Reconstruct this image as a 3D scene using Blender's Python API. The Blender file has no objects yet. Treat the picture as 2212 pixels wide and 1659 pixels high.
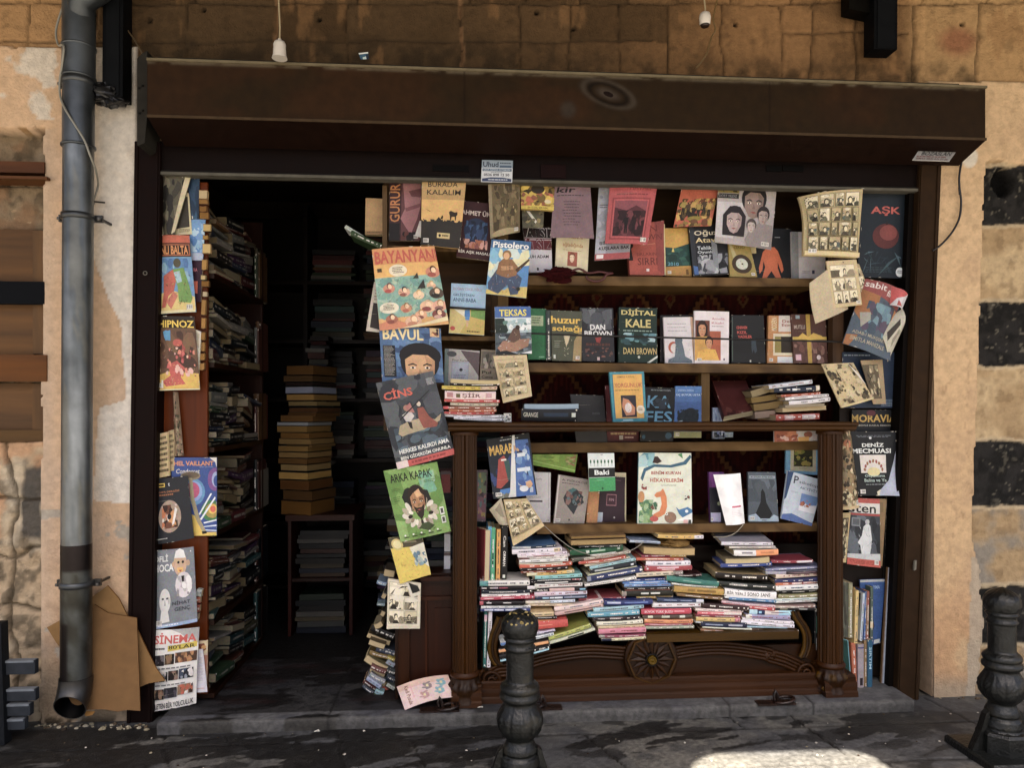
import bpy, bmesh, math, random
import numpy as np
from mathutils import Vector, Matrix
from mathutils.geometry import tessellate_polygon
sc = bpy.context.scene
R = math.radians

# ------------------------------------------------------------------ camera
FPX, CX, HY = 1598.0, 1106.0, 885.0       # focal length, centre and horizon on a 2212 px wide survey of the front
YAW, CAMD, CAMH = R(4.15), 2.75, 1.115
cam_d = bpy.data.cameras.new('camera'); cam = bpy.data.objects.new('camera', cam_d)
sc.collection.objects.link(cam); sc.camera = cam
cam.location = (0, -CAMD, CAMH); cam.rotation_euler = (R(90), 0, -YAW)
cam_d.sensor_width = 36; cam_d.lens = 36*FPX/2212; cam_d.shift_y = (HY-829.5)/2212
cam_d.clip_start = .05; cam_d.clip_end = 500

# ------------------------------------------------------------------ world, sun, exposure
SUN_EL, SUN_AZ = 66.0, 0.0                 # the sun stands over the street, in front of the shop
w = bpy.data.worlds.new('World'); sc.world = w; w.use_nodes = True
nt = w.node_tree; sky = nt.nodes.new('ShaderNodeTexSky'); sky.sky_type = 'NISHITA'
sky.sun_disc = False; sky.sun_elevation = R(SUN_EL); sky.sun_rotation = R(180)
sky.dust_density = 7; sky.ozone_density = .3; sky.air_density = .7
bg = nt.nodes['Background']; bg.inputs[1].default_value = .07
nt.links.new(sky.outputs[0], bg.inputs[0])
sd = bpy.data.lights.new('sun', 'SUN'); sd.energy = 5.0; sd.angle = R(.53); sd.color = (1, .90, .76)
so = bpy.data.objects.new('sun', sd); sc.collection.objects.link(so)
so.location = (0, -4, 8); so.rotation_euler = (R(90-SUN_EL), 0, 0)   # light runs towards +Y and down
so.rotation_euler = (Vector((0, math.cos(R(SUN_EL)), -math.sin(R(SUN_EL))))).to_track_quat('-Z', 'Y').to_euler()
sc.view_settings.view_transform = 'Standard'; sc.view_settings.look = 'None'
sc.view_settings.exposure = 2.38; sc.view_settings.gamma = 1
sc.cycles.max_bounces = 6; sc.cycles.diffuse_bounces = 4

# ------------------------------------------------------------------ survey helpers
CY, SY = math.cos(YAW), math.sin(YAW)
def U(px, py, Y=0.0):
    "survey pixel -> point on the vertical plane at depth Y behind the wall face"
    a = (px-CX)/FPX; t = (Y+CAMD)/(CY-a*SY)
    return Vector((t*(SY+a*CY), Y, CAMH+t*(HY-py)/FPX))
def G(px, py, z=0.0):
    a = (px-CX)/FPX; t = (CAMH-z)*FPX/(py-HY)
    return Vector((t*(SY+a*CY), t*(CY-a*SY)-CAMD, z))
def dep(px, Y=0.0):
    return (Y+CAMD)/(CY-(px-CX)/FPX*SY)
def proj(X, Y, Z):
    yy = Y+CAMD; t = X*SY+yy*CY; a = (X*CY-yy*SY)/t
    return CX+a*FPX, HY-(Z-CAMH)/t*FPX
# enlarged sheets of the survey: name -> (x0, y0, scale to 2212 px survey)
SHEET = {}
for c, x in zip('ABCD', (0, 950, 1900, 2857)):
    for r, y in enumerate((0, 700, 1400, 2143)):
        SHEET[c+str(r)] = (x, y, 2.212)
for n, x, y in (('S1', 1780, 1980), ('S2', 2180, 1980), ('S3', 2620, 1980), ('S4', 1780, 2250), ('S5', 2640, 2250)):
    SHEET[n] = (x, y, 4.424)
SHEET['W1'] = (740, 1150, 3.687); SHEET['W2'] = (740, 1580, 3.687); SHEET['W3'] = (740, 2000, 3.687)
SHEET['W4'] = (1340, 2150, 3.0175); SHEET['W5'] = (3140, 2150, 3.318); SHEET['W6'] = (740, 660, 3.16)
SHEET['P'] = (0, 0, .5735)
def K(s, u, v):
    x0, y0, k = SHEET[s]
    return (x0+u/k)*.5735, (y0+v/k)*.5735
KS = lambda s: .5735/SHEET[s][2]

def lin(c):
    return c/12.92 if c <= .04045 else ((c+.055)/1.055)**2.4
_hc = {}
def hx(s):
    if callable(s): s = s(0, 0)
    if isinstance(s, (tuple, list)): return tuple(s)
    if s not in _hc:
        _hc[s] = tuple(lin(int(s[i:i+2], 16)/255) for i in (0, 2, 4))
    return _hc[s]

# ------------------------------------------------------------------ numpy noise
def _hash(ix, iy, seed):
    h = (ix.astype(np.int64)*374761393+iy.astype(np.int64)*668265263+seed*1442695) & 0xffffffff
    h = ((h ^ (h >> 13))*1274126177) & 0xffffffff
    return ((h ^ (h >> 16)) & 0xffff)/65535.0
def vnoise(x, y, seed=0):
    ix = np.floor(x); iy = np.floor(y); fx = x-ix; fy = y-iy
    fx = fx*fx*(3-2*fx); fy = fy*fy*(3-2*fy)
    a = _hash(ix, iy, seed); b = _hash(ix+1, iy, seed); c = _hash(ix, iy+1, seed); d = _hash(ix+1, iy+1, seed)
    return (a*(1-fx)+b*fx)*(1-fy)+(c*(1-fx)+d*fx)*fy
def fbm(x, y, seed=0, oct=4):
    s = 0; a = .5; n = 0
    for i in range(oct):
        s = s+a*vnoise(x*2**i, y*2**i, seed+i*17); n += a; a *= .5
    return s/n
def sstep(a, b, x):
    t = np.clip((x-a)/(b-a), 0, 1); return t*t*(3-2*t)
def mixc(c, col, m):
    return c*(1-m[..., None])+np.array(hx(col))*m[..., None]

# ------------------------------------------------------------------ materials
def nodes(m):
    m.use_nodes = True; return m.node_tree, m.node_tree.nodes['Principled BSDF']
def attr_mat(name, rough=.6, spec=.4, bump=0.0, bscale=120, var=.25, vscale=40, metal=0.0, bdist=.002, coat=0.0, stretch=(1, 1, 1), gain=1.0, sat=1.0, fine=0):
    "surface whose own colour is stored on the mesh, broken up by fine noise"
    m = bpy.data.materials.new(name); t, b = nodes(m); N = t.nodes.new; L = t.links.new
    at = N('ShaderNodeAttribute'); at.attribute_name = 'Col'
    tc = N('ShaderNodeNewGeometry')
    mp = N('ShaderNodeMapping'); mp.inputs['Scale'].default_value = stretch; L(tc.outputs['Position'], mp.inputs[0])
    nz = N('ShaderNodeTexNoise'); nz.inputs['Scale'].default_value = vscale; nz.inputs['Detail'].default_value = 5; L(mp.outputs[0], nz.inputs[0])
    mr = N('ShaderNodeMapRange'); mr.inputs[1].default_value = .3; mr.inputs[2].default_value = .7
    mr.inputs[3].default_value = (1-var)*gain; mr.inputs[4].default_value = (1+var*.6)*gain; L(nz.outputs[0], mr.inputs[0])
    mu = N('ShaderNodeVectorMath'); mu.operation = 'SCALE'; L(at.outputs['Color'], mu.inputs[0]); L(mr.outputs[0], mu.inputs['Scale'])
    if fine:
        n3 = N('ShaderNodeTexNoise'); n3.inputs['Scale'].default_value = fine; n3.inputs['Detail'].default_value = 3; L(mp.outputs[0], n3.inputs[0])
        m3 = N('ShaderNodeMix'); m3.data_type = 'RGBA'; m3.blend_type = 'OVERLAY'; m3.inputs[0].default_value = .45; L(mu.outputs[0], m3.inputs[6]); L(n3.outputs['Color'], m3.inputs[7])
        mu = m3
    hs = N('ShaderNodeHueSaturation'); hs.inputs['Saturation'].default_value = sat; L(mu.outputs[2] if fine else mu.outputs[0], hs.inputs['Color']); L(hs.outputs[0], b.inputs['Base Color'])
    b.inputs['Roughness'].default_value = rough; b.inputs['Specular IOR Level'].default_value = spec
    b.inputs['Metallic'].default_value = metal; b.inputs['Coat Weight'].default_value = coat
    if bump:
        n2 = N('ShaderNodeTexNoise'); n2.inputs['Scale'].default_value = bscale; n2.inputs['Detail'].default_value = 6; L(mp.outputs[0], n2.inputs[0])
        bp = N('ShaderNodeBump'); bp.inputs['Strength'].default_value = bump; bp.inputs['Distance'].default_value = bdist
        L(n2.outputs[0], bp.inputs['Height']); L(bp.outputs[0], b.inputs['Normal'])
        r2 = N('ShaderNodeMapRange'); r2.inputs[3].default_value = rough-.12; r2.inputs[4].default_value = min(1, rough+.15); L(nz.outputs[0], r2.inputs[0]); L(r2.outputs[0], b.inputs['Roughness'])
    return m
M = {}
M['print'] = attr_mat('printed_paper', .48, .3, .25, 45, .14, 26, bdist=.0012, sat=.86, fine=170, gain=1.12)
M['matte'] = attr_mat('old_paper', .8, .2, .3, 90, .2, 60, bdist=.0015)
M['stone'] = attr_mat('stone_and_plaster', .9, .15, .9, 130, .16, 45, bdist=.005, sat=.84)
M['pave'] = attr_mat('paving_slabs', .6, .35, .8, 160, .4, 60, bdist=.003, gain=.68)
M['metal'] = attr_mat('painted_metal', .6, .08, .25, 80, .22, 25, bdist=.001, gain=.42)
M['zinc'] = attr_mat('weathered_zinc', .36, .5, .3, 90, .4, 10, metal=.75, bdist=.001, sat=.42, gain=.7)
M['iron'] = attr_mat('cast_iron_paint', .36, .4, .8, 110, .5, 40, bdist=.003, gain=.28)
M['wood'] = attr_mat('worn_wood', .6, .25, .5, 60, .4, 14, bdist=.002, stretch=(.12, 1, 1.6), gain=.6)
M['vwood'] = attr_mat('worn_upright_wood', .6, .25, .5, 60, .4, 14, bdist=.002, stretch=(1.6, 1, .12), gain=.5)
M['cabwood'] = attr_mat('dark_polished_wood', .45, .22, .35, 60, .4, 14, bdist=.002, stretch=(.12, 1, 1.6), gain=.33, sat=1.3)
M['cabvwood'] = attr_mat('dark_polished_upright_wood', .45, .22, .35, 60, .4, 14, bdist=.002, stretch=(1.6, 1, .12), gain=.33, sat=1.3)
M['card'] = attr_mat('cardboard', .85, .15, .3, 150, .12, 30, bdist=.001)
M['wool'] = attr_mat('woven_wool', .95, .1, .6, 400, .3, 200, bdist=.002, gain=.33)
M['plastic'] = attr_mat('plain_plastic', .35, .5, 0, 10, .08, 30)
def page_mat():
    m = bpy.data.materials.new('page_edges'); t, b = nodes(m); N = t.nodes.new; L = t.links.new
    at = N('ShaderNodeAttribute'); at.attribute_name = 'Col'
    st = N('ShaderNodeAttribute'); st.attribute_name = 'st'
    tc = N('ShaderNodeNewGeometry')
    nz = N('ShaderNodeTexNoise'); nz.noise_dimensions = '4D'; nz.inputs['Scale'].default_value = 14; nz.inputs['Detail'].default_value = 1
    ml = N('ShaderNodeMath'); ml.operation = 'MULTIPLY'; ml.inputs[1].default_value = 1.6
    L(st.outputs['Fac'], ml.inputs[0]); L(ml.outputs[0], nz.inputs['W']); L(tc.outputs['Position'], nz.inputs['Vector'])
    mr = N('ShaderNodeMapRange'); mr.inputs[1].default_value = .3; mr.inputs[2].default_value = .7; mr.inputs[3].default_value = .62; mr.inputs[4].default_value = 1.1
    L(nz.outputs[0], mr.inputs[0])
    mu = N('ShaderNodeVectorMath'); mu.operation = 'SCALE'; L(at.outputs['Color'], mu.inputs[0]); L(mr.outputs[0], mu.inputs['Scale'])
    L(mu.outputs[0], b.inputs['Base Color']); b.inputs['Roughness'].default_value = .85; b.inputs['Specular IOR Level'].default_value = .2
    bp = N('ShaderNodeBump'); bp.inputs['Strength'].default_value = .4; bp.inputs['Distance'].default_value = .001
    L(nz.outputs[0], bp.inputs['Height']); L(bp.outputs[0], b.inputs['Normal'])
    return m
M['pages'] = page_mat()

# ------------------------------------------------------------------ mesh builder
class MB:
    def __init__(s): s.v = []; s.f = []; s.c = []; s.s = []; s.sm = []
    def poly(s, pts, col, st=0.0, smooth=False):
        i = len(s.v); c = hx(col)
        for k, p in enumerate(pts):
            s.v.append(tuple(p)); s.c.append(c); s.s.append(st[k] if isinstance(st, (list, tuple)) else st)
        s.f.append(tuple(range(i, i+len(pts)))); s.sm.append(smooth)
    def grid(s, P, col, closed=False, st=None, smooth=True):
        "P: rows of points; shares vertices"
        n, m = len(P), len(P[0]); i0 = len(s.v)
        for a, row in enumerate(P):
            for b_, p in enumerate(row):
                s.v.append(tuple(p)); s.c.append(hx(col(a, b_) if callable(col) else col)); s.s.append(st(a, b_) if st else 0.0)
        for a in range(n-1):
            for b_ in range(m if closed else m-1):
                q = (b_+1) % m
                s.f.append((i0+a*m+b_, i0+a*m+q, i0+(a+1)*m+q, i0+(a+1)*m+b_)); s.sm.append(smooth)
    def box(s, o, ex, ey, ez, col, st_axis=None):
        "parallelepiped from corner o"
        o, ex, ey, ez = map(Vector, (o, ex, ey, ez))
        if ex.cross(ey).dot(ez) < 0: ex, ey = ey, ex; st_axis = {0: 1, 1: 0}.get(st_axis, st_axis)
        def P(i, j, k): return o+ex*i+ey*j+ez*k
        F = [((0,0,0),(0,1,0),(1,1,0),(1,0,0)), ((0,0,1),(1,0,1),(1,1,1),(0,1,1)), ((0,0,0),(1,0,0),(1,0,1),(0,0,1)),
             ((1,0,0),(1,1,0),(1,1,1),(1,0,1)), ((1,1,0),(0,1,0),(0,1,1),(1,1,1)), ((0,1,0),(0,0,0),(0,0,1),(0,1,1))]
        for f in F:
            T = 9.0
            s.poly([P(*q) for q in f], col, [q[st_axis]*T for q in f] if st_axis is not None else 0.0)
    def wbox(s, x0, x1, y0, y1, z0, z1, col):
        s.box((x0, y0, z0), (x1-x0, 0, 0), (0, y1-y0, 0), (0, 0, z1-z0), col)
    def lathe(s, o, prof, n=32, col='333333', fr=None, a0=0.0, smooth=True):
        "prof: (radius, height) bottom to top or any order; fr(theta, z) adds to radius"
        o = Vector(o); rows = []
        for r, z in prof:
            row = []
            for k in range(n):
                th = a0+2*math.pi*k/n; rr = r+(fr(th, z) if fr else 0)
                row.append(o+Vector((rr*math.cos(th), rr*math.sin(th), z)))
            rows.append(row)
        s.grid(rows, col, closed=True, smooth=smooth)
        s.poly(rows[-1], col); s.poly(rows[0][::-1], col)
    def tube(s, pts, r, n=8, col='222222', caps=True, smooth=True):
        pts = [Vector(p) for p in pts]; rows = []; up = None
        for i, p in enumerate(pts):
            d = (pts[min(i+1, len(pts)-1)]-pts[max(i-1, 0)]).normalized()
            if up is None:
                up = Vector((0, 0, 1)) if abs(d.z) < .9 else Vector((0, 1, 0))
            sd = d.cross(up).normalized(); up = sd.cross(d).normalized()
            rr = r(i/(len(pts)-1)) if callable(r) else r
            rows.append([p+sd*rr*math.cos(2*math.pi*k/n)+up*rr*math.sin(2*math.pi*k/n) for k in range(n)])
        s.grid(rows, col, closed=True, smooth=smooth)
        if caps: s.poly(rows[-1], col); s.poly(rows[0][::-1], col)
    def prism(s, pts, d, col, col2=None):
        "closed outline (list of Vectors, planar) swept along vector d"
        d = Vector(d); pts = [Vector(p) for p in pts]
        tris = tessellate_polygon([pts])
        for t in tris:
            s.poly([pts[i] for i in t], col); s.poly([pts[i]+d for i in t][::-1], col)
        for i in range(len(pts)):
            a, b_ = pts[i], pts[(i+1) % len(pts)]
            s.poly([a, b_, b_+d, a+d], col2 or col)
    def build(s, name, mat, parent=None, loc=None, fixn=True):
        me = bpy.data.meshes.new(name)
        L = Vector(loc) if loc is not None else (parent.location.copy() if parent is not None else Vector((0, 0, 0)))
        if parent is not None and parent.parent is not None: pass
        va = np.array(s.v, dtype=np.float64)-np.array(L)
        me.from_pydata(va.tolist(), [], s.f)
        ca = me.attributes.new('Col', 'FLOAT_COLOR', 'POINT')
        arr = np.ones((len(s.v), 4), dtype=np.float32); arr[:, :3] = np.array(s.c, dtype=np.float32); ca.data.foreach_set('color', arr.ravel())
        if any(s.s):
            sa = me.attributes.new('st', 'FLOAT', 'POINT'); sa.data.foreach_set('value', np.array(s.s, dtype=np.float32))
        me.polygons.foreach_set('use_smooth', s.sm)
        me.materials.append(M[mat] if isinstance(mat, str) else mat); me.update()
        o = bpy.data.objects.new(name, me); sc.collection.objects.link(o)
        o['_org'] = list(L)
        if parent is not None:
            o.parent = parent; po = Vector(parent['_org']); o.location = L-po
        else: o.location = L
        return o
def thing(name, label, cat, loc, group=None):
    o = bpy.data.objects.new(name, None); sc.collection.objects.link(o); o.location = loc
    o.empty_display_size = .05; o['_org'] = list(Vector(loc)); o['label'] = label; o['category'] = cat
    if group: o['group'] = group
    return o
def tag(o, label=None, cat=None, group=None, kind=None):
    if label: o['label'] = label
    if cat: o['category'] = cat
    if group: o['group'] = group
    if kind: o['kind'] = kind
    return o
def part(mb, name, mat, par):
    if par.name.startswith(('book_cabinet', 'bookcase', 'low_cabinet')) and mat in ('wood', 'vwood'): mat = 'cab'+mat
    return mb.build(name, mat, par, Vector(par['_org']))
def np_grid(name, mat, X, Y, Z, C, keep=None, parent=None):
    "regular grid of points given as 2-D arrays; keep masks the cells"
    n, m = X.shape; V = np.stack([X, Y, Z], -1).reshape(-1, 3)
    i = np.arange(n*m).reshape(n, m)
    F = np.stack([i[:-1, :-1], i[:-1, 1:], i[1:, 1:], i[1:, :-1]], -1)
    F = F[keep] if keep is not None else F.reshape(-1, 4)
    used = np.zeros(n*m, bool); used[F.ravel()] = True; rm = np.cumsum(used)-1
    V = V[used]; Cc = C.reshape(-1, 3)[used]; F = rm[F]
    me = bpy.data.meshes.new(name); me.vertices.add(len(V)); me.vertices.foreach_set('co', V.astype(np.float32).ravel())
    me.loops.add(len(F)*4); me.loops.foreach_set('vertex_index', F.astype(np.int32).ravel())
    me.polygons.add(len(F)); me.polygons.foreach_set('loop_start', np.arange(len(F), dtype=np.int32)*4)
    me.polygons.foreach_set('loop_total', np.full(len(F), 4, np.int32)); me.polygons.foreach_set('use_smooth', np.ones(len(F), bool))
    ca = me.attributes.new('Col', 'FLOAT_COLOR', 'POINT'); arr = np.ones((len(V), 4), np.float32); arr[:, :3] = Cc; ca.data.foreach_set('color', arr.ravel())
    me.materials.append(M[mat]); me.update(); me.validate()
    o = bpy.data.objects.new(name, me); sc.collection.objects.link(o); o['_org'] = [0, 0, 0]
    if parent is not None: o.parent = parent; o.location = -Vector(parent['_org'])
    return o
# ================================================================== SETTING
def np_proj(X, Y, Z):
    yy = Y+CAMD; t = X*SY+yy*CY; a = (X*CY-yy*SY)/t
    return CX+a*FPX, HY-(Z-CAMH)/t*FPX
# opening in the front (world)
OX0, OX1, OZ1 = -1.135, 1.835, 2.10
# ---- the front wall: stonework and plaster on one height field
def wall_patch():
    xs = np.arange(-2.05, 2.75, .007); zs = np.arange(0, 3.02, .007)
    X, Z = np.meshgrid(xs, zs); px, py = np_proj(X, np.zeros_like(X), Z)
    h = np.zeros_like(X)                              # + is proud of the face (towards the street)
    C = np.zeros(X.shape+(3,)); C[:] = hx('5f4a2e')
    wob = (fbm(X*9, Z*9, 5)-.5)*14
    pxw, pyw = px+wob, py+(fbm(X*9+40, Z*9, 6)-.5)*12
    n1 = fbm(X*6, Z*6, 11); n2 = fbm(X*25, Z*25, 12); n3 = fbm(X*70, Z*70, 13, 3)
    # --- ashlar band over the shop
    vj1 = [-80, 62, 205, 400, 594, 750, 996, 1120, 1231, 1339, 1444, 1560, 1688, 1753, 1850, 1976, 2113, 2240]
    stone = np.zeros(X.shape, int); dj = np.full(X.shape, 99.0)
    row = np.where(pyw < -110, 0, np.where(pyw < 6, 1, np.where(pyw < 90, 2, 3)))
    row = np.where((px > 1440) & (row == 3), 2, row)
    for r in range(4):
        off = [60, 20, 0, 0][r]
        for k, v in enumerate(vj1):
            d = np.abs(pxw-(v+off)); m = row == r
            dj = np.where(m, np.minimum(dj, d/(1.7 if v == 1976 and r > 1 else 1)), dj); stone = np.where(m & (pxw > v+off), k+r*31+1, stone)
    for y, x0, x1 in ((-110, -900, 3000), (6, -900, 3000), (88, -900, 1410), (70, 1690, 1960)):
        dj = np.where((pxw > x0) & (pxw < x1), np.minimum(dj, np.abs(pyw-y)), dj)
    rnd = _hash(stone, stone*3+1, 77)
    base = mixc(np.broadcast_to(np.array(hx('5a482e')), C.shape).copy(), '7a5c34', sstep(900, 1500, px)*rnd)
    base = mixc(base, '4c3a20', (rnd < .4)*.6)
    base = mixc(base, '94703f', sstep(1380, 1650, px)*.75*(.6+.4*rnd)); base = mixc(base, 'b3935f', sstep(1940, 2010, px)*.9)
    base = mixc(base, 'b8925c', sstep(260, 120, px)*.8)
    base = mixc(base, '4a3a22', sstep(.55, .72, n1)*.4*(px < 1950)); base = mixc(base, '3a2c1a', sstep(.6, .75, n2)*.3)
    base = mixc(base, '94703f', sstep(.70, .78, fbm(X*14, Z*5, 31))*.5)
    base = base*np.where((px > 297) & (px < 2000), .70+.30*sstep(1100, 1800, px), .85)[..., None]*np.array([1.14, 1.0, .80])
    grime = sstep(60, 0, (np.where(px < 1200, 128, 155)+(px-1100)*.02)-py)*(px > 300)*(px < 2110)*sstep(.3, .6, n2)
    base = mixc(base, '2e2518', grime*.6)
    base = mixc(base, '8c4f28', sstep(45, 15, np.hypot((px-2070)*.8, py-88))*.8)
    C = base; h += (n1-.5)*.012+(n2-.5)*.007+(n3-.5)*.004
    gr = sstep(3.2, .6, dj); h -= gr*.012; C = mixc(C, '33281a', gr*.55)
    orange = sstep(7, 2, np.abs(pxw-np.where(px < 870, 596, 996)+wob*.6))*(fbm(X*20, Z*20, 40) > .42)*(py < 150)*(px > 500)*(px < 1100)
    C = mixc(C, '8a6238', orange*.55)
    for hx_, hy in ((322, 42), (440, 20), (690, 40), (1160, 25), (2080, 50), (1240, 60), (1590, 52)):
        m = sstep(6, 3, np.hypot(px-hx_, py-hy)); h -= m*.02; C = mixc(C, '0c0a06', m)
    # --- left pier and the wall around the closed window
    topL = 103+(fbm(X*8, X*0, 3)-.5)*5; edgeL = 98+(fbm(Z*14, Z*0, 8)-.5)*5-(py-300)*.008
    pl = (px < 297) & (py > topL) & ((px > edgeL) | (py < 279+(fbm(X*20, X*0, 9)-.5)*6))
    P = np.broadcast_to(np.array(hx('d0aa80')), C.shape).copy()
    P = mixc(P, 'c9aa8c', sstep(.4, .7, n1)*.6); P = mixc(P, 'c4a88a', sstep(135, 100, px)*(py > 280)*.7)
    wh = np.maximum(sstep(.47, .53, fbm(X*11, Z*11, 21)-.004*np.abs(px-73)-.0022*np.abs(py-185)+.22), 0)*(py < 262)*(px < 130)
    P = mixc(P, 'd8ccba', wh*.95); h += np.where(pl, -wh*.001, 0)
    e2 = np.interp(py, [100, 300, 470, 560, 640, 700, 850, 1000, 1080, 1092, 1100], [200, 198, 200, 205, 235, 262, 275, 290, 290, 215, 320])
    e3 = np.interp(py, [850, 880, 900, 1080, 1092], [320, 222, 215, 205, 320])
    ww = ((px > e2+wob*.7) & (py < 870)) | ((px > np.minimum(e3, 400)+wob*.4) & (py > 862) & (py < 1090+wob*.4))
    P = mixc(P, 'e6dccd', ww*1.0); P = mixc(P, 'bfa07a', sstep(.62, .7, n2)*.15)
    P = mixc(P, 'd9b98e', ww*sstep(235, 205, px)*.5)
    P = mixc(P, 'a87a4c', sstep(1120, 1330, py)*.5*(px > 100)*sstep(.35, .6, n1)); P = mixc(P, '8f7f66', sstep(1350, 1480, py)*.75)
    chip = (fbm(X*12+3, Z*12, 52) > .66) & (py > 1100); P = mixc(P, 'a8a294', chip*.8)
    P = mixc(P, '4d4130', sstep(1530, 1556, py)*sstep(.35, .5, n2))
    C = np.where(pl[..., None], P, C); hp = .012+(n1-.5)*.004+(n3-.5)*.0012+(n2-.5)*.001; h = np.where(pl, hp-chip*.003, h)
    # --- lower left rubble
    lo = (px <= edgeL) & (py > 279)
    rx = pxw; rows_ = [280, 388, 492, 905, 950, 1070, 1190, 1330, 1470, 1600]
    B = mixc(np.broadcast_to(np.array(hx('b39a76')), C.shape).copy(), '77674f', sstep(.45, .62, n2)); B = mixc(B, 'd0bfa0', sstep(.55, .7, n1)*.6)
    B = mixc(B, 'c08a55', sstep(.5, .6, fbm(X*7+9, Z*7, 61))*.7*(py < 1290)); B = mixc(B, '3f3d3b', sstep(26, 18, np.abs(px-68-wob*.8))*sstep(85, 70, np.abs(py-1085-wob))*.9)
    B = mixc(B, '5a4a34', (py < 492)*.6); dd = np.full(X.shape, 99.0)
    w2x, w2y = pxw+(fbm(X*5, Z*5, 65)-.5)*60, pyw+(fbm(X*5+9, Z*5, 66)-.5)*70
    for y in rows_[1:]: dd = np.minimum(dd, np.abs((w2y if y > 950 else pyw)-y))
    dd = np.where((py > 950), np.minimum(dd, np.abs(w2x-22)), dd)
    g = sstep(7, 1, dd); B = mixc(B, '3b3020', g*.8)
    hb = -.012+(n1-.5)*.035+(n2-.5)*.022+(n3-.5)*.01-g*.015-np.where(py < 950, .05, 0)
    C = np.where(lo[..., None], B, C); h = np.where(lo, hb, h)
    # --- right pier and banded stones
    topR = 177+(fbm(X*8, X*0, 3)-.5)*8; edgeR = 2122-(py-400)*.036+(fbm(Z*16, Z*0, 18)-.5)*5
    edgeR2 = np.where(py > 1150, edgeR+sstep(1150, 1250, py)*(12+30*(fbm(Z*7, Z*0+4, 28))), edgeR)
    pr = (px > 2000) & (py > topR) & ((px < edgeR2) | (py < 352+(fbm(X*11, X*0, 19)-.5)*22))
    P = np.broadcast_to(np.array(hx('caa470')), C.shape).copy()
    P = mixc(P, 'd2ae7e', sstep(1000, 600, py)*.7); P = mixc(P, 'b8946c', sstep(.5, .7, n1)*.4); P = mixc(P, 'a8865a', sstep(.6, .66, fbm(X*40, Z*40, 71))*.3)
    P = mixc(P, 'bc8448', sstep(1180, 1380, py)*sstep(.35, .55, n1)*.5); P = mixc(P, '9c8f78', sstep(1440, 1490, py)*.7)
    P = mixc(P, 'ab9d86', (px > edgeR)*(py > 1200)*.8)
    sc_ = sstep(5, 2, np.abs(fbm(X*16, Z*5, 91)-.5)*400)*(py > 700)*(px < 2110); P = mixc(P, '8f6a40', sc_*.35)
    C = np.where(pr[..., None], P, C); h = np.where(pr, .014+(n1-.5)*.005+(n3-.5)*.0015+(n2-.5)*.001, h)
    ro = (px >= edgeR2) & (py > 340) & ~pr
    pyb = py; py = py+(fbm(X*14, Z*14, 95)-.5)*12+(fbm(X*50, Z*50, 96)-.5)*7; pyw = py
    bl = ((py > 352) & (py < 486)) | ((py > 648) & (py < 792)) | ((py > 951) & (py < 1096)) | ((py > 1262) & (py < 1396))
    B = mixc(np.broadcast_to(np.array(hx('a88a5c')), C.shape).copy(), 'c4a878', sstep(.45, .65, n1)*.8); B = mixc(B, '7a5f3a', sstep(.5, .7, n2)*.5)
    B = mixc(B, '8a8070', (py > 1096)*sstep(.4, .6, n1)); K_ = mixc(np.broadcast_to(np.array(hx('2a2826')), C.shape).copy(), '1c1b19', sstep(.4, .6, n2)); K_ = mixc(K_, '77705f', sstep(.74, .78, n3)*.6+sstep(.70, .76, n2)*.3)
    B = np.where(bl[..., None], K_, B); dd = np.full(X.shape, 99.0)
    for y in (356, 488, 650, 793, 951, 1097, 1262, 1396): dd = np.minimum(dd, np.abs(pyw-y))
    g = sstep(6, 2, dd); B = mixc(B, 'bda67e', g*.9)
    hole = sstep(26, 20, np.hypot((px-2169)*1.0, (py-392)*.8)); B = mixc(B, '070605', hole)
    hb = -.004+(n1-.5)*.02+(n2-.5)*.014+(n3-.5)*.006+g*.002-hole*.05
    C = np.where(ro[..., None], B, C); h = np.where(ro, hb, h)
    py = pyb
    ch = sstep(16, 11, np.hypot((px-2088)*.9, (py-342)*.7)+wob); C = mixc(C, 'ded4c0', ch)
    cellx = (xs[:-1]+.0035)[None, :]; cellz = (zs[:-1]+.0035)[:, None]
    keep = ~((cellx > OX0) & (cellx < OX1) & (cellz < OZ1))
    return X, -h, Z, C, keep
SHOP = thing('shop_building', 'old stone and peach plaster shop front with a wide open bookshop bay', 'building', (0, 0, 0))
X, Y, Z, C, keep = wall_patch(); np_grid('front_wall', 'stone', X, Y, Z, C, keep, SHOP)
# masonry body behind the face, side returns of the bay, roof and upper wall
mb = MB(); a = 'a08560'
mb.wbox(-4.5, OX0-.001, .075, .40, 0, 3.2, a); mb.wbox(OX1+.001, 5.5, .075, .40, 0, 3.2, a); mb.wbox(OX0, OX1, .075, .40, OZ1+.002, 3.2, a)
mb.wbox(-4.5, -2.05, .0, .075, 0, 3.2, a); mb.wbox(2.75, 5.5, .0, .075, 0, 3.2, a)
mb.wbox(-4.5, 5.5, .0, .40, 3.2, 4.6, 'b09468'); mb.wbox(OX0-.015, OX0, .0, .4, 0, OZ1, 'c7a47c'); mb.wbox(OX1, OX1+.015, .0, .4, 0, OZ1, 'c7a47c')
part(mb, 'masonry', 'stone', SHOP)
mb = MB()                                             # the room behind
mb.wbox(-1.9, -1.75, .4, 3.0, 0, 2.7, '6b5a48'); mb.wbox(2.3, 2.45, .4, 3.0, 0, 2.7, '6b5a48'); mb.wbox(-1.9, 2.45, 3.0, 3.1, 0, 2.7, '6b5a48')
mb.wbox(-1.9, 2.45, .4, 3.1, 2.7, 2.8, '5a4c3e'); part(mb, 'room', 'stone', SHOP)

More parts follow.
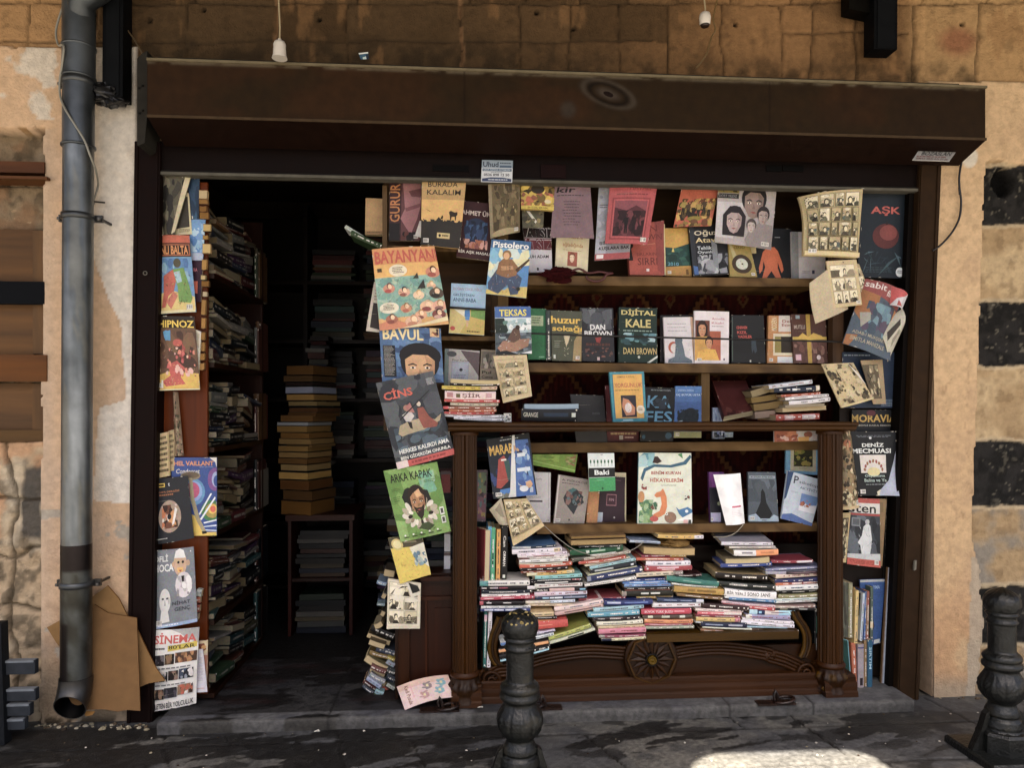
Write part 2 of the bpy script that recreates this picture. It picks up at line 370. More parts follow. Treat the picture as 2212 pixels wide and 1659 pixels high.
# ---- ground
def ground():
    xs = np.arange(-2.6, 3.4, .008); ys = np.arange(-2.2, .02, .008)
    X, Yg = np.meshgrid(xs, ys)
    n1 = fbm(X*5, Yg*5, 101); n2 = fbm(X*22, Yg*22, 102); n3 = fbm(X*60, Yg*60, 103, 3)
    C = mixc(np.broadcast_to(np.array(hx('5f6062')), X.shape+(3,)).copy(), '77756f', sstep(.4, .65, n1)); C = mixc(C, '48494b', sstep(.45, .7, n2)*.6)
    h = (n1-.5)*.004+(n2-.5)*.002+(n3-.5)*.0012
    dj = np.full(X.shape, 9.0)
    for y in (-.235, -.5, -.95, -1.4): dj = np.minimum(dj, np.abs(Yg-y+(n1-.5)*.006))
    segs = [(-1.72, -1.60, -.235, .02), (-1.05, -.97, -.235, 0), (-.97, -.83, -.5, -.235), (-.43, -.33, -.5, -.1), (-.16, -.08, -.5, -.235), (.43, .53, -.5, -.235),
            (.95, 1.0, -.235, 0), (1.2, 1.26, -.5, -.1), (1.8, 1.86, -.5, 0), (2.4, 2.45, -.5, 0)]
    for xa, xb, y0, y1 in segs:
        t = (Yg-y0)/(y1-y0); x = xb+(xa-xb)*t
        dj = np.where((t >= 0) & (t <= 1), np.minimum(dj, np.abs(X-x)), dj)
    for i in range(8):
        x = -2.3+i*.73; dj = np.where(Yg < -.5, np.minimum(dj, np.abs(X-x+.15*(Yg+.5))), dj)
    g = sstep(.006, .002, dj); h -= g*.006; C = mixc(C, '12110f', g*.9)
    # dark damp and oily stains with their own outlines
    u = X*.96+Yg*.3; v = -X*.3+Yg*.96
    st = fbm(u*5, v*16, 120, 5); zone = .49+.10*sstep(.0, .9, X)-.07*sstep(.5, -.6, X)
    m = sstep(zone, zone+.03, st); m2 = sstep(.6, .63, fbm(X*7, Yg*13, 131))
    m = np.maximum(m, m2*.8)
    m = np.maximum(m, sstep(1.1, .8, np.hypot((X+1.33)/.17, (Yg+.17)/.10)+(n2-.5)*.9))
    m *= sstep(-.03, -.08, Yg)*(.4+.6*sstep(.0, .7, np.abs(X-2.0)))
    m = m*(1-.85*sstep(.62, .78, X)*sstep(1.45, 1.3, X)*sstep(-.36, -.42, Yg)); C = mixc(C, '8a8780', sstep(.62, .78, X)*sstep(1.45, 1.3, X)*sstep(-.38, -.46, Yg)*.5)  # sun patch painted in: paler slabs, stains thinned where the sunlight falls
    C = mixc(C, '100d0a', m*.93); C = mixc(C, '3c3c3c', sstep(.5,.6,n3)*.3)
    C = mixc(C, 'a8a39a', (vnoise(X*130, Yg*130, 140) > .985)*.7)
    return X, Yg, h, C
X, Y, Z, C = ground(); o = np_grid('pavement', 'pave', X, Y, Z, C); tag(o, kind='structure')
mb = MB(); mb.wbox(-60, 60, -60, 60, -.3, -.012, '8a857c'); o = mb.build('street', 'pave'); tag(o, kind='structure')
# ---- raised stone sill of the bay
def sill():
    x0, x1 = G(340, 1588).x, G(1962, 1533).x
    xs = np.arange(x0, x1+.008, .008); sec = [(-.138, .0), (-.139, .018), (-.140, .034), (-.136, .041), (-.128, .043)]+[(-.12+.008*i, .043) for i in range(78)]
    n = len(sec); X = np.tile(xs, (n, 1)); Yg = np.tile(np.array([s[0] for s in sec])[:, None], (1, len(xs))); Zg = np.tile(np.array([s[1] for s in sec])[:, None], (1, len(xs)))
    n1 = fbm(X*5, Yg*5+9, 201); n2 = fbm(X*24, Yg*24, 202)
    C = mixc(np.broadcast_to(np.array(hx('63646a')), X.shape+(3,)).copy(), '7a7a7a', sstep(.4, .6, n1)); C = mixc(C, '454446', sstep(.5, .7, n2)*.5)
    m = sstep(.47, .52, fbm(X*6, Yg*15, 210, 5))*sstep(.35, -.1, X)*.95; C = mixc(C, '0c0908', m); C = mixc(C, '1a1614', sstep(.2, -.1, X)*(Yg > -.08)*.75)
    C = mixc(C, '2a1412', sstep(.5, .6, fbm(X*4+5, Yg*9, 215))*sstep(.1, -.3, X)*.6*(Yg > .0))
    C = mixc(C, '55524c', (Yg < -.134)*.6)
    j = np.minimum.reduce([np.abs(X-q) for q in (-.45, .27, .98, 1.29)]); g = sstep(.006, .002, j); C = mixc(C, '1b1a18', g*.8)
    Zg = Zg+(n1-.5)*.004+(n2-.5)*.002-g*.003
    return X, Yg+(n2-.5)*.003, Zg, C
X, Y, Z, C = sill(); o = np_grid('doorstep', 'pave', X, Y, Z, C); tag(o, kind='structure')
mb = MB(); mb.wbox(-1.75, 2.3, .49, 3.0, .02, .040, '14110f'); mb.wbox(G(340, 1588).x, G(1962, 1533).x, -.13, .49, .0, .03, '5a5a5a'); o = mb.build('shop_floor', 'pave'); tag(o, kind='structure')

# ---- canopy over the front (its two black legs hang into view)
CAN = thing('wooden_canopy', 'dark timber canopy with black metal legs above the shop front', 'canopy', (0, 0, 2.95))
def outline_notch():  # unseen outer edge; depth shades the front, notch added to pass a sun patch
    y0, yn = -2.15, -1.735; P = [(-4.5, y0), (.70, y0)]
    xa, xb, r = .72, 1.33, .10
    P += [(xa, yn-.13)]
    for k in range(7): t = k/6*math.pi/2; P.append((xa+.16-.16*math.cos(t), yn-.13+.13*math.sin(t)))
    for k in range(7): t = k/6*math.pi/2; P.append((xb-.10+.10*math.sin(t), yn-.08+.08*math.cos(t)))
    P += [(xb+.02, y0), (5.5, y0), (5.5, -.02), (-4.5, -.02)]
    return P
mb = MB(); pts = [Vector((x, y, 2.98)) for x, y in outline_notch()]; mb.prism(pts, (0, 0, .05), '4a3a28'); part(mb, 'roof_boards', 'wood', CAN)
for x in (-3.4, -1.1, .35, 2.05, 3.6):
    mb = MB(); mb.wbox(x-.05, x+.05, -2.1, -.03, 2.86, 2.978, '1d1a18'); part(mb, 'beam', 'metal', CAN)
def leg(s, u0, u1, v1, Yd, side):
    a, b = U(*K(s, u0, v1), Yd), U(*K(s, u1, v1), Yd)
    mb = MB(); mb.box((a.x, Yd, a.z), (b.x-a.x, 0, 0), (0, .07, 0), (.004, 0, 2.97-a.z), '14161a')
    mb.box((a.x+.012, Yd-.003, a.z+.004), (b.x-a.x-.024, 0, 0), (0, .004, 0), (.004, 0, 2.9-a.z), '1b1e22')
    part(mb, 'leg', 'metal', CAN)
leg('A0', 852, 1022, 800, -.10, 0); leg('D0', 962, 1155, 402, -.12, 1)
mb = MB(); a = U(*K('D0', 720, 60), -.06); b = U(*K('D0', 975, 100), -.06)
mb.box((a.x, -.09, a.z-.02), (b.x-a.x, 0, -.02), (0, .06, 0), (0, 0, .16), '15130f'); part(mb, 'arm', 'metal', CAN)
# plastic bag tied round the foot of the left leg
def crumple(name, label, cat, c, rx, ry, rz, col, mat, seed, amp=.35):
    t = thing(name, label, cat, (c[0], c[1], c[2]-rz)); mb = MB(); rows = []
    for i in range(15):
        th = math.pi*(i+.02)/14.04; row = []
        for k in range(22):
            ph = 2*math.pi*k/22; n = float(fbm(np.array([math.cos(ph)*2+seed+th*2]), np.array([math.sin(ph)*2+th*3.0]), seed, 4)[0])
            r = 1+amp*(n-.5)*2; row.append(Vector(c)+Vector((rx*r*math.sin(th)*math.cos(ph), ry*r*math.sin(th)*math.sin(ph), rz*r*math.cos(th))))
        rows.append(row)
    mb.grid(rows, col, closed=True, smooth=False); o = mb.build(name, mat, None, t.location)
    for k_ in ('label', 'category'): o[k_] = t[k_]
    bpy.data.objects.remove(t); o.name = name; return o
c = U(*K('A0', 905, 800), -.075); crumple('plastic_bag', 'crumpled glossy black plastic bag tied round the foot of the left canopy leg', 'bag', c, .062, .05, .036, '0c0c0e', 'plastic', 4, .5)

# ---- roller shutter: housing, guide rails, bottom slat
SH = thing('roller_shutter', 'dark brown metal roller shutter housing and rails round the open bay', 'roller shutter', (.4, -.1, 0))
BX0, BX1, BY, BZT, BZB, BZS = -1.035, 1.908, -.20, 2.280, 2.094, 2.050
def box_face():
    xs = np.arange(BX0, BX1, .006); zs = np.linspace(BZB, BZT, 32); X, Z = np.meshgrid(xs, zs); px, py = np_proj(X, np.full_like(X, BY), Z)
    n1 = fbm(X*3, Z*6, 301); n2 = fbm(X*20, Z*30, 302); C = mixc(np.broadcast_to(np.array(hx('4c3420')), X.shape+(3,)).copy(), '40301e', sstep(.4, .6, n1)); C = mixc(C, '402e20', sstep(.5, .7, fbm(X*2, Z*3, 305))*.4)
    cx, cy = K('C0', 865, 778); q = np.hypot(((px-cx)*.93+(py-cy)*.36)/46, ((py-cy)*.93-(px-cx)*.36)/20)
    C = mixc(C, '6d6258', sstep(.8, .2, q)*.7); C = mixc(C, '1a1310', np.exp(-((q-.92)/.14)**2)*.8); C = mixc(C, '70665a', np.exp(-((q-1.25)/.16)**2)*.55)
    cx, cy = K('C0', 530, 910); C = mixc(C, '5e5a52', sstep(1.1, .3, np.hypot((px-cx)/22, (py-cy)/24))*.5)
    C = mixc(C, '9a8c74', sstep(.014, 0, BZT-Z)*sstep(.3, .55, n2)*.8); C = mixc(C, 'd8ccb4', (vnoise(X*120, Z*120, 303) > .9975)*sstep(.0, 1.6, X)); C = mixc(C, '2a1c12', (np.minimum(np.abs(X-.02), np.abs(X-1.1)) < .003)*.6)
    dz = np.exp(-(q/1.0)**2)*.004
    return X, np.full_like(X, BY)+dz+(n1-.5)*.002, Z, C
X, Y, Z, C = box_face(); np_grid('front_panel', 'metal', X, Y, Z, C, None, SH)
mb = MB()
mb.box((BX0, BY, BZB), (BX1-BX0, 0, 0), (0, .148, BZS-BZB), (0, .001, -.0015), '2c1a12')     # sloping underside
mb.wbox(BX0, BX1, BY+.004, -.02, BZB+.003, BZT-.002, '2a1c18')
mb.wbox(BX0, BX1, BY-.004, BY-.0005, BZB-.003, BZB+.006, '6a5640')
mb.wbox(BX0, BX1-.0, BY-.007, BY+.02, BZT, BZT+.008, 'a89a7c'); part(mb, 'housing', 'metal', SH)
mb = MB()
for i, (dz, dy) in enumerate(((.010, .03), (.022, .05), (.034, .07), (.046, .09))):
    x1 = BX1-.02-i*.006; mb.box((BX0, BY+dy, BZT+dz), (x1-BX0, 0, -.0), (0, .02, 0), (0, 0, .010), '3a332c' if i % 2 else '8a7c66')
mb.wbox(BX0, BX1-.02, BY+.10, -.0, BZT+.004, BZT+.05, '2c2620'); part(mb, 'top_trim', 'metal', SH)
mb = MB(); pts = [U(*K('A0', u, v), -.13) for u, v in ((1142, 485), (1186, 440), (1226, 418), (1226, 960), (1203, 1190), (1150, 1212), (1142, 1205))]
mb.prism(pts, (0, .12, 0), '45423c'); part(mb, 'end_bracket', 'metal', SH)
for u, v in ((1162, 732), (1188, 712), (1163, 942), (1190, 920)):
    mb = MB(); p = U(*K('A0', u, v), -.131); mb.wbox(p.x-.003, p.x+.003, p.y-.003, p.y, p.z-.003, p.z+.003, '22201c'); part(mb, 'bolt', 'metal', SH)
# bottom slat hanging under the housing, with slots
zl, zr = U(700, 392, .0).z, U(1500, 400, .0).z; lz = (zl+zr)/2-.002
mb = MB(); mb.wbox(-1.07, 1.79, -.012, .02, lz+.018, BZS+.03, '1f1412'); mb.wbox(-1.07, 1.79, -.024, .02, lz, lz+.010, '8a867a'); mb.wbox(-1.07, 1.79, -.018, .02, lz+.0105, lz+.0178, '2a2523'); part(mb, 'bottom_slat', 'metal', SH)
for u0, u1 in ((935, 1012), (1690, 1735), (1655, 1688)):
    a, b = U(u0, 356, -.013), U(u1, 371, -.013); mb = MB(); mb.wbox(a.x, b.x, -.016, -.0125, b.z, a.z, '080606'); part(mb, 'lock_slot', 'metal', SH)
mb = MB(); a, b = U(1168, 356, -.013), U(1222, 386, -.013); mb.wbox(a.x, b.x, -.019, -.0125, b.z, a.z, '2a1414'); part(mb, 'lock_slot', 'metal', SH)
for sgn, (xa0, xa1, xb0, xb1) in ((0, (U(298, 330).x, U(352, 380).x, U(281, 1563).x, U(336, 1545).x)), (1, (U(1978, 400).x, U(2022, 370).x, U(1929, 1495).x, U(1975, 1505).x))):
    mb = MB(); c = '241411' if not sgn else '4a3624'; zt = BZS+.02; zb = .0
    d = Vector((xa0-xb0, 0, zt-zb)); mb.box((xb0, -.028, zb), (xb1-xb0, 0, 0), (0, .10, 0), d, c)
    mb.box((xb0+.004, -.033, zb), (.010, 0, 0), (0, .004, 0), d, c); mb.box((xb1-.016, -.033, zb), (.010, 0, 0), (0, .004, 0), d, c)
    if sgn: mb.box((xb0-.02, .0, zb), (.018, 0, 0), (0, .06, 0), d, '1a1411')
    part(mb, 'guide_rail', 'metal', SH)
mb = MB(); p = U(*K('A1', 1213, 728), -.034)
mb.grid([[p+Vector((.0065*math.cos(t)+.0015*math.cos(s)*math.cos(t), -.004+.0015*math.sin(s), .0065*math.sin(t)+.0015*math.cos(s)*math.sin(t))) for s in np.linspace(0, 6.28, 7)] for t in np.linspace(0, 6.28, 20)], 'a8a498'); part(mb, 'ring', 'metal', SH)
mb = MB(); p = U(*K('D2', 1290, 1610), -.034); mb.box((p.x-.003, -.045, p.z-.02), (.008, 0, .004), (0, .01, 0), (.002, 0, .035), 'b8b2a0'); part(mb, 'latch', 'metal', SH)

# ---- drainpipe
def pipe():
    t = thing('drainpipe', 'blue-grey weathered zinc drainpipe with a forward spout, left of the bay', 'drainpipe', (U(166, 1500, -.11).x, -.11, U(166, 1527, -.11).z))
    Yp = -.11; x = lambda py: U(np.interp(py, [0, 400, 900, 1520], [171, 169, 166, 164]), py, Yp)
    r = .0485
    def seg(y0, y1, rr, col, name):
        a, b = x(y0), x(y1); n = 14; mb = MB(); rows = []
        mb.grid([[a.lerp(b, i/40)+Vector((rr*math.cos(2*math.pi*k/28), rr*math.sin(2*math.pi*k/28), 0)) for k in range(28)] for i in range(41)], col, closed=True)
        part(mb, name, 'zinc', t)
    def pc(base):
        def f(i, k):
            n = float(fbm(np.array([i*.11+base]), np.array([k*.5]), 410, 4)[0]); c = Vector(hx('8f9ea6')).lerp(Vector(hx('59686f')), min(1, max(0, (n-.3)*2.6)))
            return tuple(c.lerp(Vector(hx('9c9678')), .5 if n > .62 else 0))
        return f
    seg(-60, 168, r+.003, '5d6c76', 'pipe_section'); seg(168, 318, r+.001, '5d6c78', 'pipe_section')
    seg(314, 1182, r-.001, pc(0), 'pipe_section')
    def low(i, k):
        n = float(fbm(np.array([i*.2]), np.array([k*.35]), 420, 4)[0]); c = Vector(hx('68726f')).lerp(Vector(hx('4c4a38')), min(1, max(0, (n-.35)*3)))
        return tuple(c.lerp(Vector(hx('301c18')), 1 if (i < 8 or (i > 22 and abs(k-18) < 3)) else 0))
    seg(1175, 1470, r, low, 'pipe_section')
    for py in (102, 168, 316):
        p = x(py); mb = MB(); mb.grid([[p+Vector((q*math.cos(2*math.pi*k/28), q*math.sin(2*math.pi*k/28), dz)) for k in range(28)] for q, dz in ((r, -.005), (r+.006, -.003), (r+.006, .003), (r, .005))], '56656f', closed=True); part(mb, 'joint_ring', 'zinc', t)
    # spout
    a = x(1462); mb = MB(); pts = []; rows = []; inner = []
    for i in range(9):
        th = R(64)*i/8; c = Vector((a.x, a.y-.075*(1-math.cos(th)), a.z-.075*math.sin(th)-.003*i)); d = Vector((0, -math.sin(th), -math.cos(th)))
        u = Vector((1, 0, 0)); v_ = d.cross(u); rr = r+.004
        rows.append([c+u*rr*math.cos(2*math.pi*k/28)+v_*rr*math.sin(2*math.pi*k/28) for k in range(28)])
        inner.append([c+u*(rr-.003)*math.cos(2*math.pi*k/28)+v_*(rr-.003)*math.sin(2*math.pi*k/28) for k in range(28)])
    mb.grid(rows, '54504a', closed=True); mb.grid(inner[::-1], '0c0b0a', closed=True)
    mb.grid([rows[-1], inner[-1]], '6a665c', closed=True); mb.poly(inner[2], '050505'); part(mb, 'spout', 'zinc', t)
    for py in (178, 469, 1262):
        p = x(py); mb = MB(); rr = r+.004
        mb.grid([[p+Vector((q*math.cos(2*math.pi*k/28), q*math.sin(2*math.pi*k/28), dz)) for k in range(28)] for q, dz in ((r, -.011), (rr, -.010), (rr, .010), (r, .011))], '5c6469', closed=True)
        for sx in (-1, 1):
            mb.wbox(p.x+sx*(rr+.008)-.012, p.x+sx*(rr+.008)+.012, p.y+.015, p.y+.027, p.z-.012, p.z+.012, '4a4a48'); mb.lathe((p.x+sx*(rr+.014), p.y+.005, p.z-.004), [(.006, -.004), (.007, .0), (.006, .005)], 8, '6f6a60')
            mb.wbox(p.x+sx*(rr+.012)-.004, p.x+sx*(rr+.012)+.004, p.y+.026, p.y+.11, p.z-.004, p.z+.004, '3a3836')
        part(mb, 'bracket', 'zinc', t)
    # elbow at the top coming from the right
    mb = MB(); b = U(*K('A0', 680, 0), Yp-.03); mb.tube([b+Vector((.13, .03, .40)), b+Vector((.13, .03, .20)), b+Vector((.11, .01, .10)), b+Vector((.05, -.005, .035)), b+Vector((0, 0, 0)), b+Vector((-.01, .02, -.03))], .046, 24, '4c5a64'); part(mb, 'elbow', 'zinc', t)
    mb = MB(); q = [U(*K('A0', u, v), -.165) for u, v in ((540, -20), (520, 60), (485, 160), (468, 240), (468, 310), (480, 360), (530, 382))]
    return t
pipe()
def cable(name, label, pts, r, col, cat='cable'):
    # smooth with Catmull-Rom
    P = [Vector(p) for p in pts]; P = [P[0]]+P+[P[-1]]; out = []
    for i in range(1, len(P)-2):
        for k in range(6):
            t = k/6; a, b, c, d = P[i-1:i+3]
            out.append(.5*((2*b)+(c-a)*t+(2*a-5*b+4*c-d)*t*t+(3*b-a-3*c+d)*t**3))
    out.append(P[-2]); mb = MB(); mb.tube(out, r, 7, col)
    o = mb.build(name, 'plastic', None, min(out, key=lambda p: p.z)); tag(o, label, cat); return o
cable('cable', 'thin grey cable winding across the upper drainpipe to a nail', [U(*K('A0', u, v), y) for u, v, y in ((545, 0, -.13), (500, 120, -.12), (468, 240, -.12), (470, 320, -.12), (490, 375, -.13), (530, 385, -.165))]
      + [U(*K('A0', u, v), y) for u, v, y in ((515, 560, -.15), (498, 660, -.14), (500, 790, -.14), (540, 900, -.165), (620, 1030, -.172), (700, 1160, -.172), (750, 1290, -.168), (800, 1420, -.12), (818, 1530, -.05), (800, 1610, -.04))]+[U(*K('A1', 775, 130), -.03)], .0035, '8c8a80')
mb = MB(); a = U(*K('A1', 775, 140), -.02); mb.tube([a+Vector((0, .02, 0)), a+Vector((.0, -.02, 0)), U(*K('A1', 875, 138), -.03)], .003, 6, '3a342c'); o = mb.build('nail', 'iron', None, a); tag(o, 'bent dark nail in the white plaster right of the drainpipe', 'nail')
cable('cable', 'black cable looping out of the shutter housing down the right plaster pier', [U(*K('D0', u, v), -.03) for u, v in ((1690, 1350), (1672, 1480), (1678, 1620))]+[U(*K('D1', u, v), -.03) for u, v in ((1672, 10), (1688, 130), (1672, 270), (1610, 390), (1520, 490), (1448, 540))], .004, '15110f')
cable('cable', 'thin brown wire running from the left canopy leg to the shutter housing', [U(*K('A0', u, v), -.06) for u, v in ((1010, 190), (1060, 245), (1120, 330), (1190, 450))], .0025, '5a4c38')
cable('cable', 'doubled brown flex dangling beside the right lamp socket', [U(*K('C0', u, v), -.05) for u, v in ((1775, -10), (1750, 90), (1740, 160), (1758, 245), (1725, 305), (1690, 430), (1655, 490), (1595, 565))], .003, '6f5a38')

# ---- hanging lamp sockets
def socket(s, pts, Yd, label, cord_top, dark=False):
    k = KS(s)*dep(800)/FPX; cxp = np.mean([p[0] for p in pts]); top = U(*K(s, cxp, pts[0][1]), Yd)
    t = thing('lamp_socket', label, 'lamp socket', (top.x, Yd, top.z-(pts[-1][1]-pts[0][1])*k), 'white lamp sockets over the shutter'); mb = MB(); t_org = Vector(t['_org'])
    prof = [(hw*k, (pts[-1][1]-v)*k) for _, v, hw in pts[::-1]]
    mb.lathe(t_org, prof, 20, 'd8d2c8'); part(mb, 'socket', 'plastic', t)
    if dark: mb = MB(); mb.lathe(t_org, [(prof[0][0]*.8, -.006), (prof[0][0]*1.0, .0), (prof[0][0]*.9, .002)], 16, '2a1c14'); part(mb, 'rim', 'plastic', t)
    mb = MB(); c = U(*K(s, cord_top[0], cord_top[1]), Yd); mb.tube([top-Vector((0, 0, .004)), top.lerp(c, .3)+Vector((.002, 0, 0)), c, c+Vector((0, .01, .25))], .0028, 7, 'a89a7c'); part(mb, 'flex', 'plastic', t)
socket('B0', [(225, 322, 12), (225, 338, 14), (225, 345, 38), (225, 365, 46), (228, 392, 44), (230, 400, 46), (233, 440, 48), (236, 468, 56)], -.26, 'bell-shaped white lamp socket hanging over the left end of the shutter housing', (220, 0))
socket('C0', [(1675, 92, 8), (1675, 100, 14), (1675, 110, 40), (1672, 140, 47), (1668, 160, 45), (1666, 190, 42), (1664, 200, 38)], -.2, 'squat white lamp socket with dark rim hanging near the right canopy leg', (1665, 0), True)

# ---- closed wooden shutter, far left
WS = thing('wooden_shutter', 'closed brown plank window shutter crossed by dark bars at the left edge', 'window shutter', (U(20, 950, -.0).x, .0, U(20, 950).z))
def rb(s, u0, v0, u1, v1, y0, y1, col, mb):
    a, b = U(*K(s, u0, v0), y0), U(*K(s, u1, v1), y0); mb.wbox(a.x, b.x, y0, y1, b.z, a.z, col)
mb = MB(); rb('A1', -900, 345, 275, 1600, .03, .045, '7c5834', mb); rb('A2', -900, 95, 275, 490, .029, .044, '785634', mb); part(mb, 'panel_board', 'wood', WS)
mb = MB(); rb('A1', 272, 370, 375, 1400, .015, .03, '8a6640', mb); rb('A2', 270, 100, 370, 490, .014, .028, '84603a', mb); part(mb, 'frame_stile', 'vwood', WS)
mb = MB(); rb('A2', -900, 488, 362, 580, .008, .045, '6f5028', mb); part(mb, 'frame_rail', 'wood', WS)
mb = MB(); rb('A1', -900, 782, 372, 985, -.012, .014, '15181e', mb); part(mb, 'crossbar', 'metal', WS)
mb = MB(); rb('A1', -900, 1402, 388, 1630, -.018, .012, '7a4a1c', mb); part(mb, 'crossbar', 'wood', WS)
mb = MB(); rb('A0', -900, 1318, 368, 1440, -.02, .05, '6a3f22', mb); rb('A0', -900, 1440, 390, 1492, -.035, .05, '7d4f2a', mb); part(mb, 'head_board', 'wood', WS)
# ---- black slatted rack, bottom left corner
RK = thing('slatted_rack', 'black slatted metal rack standing in the bottom left corner', 'rack', (U(20, 1590, -.15).x, -.2, 0))
mb = MB(); a, b = U(*K('A3', -20, 445), -.16), U(*K('A3', 68, 1350), -.16); mb.box((b.x-.055, -.18, .0), (.055, 0, 0), (0, .04, 0), (-.012, 0, a.z), '2c2f33'); part(mb, 'post', 'metal', RK)
for v0, v1, u1 in ((775, 870, 305), (1015, 1090, 310), (1140, 1215, 265), (1265, 1330, 220)):
    mb = MB(); a, b = U(*K('A3', -500, v0), -.15), U(*K('A3', u1, v1), -.15); mb.wbox(a.x, b.x, -.16, -.138, b.z, a.z, '4a4f56'); mb.wbox(a.x, b.x-.004, -.163, -.138, a.z-.006, a.z+.001, 'a8b0b8'); part(mb, 'slat', 'metal', RK)
mb = MB(); a = U(*K('A3', -500, 1000), -.03); mb.wbox(a.x, U(60, 1500, -.03).x, -.045, -.03, 0, a.z, '1c1a18'); part(mb, 'back_panel', 'metal', RK)

# ---- cardboard behind the pipe
def sheet(name, label, cat, s, poly, y0, y1, th, col, mat, edge=None):
    vs = [p[1] for p in poly]; lo, hi = min(vs), max(vs)
    pts = [U(*K(s, u, v), y0+(y1-y0)*(v-lo)/(hi-lo)) for u, v in poly]
    base = min(pts, key=lambda p: p.z); mb = MB(); mb.prism(pts, (0, th, 0), col, edge)
    o = mb.build(name, mat, None, base); tag(o, label, cat); return o
sheet('cardboard_sheet', 'torn cardboard sheet leaning diagonally behind the other cardboard', 'cardboard', 'A3', [(390, 490), (500, 430), (600, 330), (760, 240), (850, 175), (895, 140), (990, 250), (1060, 390), (1150, 520), (1235, 700), (1300, 830), (1375, 935), (1240, 955), (1170, 985), (900, 900), (640, 760), (520, 680), (470, 620)], -.035, -.05, .006, '8c6c46', 'card', '7a5228')
sheet('cardboard_sheet', 'large upright brown cardboard sheet leaning beside the drainpipe spout', 'cardboard', 'A3', [(640, 330), (790, 300), (900, 370), (980, 385), (1140, 410), (1150, 700), (1158, 900), (1168, 1186), (1060, 1178), (980, 1192), (860, 1172), (690, 1178), (560, 1150), (540, 700)], -.05, -.10, .005, '7a5c3c', 'card', '5e3d1c')
sheet('cardboard_scrap', 'small torn cardboard scrap lying under the leaning cardboard', 'cardboard', 'A3', [(690, 1190), (790, 1192), (770, 1220), (715, 1232)], -.09, -.1, .003, 'b08048', 'card')
# rubble crumbs at the wall foot
mb = MB(); rnd = random.Random(5)
for i in range(70):
    s_ = rnd.random(); u = rnd.uniform(300, 1240) if s_ < .75 else 0
    p = G(*K('A3', u, rnd.uniform(1300, 1345)), 0) if u else Vector((rnd.uniform(1.85, 2.1), rnd.uniform(-.05, .0), 0))
    q = rnd.uniform(.003, .011); rows = [[p+Vector((q*r_*math.cos(k*1.047+i)*rnd.uniform(.7, 1.3), q*r_*math.sin(k*1.047+i)*.8, q*h_)) for k in range(6)] for r_, h_ in ((1, 0), (.9, .5), (.3, .8))]
    mb.grid(rows, rnd.choice(['8f8468', '5c4c38', 'b0a488', '3a3026']), closed=True, smooth=False); mb.poly(rows[-1], '8f8468')
for i in range(110):
    p = Vector((rnd.uniform(-1.5, 2.1), rnd.uniform(-.62, -.15), .001)); q = rnd.uniform(.0015, .005)
    rows = [[p+Vector((q*r_*math.cos(k*1.257+i)*rnd.uniform(.6, 1.5), q*r_*math.sin(k*1.257+i), q*h_)) for k in range(5)] for r_, h_ in ((1, 0), (.8, .5), (.2, .7))]
    mb.grid(rows, rnd.choice(['8f8468', '3a2c20', 'b8b0a0', '4a4030', 'd0c8b8']), closed=True, smooth=False)
o = mb.build('rubble', 'stone', None, (-1.2, -.1, 0)); tag(o, 'crumbs of plaster and grit scattered along the pavement', 'rubble', kind='stuff')

